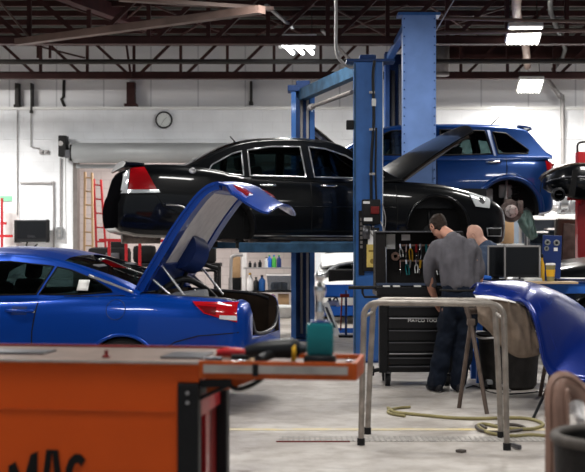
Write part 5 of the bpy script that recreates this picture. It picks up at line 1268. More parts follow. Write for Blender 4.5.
# ============================================================ orange cart in the foreground
RZC = -math.radians(8)
ct = thing('tool_cart', 'large orange tool cart close to the viewer with black corner frame', 'tool cart', (-.385, 5.12, 0), RZC)
bm = new(); b2(bm, -1.9, -.085, 0, .66, .10, .975, .008); b2(bm, -.10, 0, 0, .66, .905, .975, .006); obj('cart_body', bm, 'orange_paint', ct)
bm = new(); b2(bm, -1.9, -.10, -.004, 0, .782, .786); obj('panel_seam', bm, 'orange_edge', ct)
bm = new(); b2(bm, -.088, -.0, -.012, .05, .06, .903, .006); b2(bm, -.05, 0, .60, .67, .06, .903, .006); b2(bm, -.05, 0, .0, .66, .85, .903, .004); b2(bm, -.05, 0, 0, .66, .06, .12); obj('corner_frame', bm, 'black_metal', ct)
bm = new(); cyl(bm, (-.045, -.012, .865), (-.045, -.016, .865), .008, n=10); cyl(bm, (-.045, -.012, .825), (-.045, -.016, .825), .008, n=10); obj('frame_bolt', bm, 'conduit', ct)
bm = new(); b2(bm, -.08, -.05, .05, .62, .10, .85); obj('inner_panel', bm, 'dark_red', ct)
bm = new(); b2(bm, -.05, -.03, .08, .60, .74, .81, .004); b2(bm, -.05, -.03, .28, .36, .12, .74, .004); obj('shelf_band', bm, 'red_paint', ct)
# top
bm = new(); b2(bm, -1.9, 0, -.004, .66, .975, .988); obj('cart_top', bm, 'cart_top_metal', ct)
bm = new(); b2(bm, -1.9, 0, -.012, .004, .972, .992, .003); obj('front_rim', bm, 'orange_edge', ct)
bm = new(); b2(bm, -1.9, 0, .65, .672, .972, .998, .004); obj('rear_rim', bm, 'dark_red', ct)
bm = new(); b2(bm, -1.9, 0, -.0135, -.010, .984, .993); obj('rim_edge', bm, 'aluminium', ct)
bm = new(); b2(bm, -1.9, -.75, .25, .42, .988, .996); b2(bm, -.20, -.02, .15, .40, .988, .996); obj('liner_strip', bm, 'gun_metal', ct)
# lettering on the front: arched letters, cut by the picture edge
def letter(strokes, x0, z0):
    bm = new()
    for st in strokes: prism(bm, [(x0+a, z0+b_) for a, b_ in st], 'y', -.005, -.001)
    return obj('logo_letter', bm, 'seal', ct)
k_ = 5.12/F
# px -> local x (front face), py -> z
def LG(px, py):
    X = (px-CX)*5.2/F; xl = (X+.385)/math.cos(RZC); return (xl, CAMH+(CY-py+3)*5.25/F)
def glyph(polys):
    bm = new()
    for po in polys: prism(bm, [LG(*q) for q in po], 'y', -.006, -.001)
    obj('logo_letter', bm, 'seal', ct)
glyph([[(7, 468), (14, 464), (14, 505), (7, 505)], [(30, 456), (37, 453), (37, 505), (30, 505)], [(14, 464), (22, 484), (22, 500), (14, 482)], [(30, 456), (22, 484), (22, 500), (30, 476)]])
glyph([[(46, 451), (52, 451), (46, 505), (39, 505)], [(52, 451), (58, 451), (65, 505), (58, 505)], [(44.5, 484), (59.5, 484), (60.5, 491), (43.5, 491)]])
import itertools
ca = [(78+math.cos(a)*13, 479-math.sin(a)*25) for a in [math.radians(50+26*k) for k in range(11)]]; ci = [(78+math.cos(a)*6, 479-math.sin(a)*16) for a in [math.radians(50+26*k) for k in range(11)]]
glyph([[ca[k], ca[k+1], ci[k+1], ci[k]] for k in range(10)])
# folding side tray
bm = new(); b2(bm, .0, .645, .0, .36, .928, .975, .004); b2(bm, .0, .645, -.006, .004, .925, .998, .003); b2(bm, .637, .652, .0, .36, .925, .998, .003); b2(bm, 0, .645, .352, .366, .95, .998, .003); tr = obj('side_tray', bm, 'orange_edge', ct)
bm = new(); b2(bm, .02, .615, -.012, -.004, .948, .982, .003); obj('tray_trim', bm, 'aluminium', tr)
bm = new(); b2(bm, .225, .25, -.016, -.010, .938, .988, .002); obj('trim_clip', bm, 'black_metal', tr)
bm = new(); b2(bm, .004, .637, .004, .352, .9752, .979); obj('tray_mat', bm, 'cart_top_metal', tr)
bm = new(); bar(bm, (-.0, .02, .90), (.13, .03, .905), .02, .03); tube(bm, [(.10, .03, .915), (.15, .03, .88), (.21, .03, .895), (.26, .03, .925)], .010, k=4); tube(bm, [(-.0, .02, .84), (.13, .03, .90)], .008); obj('tray_bracket', bm, 'black_metal', tr, smooth=60)
bm = new(); prism(bm, [(0.02, .925), (.25, .925), (.12, .875), (.02, .86)], 'y', .06, .075); obj('tray_gusset', bm, 'orange_edge', tr)
for x in (-1.7, -.15):
    for y in (.1, .56):
        bm = new(); cyl(bm, (x-.02, y, .055), (x+.02, y, .055), .055, n=18); box(bm, (x, y, .1), (.06, .08, .03)); obj('caster', bm, 'rubber', ct, smooth=40)
ZT = .979
def ontray(px, d, z=ZT): return Vector(((px-CX)*d/F, d, z))
# teal pot with chrome tool standing in it
t = thing('spray_gun_cup', 'teal pot with a black base holding an upright chrome tool', 'tool', ontray(320, 5.22))
bm = new(); lathe(bm, [(0, .0), (.066, .0), (.070, .008), (.066, .028), (.058, .034), (0, .034)], n=32); obj('cup_base', bm, 'black_plastic', t, smooth=40)
bm = new(); box(bm, (0, 0, .10), (.112, .09, .135), .016); obj('cup', bm, 'teal_plastic', t, smooth=40)
bm = new(); box(bm, (0, 0, .170), (.085, .065, .012), .004); obj('cup_lid', bm, 'navy_plastic', t)
bm = new(); lathe(bm, [(.012, .17), (.016, .18), (.014, .19), (.019, .205), (.021, .22), (.016, .24), (.012, .255), (.014, .265), (.019, .28), (.024, .295), (.026, .31), (.022, .325), (.014, .335), (.010, .345)], n=24); obj('chrome_stem', bm, 'chrome', t, smooth=60)
bm = new(); lathe(bm, [(0, .34), (.014, .345), (.022, .356), (.023, .368), (.016, .378), (0, .382)], n=20); obj('chrome_knob', bm, 'chrome', t, smooth=60)
# impact wrench lying on the tray
t = thing('impact_wrench', 'black power tool with yellow ring lying beside the teal pot', 'power tool', ontray(278, 5.30, ZT+.04), math.radians(4))
bm = new(); tube(bm, [(-.14, .0, .0), (-.09, .0, .008), (-.02, 0, .01), (.05, 0, .012), (.09, 0, .01)], [.020, .030, .040, .044, .036], 16, k=3); obj('tool_body', bm, 'black_plastic', t, smooth=50)
bm = new(); lathe(bm, [(.036, .055), (.047, .058), (.047, .072), (.038, .076)], n=24, axis='x'); obj('yellow_ring', bm, 'yellow_plastic', t, smooth=40)
bm = new(); cyl(bm, (.08, 0, .01), (.12, 0, .01), .028, .018, n=16); obj('nose', bm, 'gun_metal', t, smooth=40)
bm = new(); tube(bm, [(-.03, -.02, -.01), (-.07, -.08, -.02), (-.09, -.12, -.022)], [.022, .019, .018], 12, k=3); obj('handle', bm, 'black_plastic', t, smooth=60)
t = thing('ratchet', 'red-handled tool lying at the far side of the orange tray', 'hand tool', ontray(233, 5.42, ZT+.022), math.radians(-6))
bm = new(); tube(bm, [(-.07, 0, 0), (-.03, 0, .004), (.03, 0, .004), (.06, 0, 0)], [.014, .02, .019, .014], 12, k=3); obj('grip', bm, 'red_paint', t, smooth=60)
bm = new(); tube(bm, [(.06, 0, 0), (.13, 0, 0)], .010); lathe(bm, [(0, .0), (.02, 0), (.02, .02), (0, .02)], (.14, 0, -.01), 16); obj('head', bm, 'gun_metal', t, smooth=40)
t = thing('screwdriver', 'thin beige-handled tool laid slantwise across the orange tray', 'hand tool', ontray(252, 5.20, ZT+.012), math.radians(35))
bm = new(); cyl(bm, (-.01, 0, 0), (.07, 0, .0), .009, n=12); obj('handle', bm, 'wood', t, smooth=40)
bm = new(); cyl(bm, (-.12, 0, 0), (-.01, 0, 0), .005, n=8); obj('blade', bm, 'chrome', t)
t = thing('spanner', 'small grey spanner lying near the cart end of the tray', 'hand tool', ontray(228, 5.16, ZT+.005), math.radians(-12))
bm = new(); b2(bm, -.06, .06, -.007, .007, -.004, .004, .002); lathe(bm, [(.008, -.004), (.017, -.004), (.017, .004), (.008, .004)], (-.065, 0, 0), 16); lathe(bm, [(.008, -.004), (.017, -.004), (.017, .004), (.008, .004)], (.065, 0, 0), 16); obj('shaft', bm, 'chrome', t)
bm = new(); bmesh.ops.create_uvsphere(bm, u_segments=16, v_segments=10, radius=.014); tag(obj('socket_ball', bm, 'chrome', None, ontray(349, 5.12, ZT+.014), smooth=180), 'small shiny ball at the free corner of the orange tray', 'part')
t = thing('valve_cap', 'small dark red fitting standing on the cart top', 'fitting', Vector((-.80, 5.35, .989)))
bm = new(); lathe(bm, [(0, 0), (.018, 0), (.018, .008), (.008, .012), (.008, .03), (.0, .032)], n=14); obj('fitting_body', bm, 'dark_red', t, smooth=40)
for k, (px, d, r, ln, m, lab) in enumerate(((243, 5.35, .012, .10, 'rubber', 'short black rubber bit lying behind the slanted tool'), (212, 5.28, .010, .08, 'gun_metal', 'short grey socket bar lying by the cart corner'))):
    bm = new(); p = ontray(px, d, ZT+r); cyl(bm, p-Vector((ln/2, .01, 0)), p+Vector((ln/2, .01, 0)), r, n=12); tag(obj('socket_bar', bm, m, smooth=40), lab, 'hand tool')

# ============================================================ tubular stand
st = thing('tubular_stand', 'tall pale steel tube stand of two arched frames in front of the chest', 'stand', (0, 0, 0))
def uframe(a, b_, z, r, m, parent, name='arched_frame', spl=.035):
    a0, b0 = Vector(a), Vector(b_); d = (b0-a0); d.z = 0; u = d.normalized(); R_ = .10; a = a0+u*spl; b_ = b0-u*spl; pts = [a0, (a0+a)/2+Vector((0, 0, z*.5)), a+Vector((0, 0, z-R_-.04))]
    for k in range(7):
        t_ = k/6*PI/2; pts.append(Vector((a.x, a.y, 0))+u*(R_*(1-math.cos(t_)))+Vector((0, 0, z-R_+R_*math.sin(t_))))
    for k in range(7):
        t_ = PI/2-k/6*PI/2; pts.append(Vector((b_.x, b_.y, 0))-u*(R_*(1-math.cos(t_)))+Vector((0, 0, z-R_+R_*math.sin(t_))))
    pts += [b_+Vector((0, 0, z-R_-.04)), (b_+b0)/2+Vector((0, 0, z*.5)), b0]; bm = new(); tube(bm, pts, r, 12); return obj(name, bm, m, parent, smooth=60)
A1, B1, A2, B2 = FL(361, 445), FL(507, 450), FL(367.5, 434), FL(501, 438)
uframe(A1, B1, 1.03, .0215, 'stand_steel', st, spl=.02); uframe(A2, B2, 1.025, .0215, 'stand_steel', st, spl=.04)
for p in (A1, B1, A2, B2):
    bm = new(); cyl(bm, p, p+Vector((0, 0, .05)), .028, n=14); obj('foot', bm, 'rubber', st, smooth=40)
for a, b_ in ((A1, A2), (B1, B2)):
    bm = new(); s_ = .035 if a is A1 else -.035; tube(bm, [Vector((a.x+s_, a.y, .93)), Vector((b_.x+s_, b_.y, .93))], .012); obj('spreader', bm, 'stand_steel', st)
# ============================================================ trestle with masking paper and blue bumper
tr_ = thing('trestle', 'brown steel A-leg trestle holding up the masked blue bumper', 'trestle', (0, 0, 0))
for k, (f1, f2, ap) in enumerate(((FL(459, 408), FL(487, 414), P(471, 322, 10.7)), (FL(540, 396), FL(566, 402), P(553, 320, 11.3)))):
    e = bpy.data.objects.new('leg_frame', None); COL.objects.link(e); e.parent = tr_
    for f in (f1, f2):
        bm = new(); tube(bm, [f, f.lerp(ap, .97)], .019, 10); obj('leg', bm, 'stand_brown', e, smooth=60)
    bm = new(); tube(bm, [ap-Vector((0, 0, .05)), ap+Vector((-.02, 0, .06)), ap+Vector((-.045, .01, .14))], .022, 10, k=3); box(bm, ap, (.07, .05, .06), .012); obj('leg_clamp', bm, 'stand_brown', e, smooth=50)
zb_ = P(471, 305, 10.7).z
bm = new(); tube(bm, [P(467, 311, 10.75), P(550, 308, 11.3)], .03, 10); obj('top_rail', bm, 'stand_brown', tr_, smooth=60)
# pale paper sheet on top
def pxgrid(cols, n=14, m_=8, bulge=0.0, bdir=Vector((0, -.8, .6)), wave=0.0):
    T = catmull([P(*c[0]) for c in cols], max(1, n//(len(cols)-1))); B = catmull([P(*c[1]) for c in cols], max(1, n//(len(cols)-1))); g = []
    for i, (t_, b_) in enumerate(zip(T, B)):
        row = []
        for j in range(m_+1):
            v = j/m_; p = t_.lerp(b_, v)+bdir*bulge*math.sin(PI*v)
            if wave: p += Vector((0, -1, 0))*wave*(noise.noise(Vector((i*.35, v*2.2, 1)))+.5*noise.noise(Vector((i*.9, v*5, 4))))
            row.append(p)
        g.append(row)
    return g
bm = new(); sheet(bm, pxgrid([((474, 295, 11.2), (476, 299, 10.7)), ((481, 294, 11.2), (485, 299, 10.6)), ((495, 294, 11.2), (500, 300, 10.6)), ((512, 297, 11.2), (516, 303, 10.6))], 20, 6, .01, Vector((0, 0, 1)), .03), .006)
tag(obj('paper_sheet', bm, 'trim_white', smooth=180), 'pale crumpled paper strip lying along the trestle top behind the steel stand', 'paper')
bm = new(); sheet(bm, pxgrid([((475.5, 301, 10.72), (478, 322, 10.78)), ((487, 299, 10.68), (489, 331, 10.74)), ((500, 300, 10.66), (502, 347, 10.76)), ((512, 302, 10.64), (517, 357, 10.78)), ((524, 307, 10.68), (530, 357, 10.8)), ((533, 324, 10.70), (540, 354, 10.8))], 30, 14, .05, Vector((0, -1, 0)), .05), .006)
tag(obj('masking_paper', bm, 'masking_paper', smooth=180), 'brown masking paper hanging below the blue bumper', 'masking paper')
bp_ = thing('bumper_cover', 'glossy blue bumper cover draped over the trestle beside the workbench', 'bumper', (0, 0, 0))
cols = [((470, 289, 11.3), (474, 293, 10.95)), ((488, 284.5, 11.5), (494, 296, 10.8)), ((510, 282, 11.6), (511, 300, 10.7)), ((530, 284.5, 11.6), (522, 301, 10.6)), ((547, 288, 11.6), (530, 309, 10.55)), ((562, 294, 11.6), (536, 323, 10.5)), ((577, 303, 11.6), (541, 345, 10.5)), ((592, 315, 11.6), (546, 366, 10.5)), ((612, 332, 11.6), (562, 378, 10.5)), ((650, 360, 11.6), (640, 386, 10.6))]
g = pxgrid(cols, 60, 14, .12, Vector((.25, -.65, .6)))
bm = new(); sheet(bm, g, .012); obj('cover_shell', bm, 'bumper_blue', bp_, smooth=180)
# folded lip along the inner edge, inlet slot, grille mesh
bm = new(); tube(bm, [r[-1]+Vector((0, .01, 0)) for r in g], .016, 8); obj('folded_lip', bm, 'bumper_blue', bp_, smooth=60)
ip = catmull([P(544, 291, 11.2)+Vector((0, -.14, .0)), P(548, 293.5, 11.1)+Vector((0, -.12, 0)), P(551.5, 303, 10.95)+Vector((0, -.12, 0)), P(548, 305, 10.95)+Vector((0, -.13, 0)), P(544.5, 297, 11.05)+Vector((0, -.14, 0))], 3)
tree = BVHTree.FromPolygons([list(p) for r in g for p in r], [[i*15+j, (i+1)*15+j, (i+1)*15+j+1, i*15+j+1] for i in range(len(g)-1) for j in range(14)])
def onb(px, py, off=.010):
    o_ = Vector((0, 0, CAMH)); d_ = (P(px, py, 10)-o_).normalized(); h = tree.ray_cast(o_, d_)
    return h[0]-d_*off if h[0] else P(px, py, 10.8)
bm = new(); lp = [onb(*q) for q in ((543.5, 292), (547, 292.5), (550, 297), (551.5, 302.5), (549, 304.5), (546, 301), (544, 296))]
lp = [p for k in range(7) for p in (lp[k], onb(*[(a+b_)/2 for a, b_ in zip(((543.5, 292), (547, 292.5), (550, 297), (551.5, 302.5), (549, 304.5), (546, 301), (544, 296))[k], ((547, 292.5), (550, 297), (551.5, 302.5), (549, 304.5), (546, 301), (544, 296), (543.5, 292))[k])]))]
vs = [bm.verts.new(p) for p in lp]+[bm.verts.new(p+Vector((0, .03, -.01))) for p in lp]; n_ = len(lp); cv = bm.verts.new(onb(547.5, 298.5, .012)); cb_ = bm.verts.new(onb(547.5, 298.5, -.02))
for k in range(n_): bm.faces.new((vs[k], vs[(k+1) % n_], vs[n_+(k+1) % n_], vs[n_+k])); bm.faces.new((cv, vs[(k+1) % n_], vs[k])); bm.faces.new((cb_, vs[n_+k], vs[n_+(k+1) % n_]))
obj('inlet_slot', bm, 'liner', bp_)
bm = new(); tube(bm, lp, .003, 6, closed=True); obj('slot_rim', bm, 'fluid_blue', bp_, smooth=60)
bm = new(); tube(bm, [onb(px, py, .004) for px, py in ((482, 291.5), (490, 290.5), (500, 290), (512, 291), (524, 295))], .006, 6, k=3); tube(bm, [onb(px, py, .004) for px, py in ((536, 297), (541, 310), (549, 330), (556, 350))], .006, 6, k=3); obj('shell_crease', bm, 'blue_primer', bp_, smooth=60)
bm = new()
for a, b_ in (((498, 288), (501, 291)), ((501, 291), (504, 288)), ((506, 288.5), (506, 291.5)), ((509, 288.5), (512, 291)), ((512, 291), (515, 288))): tube(bm, [onb(*a, .004), onb(*b_, .004)], .004, 6)
obj('chalk_mark', bm, 'grey_paint', bp_)['label'] = 'pale scribbled mark'
# black bin, small device, cables, thin black leg
t = thing('waste_bin', 'squat black bin under the hanging masking paper', 'bin', FL(514, 391)+Vector((0, .28, 0)))
bm = new(); lathe(bm, [(0, 0), (.24, 0), (.27, .03), (.30, .45), (.315, .50), (.33, .51), (.33, .54), (.30, .54), (.27, .10), (0, .08)], n=36); obj('bin_body', bm, 'drum_black', t, smooth=40)
bm = new(); pts = [(.335*math.cos(a), .335*math.sin(a), .525+.02*math.sin(a*3)) for a in [2*PI*i/30 for i in range(30)]]; tube(bm, pts, .012, 6, closed=True); obj('bin_rim', bm, 'trim_white', t, smooth=60)
t = thing('floor_jack', 'small grey wheeled jack on the floor beside the black bin', 'jack', FL(493, 389))
bm = new(); box(bm, (0, .1, .075), (.14, .34, .05), .012); obj('jack_body', bm, 'grey_paint', t)
for x in (-.075, .075):
    for y in (-.03, .24):
        bm = new(); cyl(bm, (x-.015, y, .04), (x+.015, y, .04), .04, n=16); obj('jack_wheel', bm, 'rubber', t, smooth=40)
bm = new(); cyl(bm, (0, .15, .10), (0, .15, .14), .04, n=16); tube(bm, [(0, -.02, .09), (.12, -.3, .02)], .012); obj('jack_saddle', bm, 'conduit', t, smooth=40)
t = thing('prop_stand', 'thin black folding stand leg below the blue bumper', 'stand', (0, 0, 0))
bm = new(); tube(bm, [FL(533, 419), P(549, 384, 11.0)], .014, 8); obj('leg', bm, 'black_metal', t, smooth=60)
bm = new(); tube(bm, [FL(556, 409), P(549, 384, 11.0)], .014, 8); tube(bm, [P(549, 384, 11.0), P(551, 366, 10.9)], .014, 8); obj('leg', bm, 'black_metal', t, smooth=60)
def floor_hose(pts, r, m, lab, k=6, name='air_hose', cat='hose'):
    bm = new(); tube(bm, [FL(px, py, r) for px, py in pts], r, 8, k=k); return tag(obj(name, bm, m, smooth=60), lab, cat)
floor_hose([(388, 408), (395, 412), (412, 414), (432, 416), (455, 418), (480, 418.5), (500, 418), (520, 418), (535, 420), (543, 425), (530, 429), (505, 428), (485, 424), (478, 426), (490, 433), (512, 436), (530, 435), (546, 436)], .014, 'hose_yellow', 'dull yellow hose snaking and looping across the floor under the steel stand')
floor_hose([(410, 407), (398, 408), (388, 411), (392, 414), (405, 416)], .012, 'hose_yellow', 'short yellow hose end curling in front of the tool chest')
floor_hose([(486, 428), (480, 425), (476, 426.5), (482, 431), (500, 432), (520, 430), (524, 427), (512, 424.5), (495, 425.5)], .012, 'drum_rim', 'grey-brown hose coil inside the yellow hose loop')
floor_hose([(466, 388), (475, 386), (490, 392), (505, 394), (525, 393), (545, 391)], .006, 'black_plastic', 'thin dark cable on the floor round the black bin', name='floor_cable', cat='cable')
bm = new(); box(bm, FL(516, 446, .02), (.03, .12, .03), .006, (0, 0, .3)); tag(obj('metal_scrap', bm, 'gun_metal'), 'small dark metal bit on the floor beside the stand foot', 'scrap')
bm = new(); box(bm, FL(461, 451, .01), (.05, .06, .02), .004, (0, 0, .8)); tag(obj('metal_scrap', bm, 'drum_rim'), 'tiny brown scrap on the bare floor in front of the drain', 'scrap')
# ============================================================ drum and bent board, foreground corner
t = thing('oil_drum', 'dark open drum with a thick worn rim at the near corner', 'drum', (1.235, 4.72, 0))
bm = new(); lathe(bm, [(0, 0), (.225, 0), (.235, .02), (.235, .24), (.245, .26), (.235, .28), (.235, .50), (.245, .52), (.235, .54), (.24, .70), (.24, .745), (.215, .745), (.21, .10), (0, .09)], n=48); obj('drum_shell', bm, 'drum_black', t, smooth=35)
bm = new(); pts = [(.235*math.cos(a), .235*math.sin(a), .745) for a in [2*PI*i/40 for i in range(40)]]; tube(bm, pts, .021, 10, closed=True); obj('drum_rim', bm, 'drum_rim', t, smooth=60)
t = thing('bent_board', 'copper-brown bent armrest standing behind the dark drum', 'armrest', (0, 0, 0))
g = []
path = catmull([P(558, 520, 5.25), P(558, 470, 5.25), P(558, 430, 5.25), P(557.5, 398, 5.25), P(561, 384, 5.27), P(570, 386, 5.32), P(582, 398, 5.4), P(596, 412, 5.5), P(612, 430, 5.6)], 5)
for i, p in enumerate(path):
    tt = (path[min(i+1, len(path)-1)]-path[max(i-1, 0)]).normalized(); nn = tt.cross(Vector((0, 1, 0))).normalized()
    g.append([p+nn*(.043*w_)+Vector((0, -.008*math.cos(w_*5), 0)) for w_ in [k/5-1 for k in range(11)]])
bm = new(); sheet(bm, g, .03); obj('board_bend', bm, 'copper_board', t, smooth=60)
bm = new()
for w_ in (-.4, .4): tube(bm, [r[int(5+5*w_)]+Vector((0, -.014, 0)) for r in g[:18]], .004, 6)
obj('board_rib', bm, 'drum_rim', t)
bm = new(); b2(bm, .03*1+1.12, 1.2, 5.22, 5.30, 0, .35); obj('board_base', bm, 'black_metal', t)
t = thing('rag', 'pale crumpled rag hanging from the copper-brown armrest', 'rag', (0, 0, 0))
bm = new(); sheet(bm, pxgrid([((568, 404, 5.35), (577, 424, 5.3)), ((575, 400, 5.35), (584, 426, 5.3)), ((583, 402, 5.38), (592, 430, 5.3))], 12, 8, .02, Vector((0, -1, 0)), .04), .006); obj('rag_cloth', bm, 'trim_white', t, smooth=180)
# ============================================================ workbench with screens
wb_ = thing('workbench', 'bright blue workbench beside the two workers, loaded with screens', 'workbench', (0, 0, 0))
bm = new(); b2(bm, 1.88, 3.3, 12.75, 13.25, .92, 1.03, .01); obj('bench_top', bm, 'blue_plastic', wb_)
bm = new(); b2(bm, 1.87, 3.32, 12.72, 13.27, 1.03, 1.045, .004); obj('bench_mat', bm, 'navy_plastic', wb_)
for x, y in ((1.92, 12.8), (1.92, 13.2), (3.24, 12.8), (3.24, 13.2)):
    bm = new(); b2(bm, x-.03, x+.03, y-.03, y+.03, 0, .92); obj('leg', bm, 'blue_plastic', wb_)
bm = new(); b2(bm, 1.89, 3.28, 12.78, 13.22, .30, .36, .008); obj('lower_shelf', bm, 'blue_plastic', wb_)
bm = new(); b2(bm, 2.00, 2.86, 12.45, 12.74, 1.03, 1.05, .003); tag(obj('tan_board', bm, 'wood'), 'thin tan board projecting from the front of the blue workbench', 'board')
bm = new(); b2(bm, 2.02, 2.07, 12.50, 12.70, .95, 1.03); 
obj('board_support', bm, 'wood', bpy.data.objects['tan_board'])
def monitor(name, label, px0, px1, y0, y1, d, facing, stand=True, loc=None, thick=.05):
    p = P(px0, y0, d); q = P(px1, y1, d); w_ = q.x-p.x; h = p.z-q.z
    t = thing(name, label, 'screen', ((p.x+q.x)/2, d, (p.z+q.z)/2), facing)
    bm = new(); box(bm, (0, 0, 0), (w_, thick, h), .01); obj('screen_casing', bm, 'black_plastic', t)
    bm = new(); b2(bm, -w_/2-.004, w_/2+.004, -.030, .0, h/2-.01, h/2+.008); b2(bm, w_/2-.006, w_/2+.012, -.030, .0, -h/2, h/2); b2(bm, -w_/2-.008, -w_/2+.002, -.03, 0, -h/2, h/2); obj('screen_bezel', bm, 'conduit', t)
    bm = new(); b2(bm, -w_/2+.018, w_/2-.018, -thick/2-.004, -thick/2+.002, -h/2+.025, h/2-.02); obj('screen_panel', bm, 'screen_black', t)
    zb = 1.045-(p.z+q.z)/2
    bm = new(); b2(bm, -.03, .03, -.01, .04, zb+.005, -h/2+.05); b2(bm, -.11, .11, -.08, .12, zb+.001, zb+.015, .004); obj('screen_stand', bm, 'black_plastic', t)
    return t
monitor('monitor', 'black monitor with a pale frame, the nearer of the two on the blue workbench', 505, 539, 246, 277, 12.9, 0)
monitor('monitor', 'black monitor half hidden behind the bald worker on the blue workbench', 488, 504, 246, 277, 13.1, .1)
def small(name, label, cat, fn, m, **k): bm = new(); fn(bm); return tag(obj(name, bm, m, smooth=k.get('smooth', 40)), label, cat, k.get('group'))
p = P(551, 282, 12.6)
t = thing('coffee_cup', 'paper coffee cup with an orange band on the bench edge', 'cup', (p.x, 12.62, 1.05))
bm = new(); lathe(bm, [(0, 0), (.036, 0), (.048, .17), (.0, .17)], n=24); obj('cup_body', bm, 'hose_yellow', t, smooth=40)
bm = new(); lathe(bm, [(.0405, .05), (.0475, .12)], n=24); obj('cup_band', bm, 'yellow_plastic', t, smooth=40)
bm = new(); lathe(bm, [(0, .185), (.044, .185), (.05, .175), (.05, .165), (0, .165)], n=24); obj('cup_lid', bm, 'trim_white', t, smooth=40)

t = thing('sticker_panel', 'navy panel with round pale stickers standing behind the coffee cup', 'panel', P(551.5, 251, 13.05))
bm = new(); box(bm, (0, 0, -.07), (.20, .03, .47), .008, (0, .04, 0)); obj('panel_board', bm, 'navy_plastic', t)
for x, z, r in ((-.045, .09, .032), (.05, .085, .034), (-.055, .025, .026)):
    bm = new(); lathe(bm, [(r*.45, -.017), (r*.5, -.021), (r, -.021), (r, -.017)], (x, 0, z), 20, 'y'); obj('round_sticker', bm, 'grey_paint', t)
bm = new(); b2(bm, .02, .06, -.021, -.017, -.0, .035); obj('square_sticker', bm, 'trim_white', t)
bm = new(); b2(bm, -.08, .08, -.03, .06, -.307, -.29); obj('panel_foot', bm, 'navy_plastic', t)
for lab, px, y0, y1, w_, m, nm in (('small yellow bottle between the monitor and the sticker panel', 542, 254, 277, .055, 'yellow_plastic', 'bottle'),):
    a = P(px, y0, 12.95); t = thing(nm, lab, 'bottle', (a.x, 12.95, 1.045))
    h = a.z-1.045; bm = new(); lathe(bm, [(0, 0), (w_/2, 0), (w_/2, h*.6), (w_*.2, h*.78), (w_*.2, h*.86), (0, h*.86)], n=16); obj('bottle_body', bm, m, t, smooth=40)
    bm = new(); lathe(bm, [(0, h*.86), (w_*.25, h*.86), (w_*.25, h), (0, h)], n=12); obj('bottle_cap', bm, 'black_plastic', t)
small('paper_stack', 'low stack of pale papers beside the coffee cup', 'paper', lambda b_: (box(b_, (2.45, 12.85, 1.055), (.20, .16, .018), .002, (0, 0, .3)), box(b_, (2.46, 12.86, 1.072), (.19, .15, .014), .002, (0, 0, .1))), 'paper')
small('pale_tray', 'whitish oval tray on the bench behind the coffee cup', 'tray', lambda b_: lathe(b_, [(0, .0), (.17, 0), (.20, .025), (.19, .025), (.16, .008), (0, .008)], (2.93, 12.98, 1.046), 28), 'trim_white')
small('keyboard', 'dark keyboard lying in front of the nearer monitor', 'keyboard', lambda b_: box(b_, (2.30, 12.80, 1.056), (.20, .08, .02), .004), 'gun_metal')
small('rolled_cloth', 'bright blue crumpled cloth between the workers and the monitors', 'cloth', lambda b_: tube(b_, [(1.9, 12.85, 1.075), (1.97, 12.86, 1.08), (2.05, 12.84, 1.075)], [.025, .03, .02], 10, k=3), 'blue_plastic')

# ============================================================ high shelf and clutter behind the bench
sh_ = thing('parts_shelf', 'steel shelf with a white plank at the back, behind the monitors', 'shelf', (0, 0, 0))
zP = P(550, 220, 21).z
x0 = P(523, 0, 21).x; x1 = P(600, 0, 21).x
bm = new(); b2(bm, x0, x1, 20.8, 21.4, zP, zP+.09, .01); obj('plank', bm, 'white_paint', sh_)
bm = new(); b2(bm, x0-.35, x1, 20.8, 21.4, 1.12, 1.17, .008); obj('shelf_board', bm, 'grey_paint', sh_)
for x in (x0+.02, x0+.62, x1-.05):
    for y in (20.83, 21.37):
        bm = new(); b2(bm, x-.025, x+.025, y-.02, y+.02, 0, zP); obj('upright', bm, 'conduit', sh_)
for x in (x0-.32,):
    for y in (20.83, 21.37):
        bm = new(); b2(bm, x-.025, x+.025, y-.02, y+.02, 0, 1.12); obj('upright', bm, 'conduit', sh_)
def onshelf(px0, px1, ytop, z, y=21.05):
    a = P(px0, ytop, y); b_ = P(px1, ytop, y); return a.x, b_.x, z, a.z
mat('bin_grey', (0.22, 0.27, 0.34), 0.6)
bm = new(); b2(bm, x0-.3, x1, 21.38, 21.40, 1.17, zP); obj('darkening_panel', bm, 'bin_grey', sh_)  # sheet added to darken the area behind the bins
# translucent bins and boxes on the shelf board (z 1.17)
def tub(label, px0, px1, ytop, z, y, m='clear_plastic', dp=.36, group=None):
    xa, xb, z0, z1 = onshelf(px0, px1, ytop, z, y); t = thing('storage_bin', label, 'storage bin', ((xa+xb)/2, y, z), 0, group); w_ = xb-xa; h = z1-z0
    bm = new(); s = .9
    lo = [(-w_/2*s, -dp/2*s), (w_/2*s, -dp/2*s), (w_/2*s, dp/2*s), (-w_/2*s, dp/2*s)]
    V = [bm.verts.new((a, b_, 0)) for a, b_ in lo]+[bm.verts.new((a/s, b_/s, h)) for a, b_ in lo]
    bm.faces.new(V[:4][::-1])
    for i in range(4): bm.faces.new((V[i], V[(i+1) % 4], V[4+(i+1) % 4], V[4+i]))
    obj('bin_body', bm, m, t)
    bm = new(); b2(bm, -w_/2-.015, w_/2+.015, -dp/2-.015, dp/2+.015, h, h+.03, .006); obj('bin_lid', bm, 'trim_white' if m == 'clear_plastic' else m, t)
    bm = new(); rr_ = random.Random(px0)
    for k in range(5): box(bm, (rr_.uniform(-w_*.32, w_*.32), rr_.uniform(-.08, .08), h*.3), (w_*.18, .1, h*.5), .01, (0, 0, rr_.uniform(0, 1)))
    obj('bin_contents', bm, 'bin_grey', t)
tub('clear lidded bin under the white plank, nearer the hanging cloth', 528, 545, 233, 1.17, 21.0)
tub('clear lidded bin under the white plank, beside the dark seat', 547, 560, 230, 1.17, 21.0)
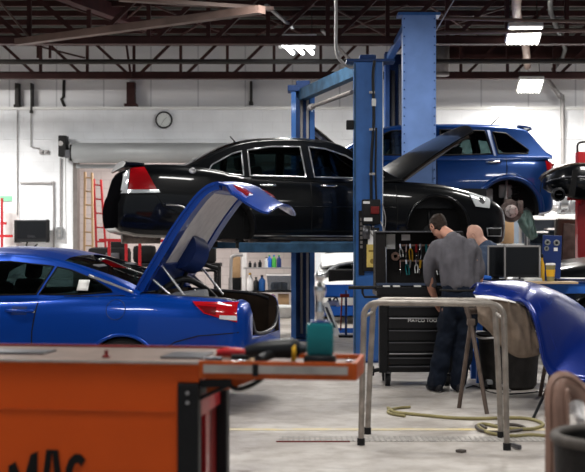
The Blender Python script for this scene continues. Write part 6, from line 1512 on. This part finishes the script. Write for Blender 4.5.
tub('grey lidded bin stacked high under the white plank', 533, 548, 222.5, P(0, 231, 21).z+.0, 21.05, 'grey_paint') if False else None
small('cardboard_box', 'brown cardboard box on the back shelf beside the brake disc', 'box', lambda b_: b2(b_, P(501, 0, 21).x, P(513, 0, 21).x, 20.9, 21.25, 1.381, P(0, 221, 21).z, .006), 'cardboard')
t = thing('parts_box', 'long white printed box on the back shelf under the cardboard box', 'box', (0, 0, 0))
bm = new(); b2(bm, P(500, 0, 21).x, P(524, 0, 21).x, 20.85, 21.3, 1.171, 1.38, .006); obj('box_body', bm, 'white_plastic', t)
bm = new(); b2(bm, P(511, 0, 21).x, P(519, 0, 21).x, 20.842, 20.851, 1.24, 1.32); obj('printed_panel', bm, 'gun_metal', t)
t = thing('shop_cloth', 'grey-green cloth hanging below the SUV beside the brake disc', 'cloth', (0, 0, 0))
g = pxgrid([((523, 211, 18.6), (517, 222, 18.6)), ((526, 210, 18.6), (524, 232, 18.6)), ((531, 212, 18.6), (531, 240, 18.6)), ((534, 224, 18.65), (537, 237, 18.6))], 18, 12, .05, Vector((0, -1, 0)), .10)
bm = new(); sheet(bm, g, .01); obj('cloth_sheet', bm, 'cloth_green', t, smooth=180)
bm = new(); tube(bm, [P(523, 211, 18.6), P(526, 208, 18.65), P(532, 212, 18.6)], .015); obj('cloth_hook', bm, 'gun_metal', t)
t = thing('cloth_pole', 'thin steel pole standing below the SUV holding the cloth', 'pole', (P(526, 0, 18.75).x, 18.75, 0))
bm = new(); cyl(bm, (0, 0, .02), (0, 0, P(0, 214, 18.75).z), .018, n=10); obj('pole_tube', bm, 'conduit', t)
bm = new(); cyl(bm, (0, 0, 0), (0, 0, .02), .16, n=24); obj('pole_base', bm, 'black_metal', t)
# gearbox and engine parts on the plank
t = thing('gearbox', 'grey cast gearbox lying on the white plank', 'gearbox', ((P(564, 0, 21).x), 21.05, zP+.09))
bm = new(); lathe(bm, [(0, 0), (.16, 0), (.17, .03), (.12, .05), (.11, .16), (0, .17)], (-.12, -.1, .18), 20, 'x'); box(bm, (.06, -.02, .12), (.34, .28, .22), .04); box(bm, (.0, -.02, .25), (.16, .14, .08), .02); obj('gearbox_case', bm, 'alloy', t, smooth=35)
bm = new()
for k in range(5): box(bm, (-.02+k*.05, -.165, .12), (.012, .02, .18), .003)
obj('case_ribs', bm, 'conduit', t)
bm = new(); cyl(bm, (-.2, -.1, .18), (-.32, -.1, .18), .03, n=14); tube(bm, [(.1, -.1, .25), (.16, -.1, .34), (.24, -.08, .3)], .02, k=3); obj('shaft', bm, 'gun_metal', t, smooth=40)
t = thing('exhaust_part', 'pale metal pipe part lying on the white plank beside the gearbox', 'car part', ((P(545, 0, 21).x), 21.0, zP+.09))
bm = new(); tube(bm, [(-.16, 0, .06), (-.05, 0, .08), (.08, 0, .12), (.2, 0, .10)], [.05, .06, .045, .06], 14, k=4); obj('pipe_body', bm, 'conduit', t, smooth=60)
t = thing('engine_block', 'dark engine block piece on the white plank under the fog lamp', 'car part', ((P(533, 0, 21).x), 21.1, zP+.09))
bm = new(); box(bm, (0, 0, .09), (.22, .25, .18), .02); cyl(bm, (-.05, -.12, .12), (-.05, -.18, .12), .05, n=16); cyl(bm, (.06, -.12, .08), (.06, -.17, .08), .035, n=14); obj('block_casting', bm, 'cast_iron', t, smooth=35)

# ============================================================ red lift with a loose black bumper
rl = thing('red_lift', 'red lift post with a black handle loop at the picture edge', 'car lift', (P(583, 0, 17).x, 17.0, 0))
zt = P(0, 152, 17).z
bm = new(); b2(bm, -.09, .25, -.08, .08, 0, zt, .01); obj('post_column', bm, 'red_paint', rl)
bm = new(); b2(bm, -.2, .4, -.25, .25, 0, .02); obj('base_plate', bm, 'dark_red', rl)
bm = new(); tube(bm, [(-.08, -.02, zt-.02), (-.08, -.02, zt+.09), (-.04, -.02, zt+.13), (.06, -.02, zt+.13), (.09, -.02, zt+.05)], .016, k=3); obj('handle_loop', bm, 'black_metal', rl, smooth=60)
bm = new(); b2(bm, -.06, .02, -.09, -.08, zt-.25, zt-.16); obj('lift_label', bm, 'trim_white', rl)
bm = new(); b2(bm, -.25, .9, -.30, -.14, P(0, 196, 16.75).z-.06, P(0, 196, 16.75).z, .01); bar(bm, (.0, -.06, 1.98), (.0, -.2, 1.98), .12, .1); obj('support_arm', bm, 'red_paint', rl)
fb_ = thing('loose_bumper', 'black removed bumper with a round fog lamp laid on the red lift', 'bumper', (0, 0, 0))
cols = [((542, 181, 16.9), (543, 188, 16.85)), ((546, 176, 16.7), (549, 192, 16.7)), ((555, 171, 16.55), (557, 194, 16.55)), ((565, 167, 16.45), (566, 196, 16.45)), ((577, 165, 16.4), (577, 199, 16.4)), ((595, 165, 16.4), (595, 200, 16.4)), ((640, 166, 16.4), (640, 200, 16.4))]
g = pxgrid(cols, 40, 14, .10, Vector((-.05, -1, .0)))
bm = new(); sheet(bm, g, .014); obj('bumper_skin', bm, 'black_paint', fb_, smooth=180)
bm = new(); tube(bm, [r[0]+Vector((0, .03, .01)) for r in g], .02, 8); g2 = [[r[0]+Vector((0, 0, 0)), r[0]+Vector((.0, .12, .03)), r[0]+Vector((.0, .25, .035))] for r in g]; sheet(bm, g2, .012); obj('bumper_shelf', bm, 'hose_yellow' if False else 'brown_liner', fb_, smooth=60)
bm = new(); tube(bm, [r[5]+Vector((0, -.01, 0)) for r in g[4:]], .012, 6); obj('bumper_crease', bm, 'gun_metal', fb_, smooth=60)
bm = new(); prism(bm, [(P(569, 0, 16.25).x, P(0, 196, 16.25).z), (P(575, 0, 16.25).x, P(0, 196, 16.25).z), (P(578, 0, 16.25).x, P(0, 170, 16.25).z), (P(573, 0, 16.25).x, P(0, 170, 16.25).z)], 'y', 16.255, 16.27); obj('trim_slot', bm, 'liner', fb_)
c_ = P(559, 194, 16.35)
bm = new(); lathe(bm, [(0, .0), (.06, .0), (.075, .02), (.075, .1), (0, .1)], (P(559, 194.5, 16.35)), 24, 'y'); obj('fog_lamp', bm, 'clear_lens', fb_, smooth=40)
bm = new(); lathe(bm, [(.075, .0), (.09, .01), (.09, .08), (.075, .08)], (P(559, 194.5, 16.35)), 24, 'y'); b2(bm, P(559, 0, 16.35).x-.035, P(559, 0, 16.35).x+.035, 16.33, 16.352, P(0, 195, 16.35).z, P(0, 194, 16.35).z); obj('lamp_ring', bm, 'black_plastic', fb_, smooth=40)

# ============================================================ dark pickup front and seat at the right edge
pk = thing('parked_truck', 'black high-bonneted truck parked at the edge behind the workbench', 'car', (5.30, 15.6, 0), PI)
keys = [(2.52, .45, .80, .55, 0), (2.48, .38, .92, .68, 0), (2.38, .34, 1.02, .80, .01), (2.2, .32, 1.10, .88, .03), (1.9, .32, 1.16, .93, .04), (1.5, .32, 1.21, .95, .04), (1.0, .32, 1.24, .95, .03), (.5, .32, 1.25, .95, 0), (-.6, .32, 1.25, .95, 0), (-2.3, .34, 1.22, .94, 0), (-2.45, .40, 1.15, .90, 0)]
bm = boolean(body_loft(keys, 80), [cyl_cutter(1.62, .40, .47, -1.2, -.6), cyl_cutter(1.62, .40, .47, 1.2, .6), cyl_cutter(-1.5, .40, .47, -1.2, -.6), cyl_cutter(-1.5, .40, .47, 1.2, .6)], ('black_paint', 'liner'))
S = Surf(bm); o = obj('body', bm, ['black_paint', 'liner'], pk, recalc=False); o.data.set_sharp_from_angle(angle=math.radians(35))
for s in (-1, 1):
    arch_lip(S, 1.62, .40, .47, s, pk, 0, PI, 'black_paint', .02); wheel(pk, 1.62, s*.82, .39, s, .25); wheel(pk, -1.5, s*.82, .39, s, .25)
    bm = panel_on(S, [(2.30, 1.02), (2.44, .94), (2.44, .82), (2.30, .88)], s, .02, .006, 5, 5); obj('head_lamp', bm, 'clear_lens', pk, smooth=60)
gb = house_loft([(-2.2, 1.27, .97), (-2.1, 1.6, .98), (-1.9, 1.8, 1), (-.6, 1.82, 1), (-.2, 1.7, 1), (.35, 1.27, .97)], 1.24, 1.81, .9, .7, 50); GS = Surf(gb)
for s in (-1, 1): win(gb, [(-.9, 1.3), (-.9, 1.7), (-.35, 1.7), (.15, 1.3)], s, None, pk, 'front_side_window', None, sS=GS); win(gb, [(-1.9, 1.3), (-1.85, 1.7), (-1.0, 1.7), (-1.0, 1.3)], s, None, pk, 'rear_side_window', None, sS=GS)
obj('roof', gb, 'black_paint', pk, smooth=180, recalc=False)
t = thing('car_seat', 'dark brown removed seat back standing high behind the black truck', 'seat', (P(569, 0, 17.9).x, 17.9, 0))
zt = P(0, 219, 17.9).z; zb = P(0, 268, 17.9).z
bm = new(); box(bm, (0, 0, (zt+zb)/2), (.42, .16, zt-zb), .04, (0, .05, 0)); obj('seat_back', bm, 'brown_liner', t, smooth=40)
bm = new(); box(bm, (0, -.09, (zt+zb)/2), (.22, .03, (zt-zb)*.8), .012, (0, .05, 0)); obj('seat_panel', bm, 'drum_rim', t, smooth=40)
bm = new(); b2(bm, -.25, .25, -.2, .3, 0, zb, .02); obj('seat_crate', bm, 'black_plastic', t)
# ============================================================ shelf unit at the wall, seen under the sedan
us = thing('storage_shelf', 'grey shelf unit at the back wall seen below the black sedan', 'shelf', (0, 0, 0))
Y0 = 23.6; xa = P(243, 0, Y0).x; xb = P(305, 0, Y0).x
zA = P(0, 267.5, Y0).z; zB = P(0, 291, Y0).z; zC = P(0, 307, Y0).z
for x in (xa, xb):
    for y in (Y0, Y0+.5):
        bm = new(); b2(bm, x-.02, x+.05, y-.02, y+.02, 0, 1.32); obj('upright', bm, 'trim_white', us)
bm = new(); tube(bm, [P(231, 330, Y0-.2), P(231, 265, Y0-.2), P(234, 256, Y0-.2), P(243, 255, Y0-.2)], .03, k=4); 
obj('bent_rail', bm, 'conduit', us, smooth=60)
for z, m in ((zA, 'conduit'), (zB, 'black_metal'), (zC-.12, 'conduit')):
    bm = new(); b2(bm, xa, xb+.05, Y0-.02, Y0+.52, z-.025, z, .004); obj('shelf_board', bm, m, us)
def jug(label, px, w_, ztop, z, y, m, name='bottle', cap='black_plastic', cat='bottle'):
    x = P(px, 0, y).x; h = ztop-z; t = thing(name, label, cat, (x, y, z), 0, 'bottles and jugs on the wall shelf')
    bm = new(); lathe(bm, [(0, 0), (w_/2, 0), (w_/2, h*.65), (w_*.18, h*.82), (w_*.18, h*.9), (0, h*.9)], n=14); obj('bottle_body', bm, m, t, smooth=40)
    bm = new(); lathe(bm, [(0, h*.9), (w_*.22, h*.9), (w_*.22, h), (0, h)], n=10); obj('bottle_cap', bm, cap, t)
yy = Y0+.15
for k, (px, w_, yt, m, lab) in enumerate(((250, .06, 261, 'black_plastic', 'small black bottle at the upright end of the top shelf'), (255, .06, 262, 'gun_metal', 'small grey bottle second from the upright on the top shelf'), (260, .07, 260, 'black_plastic', 'black bottle before the pale box on the top shelf'), (266.5, .09, 257, 'white_plastic', 'white container before the green bottle on the top shelf'))): jug(lab, px, w_, P(0, yt, yy).z, zA, yy, m)
for px, m, cap, lab in ((269.5, 'blue_plastic', 'green_plastic', 'dark blue jug with green cap on the top shelf, nearest the white container'), (274, 'green_plastic', 'blue_plastic', 'green jug with blue cap in the middle of the top shelf trio'), (279, 'navy_plastic', 'green_plastic', 'navy jug with green cap nearest the lift column')): jug(lab, px, .09, P(0, 255, yy).z, zA, yy, m, cap=cap)
for k, (px, w_, yt, m, lab) in enumerate(((250, .12, 273, 'trim_white', 'pale canister at the upright end of the middle shelf'), (256, .10, 277, 'black_plastic', 'black canister on the middle shelf beside the blue one'), (262, .13, 275, 'fluid_blue', 'blue canister beside the translucent bin on the middle shelf'))): jug(lab, px, w_, P(0, yt, yy).z, zB, yy, m, cap='yellow_plastic' if k == 0 else 'black_plastic')
tub('long translucent bin on the middle wall shelf beside the blue canister', 267, 292, 275.5, zB, yy)
zD = zC-.12
jug('blue and white jug on the bottom wall shelf', 272, .18, P(0, 294, yy).z, zD, yy, 'white_plastic', cap='blue_plastic')
small('parts_carton', 'brown and white printed carton on the bottom wall shelf', 'box', lambda b_: b2(b_, P(278, 0, yy).x, P(289, 0, yy).x, yy-.1, yy+.15, zD, P(0, 294, yy).z, .005), 'cardboard')
small('parts_carton', 'dark carton at the upright end of the bottom wall shelf', 'box', lambda b_: b2(b_, P(250, 0, yy).x, P(264, 0, yy).x, yy-.1, yy+.15, zD, P(0, 296, yy).z, .005), 'gun_metal')
small('wash_tub', 'wide white tub on the floor under the wall shelf', 'tub', lambda b_: lathe(b_, [(0, 0), (.30, 0), (.38, .18), (.40, .19), (.40, .215), (.36, .2), (.29, .03), (0, .03)], (P(277, 0, 23.2).x, 23.12, 0), 32), 'white_plastic')
small('cardboard_box', 'brown carton on the floor in the storeroom opening behind the coupe lid', 'box', lambda b_: b2(b_, P(232, 0, 24.2).x-.02, P(240, 0, 24.2).x, 24.1, 24.5, P(0, 275, 24.2).z-.05, P(0, 257, 24.2).z, .006), 'cardboard')
small('stool', 'dark stand under the brown carton in the storeroom opening', 'stand', lambda b_: b2(b_, P(229, 0, 24.2).x, P(241, 0, 24.2).x, 24.05, 24.5, 0, P(0, 275, 24.2).z-.051, .01), 'black_metal')
# ============================================================ white car and blue trolley seen between the lift columns
wc = thing('white_car', 'white car with grey struts under its raised panel, beyond the lift', 'car', (1.30, 23.3, 0), -PI/2)
keys = [(-1.5, .3, .85, .6, 0), (-1.42, .24, .95, .74, 0), (-1.2, .2, 1.0, .82, .02), (0, .2, .95, .84, 0), (1.2, .2, .86, .84, 0), (1.7, .2, .80, .82, .02), (1.95, .24, .70, .74, .02), (2.05, .32, .60, .6, 0)]
bm = boolean(body_loft(keys, 60), [cyl_cutter(1.35, .33, .37, -1.2, -.6), cyl_cutter(1.35, .33, .37, 1.2, .6), cyl_cutter(-.95, .33, .37, -1.2, -.6), cyl_cutter(-.95, .33, .37, 1.2, .6)], ('white_paint', 'liner'))
o = obj('body', bm, ['white_paint', 'liner'], wc, recalc=False)
for s in (-1, 1): wheel(wc, 1.35, s*.74, .32, s); wheel(wc, -.95, s*.74, .32, s)
bm = new(); b2(bm, .7, 1.9, -.68, .68, .72, .93, .02); obj('engine_bay', bm, 'liner', wc)
bm = new(); g = [[(1.35-.9*i/8, v*.78, 1.02+.20*math.sin(PI*.5*i/8)-.06*v*v) for v in [j/6-1 for j in range(13)]] for i in range(9)]; sheet(bm, g, .03); obj('raised_panel', bm, 'white_paint', wc, smooth=60)
bm = new(); bar(bm, (1.7, -.72, .80), (1.0, -.35, 1.08), .05, .04); bar(bm, (1.7, .72, .80), (1.0, .35, 1.08), .05, .04); tube(bm, [(1.75, -.75, .84), (1.5, -.5, 1.0), (1.3, .0, 1.05), (1.5, .5, 1.0), (1.75, .75, .84)], .03, k=3); obj('support_strut', bm, 'grey_paint', wc)
gb = house_loft([(-1.3, 1.02, .95), (-.9, 1.25, .97), (-.3, 1.38, 1), (.1, 1.36, 1), (.7, 1.0, .95)], .96, 1.37, .78, .6, 40)
obj('roof', gb, 'black_paint', wc, smooth=180, recalc=False)
bt = thing('blue_trolley', 'blue parts trolley seen low between the lift columns', 'trolley', (P(336, 0, 19.6).x, 19.6, 0))
for z0_, z1_ in ((P(0, 297, 19.6).z, P(0, 285, 19.6).z), (P(0, 316, 19.6).z, P(0, 306, 19.6).z), (P(0, 337, 19.6).z, P(0, 329, 19.6).z)):
    bm = new(); b2(bm, -.28, .35, -.2, .2, z0_, z0_+.02); b2(bm, -.28, .35, -.2, -.18, z0_, z1_); b2(bm, -.28, .35, .18, .2, z0_, z1_); b2(bm, -.28, -.26, -.2, .2, z0_, z1_); b2(bm, .33, .35, -.2, .2, z0_, z1_); obj('trolley_shelf', bm, 'blue_plastic', bt)
for x in (-.27, .34):
    for y in (-.19, .19):
        bm = new(); b2(bm, x-.015, x+.015, y-.015, y+.015, .08, .75); cyl(bm, (x-.015, y, .04), (x+.015, y, .04), .04, n=14); obj('leg', bm, 'gun_metal', bt)
z_ = P(0, 316, 19.6).z+.022
t = thing('fluid_jug', 'white jug on the middle shelf of the blue trolley', 'jug', (P(333, 0, 19.55).x, 19.6, z_))
bm = new(); box(bm, (0, 0, .11), (.20, .14, .22), .03); obj('jug_body', bm, 'white_plastic', t, smooth=40)
bm = new(); cyl(bm, (-.05, 0, .22), (-.05, 0, .26), .025, n=12); tube(bm, [(.0, 0, .22), (.05, 0, .27), (.09, 0, .18)], .012, k=3); obj('jug_cap', bm, 'gun_metal', t)
bm = new(); box(bm, (0, -.072, .1), (.1, .004, .1)); obj('jug_label', bm, 'fluid_blue', t)
t = thing('pipe_cutter_stand', 'slim red and blue upright stand beside the near lift column', 'stand', (P(346, 0, 18.6).x, 18.6, 0))
bm = new(); tube(bm, [(0, 0, 0.03), (0, 0, .70)], .018); obj('stand_pole', bm, 'navy_plastic', t)
bm = new(); box(bm, (-.02, 0, .62), (.14, .06, .05), .01); tube(bm, [(-.06, 0, .62), (-.08, 0, .1)], .012); obj('stand_arm', bm, 'dark_red', t)
bm = new(); box(bm, (0, 0, .015), (.22, .22, .03), .006); obj('stand_foot', bm, 'black_metal', t)
t = thing('white_board', 'narrow white board leaning low beside the far lift column', 'board', (P(330, 0, 18.9).x, 18.9, 0), 0)
bm = new(); prism(bm, [(-.12, P(0, 303, 18.9).z), (-.02, P(0, 302, 18.9).z), (.16, .0), (.06, .0)], 'y', -.015, .015); obj('board_panel', bm, 'white_paint', t)
bm = new(); prism(bm, [(-.08, P(0, 307, 18.9).z), (-.04, P(0, 307, 18.9).z), (.09, .12), (.05, .12)], 'y', -.019, -.0155); obj('board_print', bm, 'gun_metal', t)
# ============================================================ storeroom: ladders, red stands, dark clutter
def ladder(name, label, p0, p1, q0, q1, m, n, r=.025, cat='ladder'):
    t = thing(name, label, cat, (0, 0, 0))
    p0, p1, q0, q1 = map(Vector, (p0, p1, q0, q1))
    for a, b_ in ((p0, p1), (q0, q1)):
        bm = new(); bar(bm, a, b_, .10, .04); obj('side_rail', bm, m, t)
    for k in range(n):
        u = (k+.6)/n; bm = new(); cyl(bm, p0.lerp(p1, u), q0.lerp(q1, u), .016, n=8); obj('rung', bm, m if m != 'ladder_tan' else 'wood', t)
ladder('ladder', 'tan ladder leaning inside the storeroom opening beside the jamb', (P(84, 0, 25.9).x, 25.9, 0), P(85, 172, 26.1), (P(95, 0, 25.8).x, 25.6, 0), P(92, 173, 26.1), 'ladder_tan', 10)
ladder('ladder', 'red ladder leaning next to the tan one in the storeroom opening', (P(99.5, 0, 26.3).x, 26.2, 0), P(94, 179, 26.6), (P(110, 0, 26.3).x, 26.3, 0), P(101, 180, 26.6), 'red_paint', 9)
es = thing('engine_crane', 'red steel frame stand standing under the tail of the lifted sedan', 'stand', (P(133, 0, 22).x, 22, 0))
for x in (-.42, -.12, .12, .55):
    bm = new(); bar(bm, (x, 0, 0.0), (x, 0, P(0, 240, 22).z), .05, .05); obj('upright', bm, 'red_paint', es)
bm = new(); bar(bm, (-.6, 0, P(0, 240, 22).z), (.75, 0, P(0, 241, 22).z), .06, .05); obj('cross_rail', bm, 'red_paint', es)
bm = new(); bar(bm, (-.5, 0, .1), (.6, 0, .1), .06, .06); obj('cross_rail', bm, 'red_paint', es)
t = thing('covered_machine', 'dark hunched machine in front of the ladders behind the coupe', 'machine', (P(108, 0, 23).x, 23.2, 0))
bm = new(); box(bm, (0, 0, .65), (.75, .6, 1.3), .1); box(bm, (.15, 0, 1.31), (.30, .4, .2), .06); obj('machine_body', bm, 'liner', t, smooth=40)
bm = new(); cyl(bm, (-.25, -.3, 1.0), (-.25, -.36, 1.0), .12, n=20); box(bm, (.1, -.31, 1.1), (.25, .03, .2), .01); obj('machine_panel', bm, 'gun_metal', t, smooth=40)
t = thing('spare_wheel', 'dark wheel standing behind the raised boot lid of the coupe', 'wheel', (P(186, 0, 21).x, 21, 0))
wheel(t, 0, 0, .36, -1, .22, 'wheel_assembly'); t.location.z = 0.95
t2 = thing('wheel_rack', 'black metal rack carrying the spare wheel behind the coupe', 'rack', (P(186, 0, 21).x, 21.0, 0))
bm = new()
for x in (-.5, .5): bar(bm, (x, -.15, 0), (x, -.15, .95), .04, .04); bar(bm, (x, .15, 0), (x, .15, .95), .04, .04)
b2(bm, -.52, .52, -.17, .17, .91, .95); obj('rack_frame', bm, 'black_metal', t2)
t = thing('cluttered_bench', 'long dark cluttered bench behind the coupe roof', 'bench', (P(155, 0, 22.6).x, 22.7, 0))
bm = new(); b2(bm, -.5, 1.2, -.3, .3, .95, 1.02, .01); obj('bench_top', bm, 'black_metal', t)
for x in (-.45, 1.15):
    for y in (-.25, .25):
        bm = new(); b2(bm, x-.03, x+.03, y-.03, y+.03, 0, .95); obj('leg', bm, 'black_metal', t)
bm = new(); box(bm, (-.2, 0, 1.18), (.4, .35, .32), .08); box(bm, (.45, 0, 1.12), (.5, .3, .2), .06); box(bm, (.95, 0, 1.2), (.3, .3, .36), .05); obj('bench_clutter', bm, 'liner', t, smooth=40)
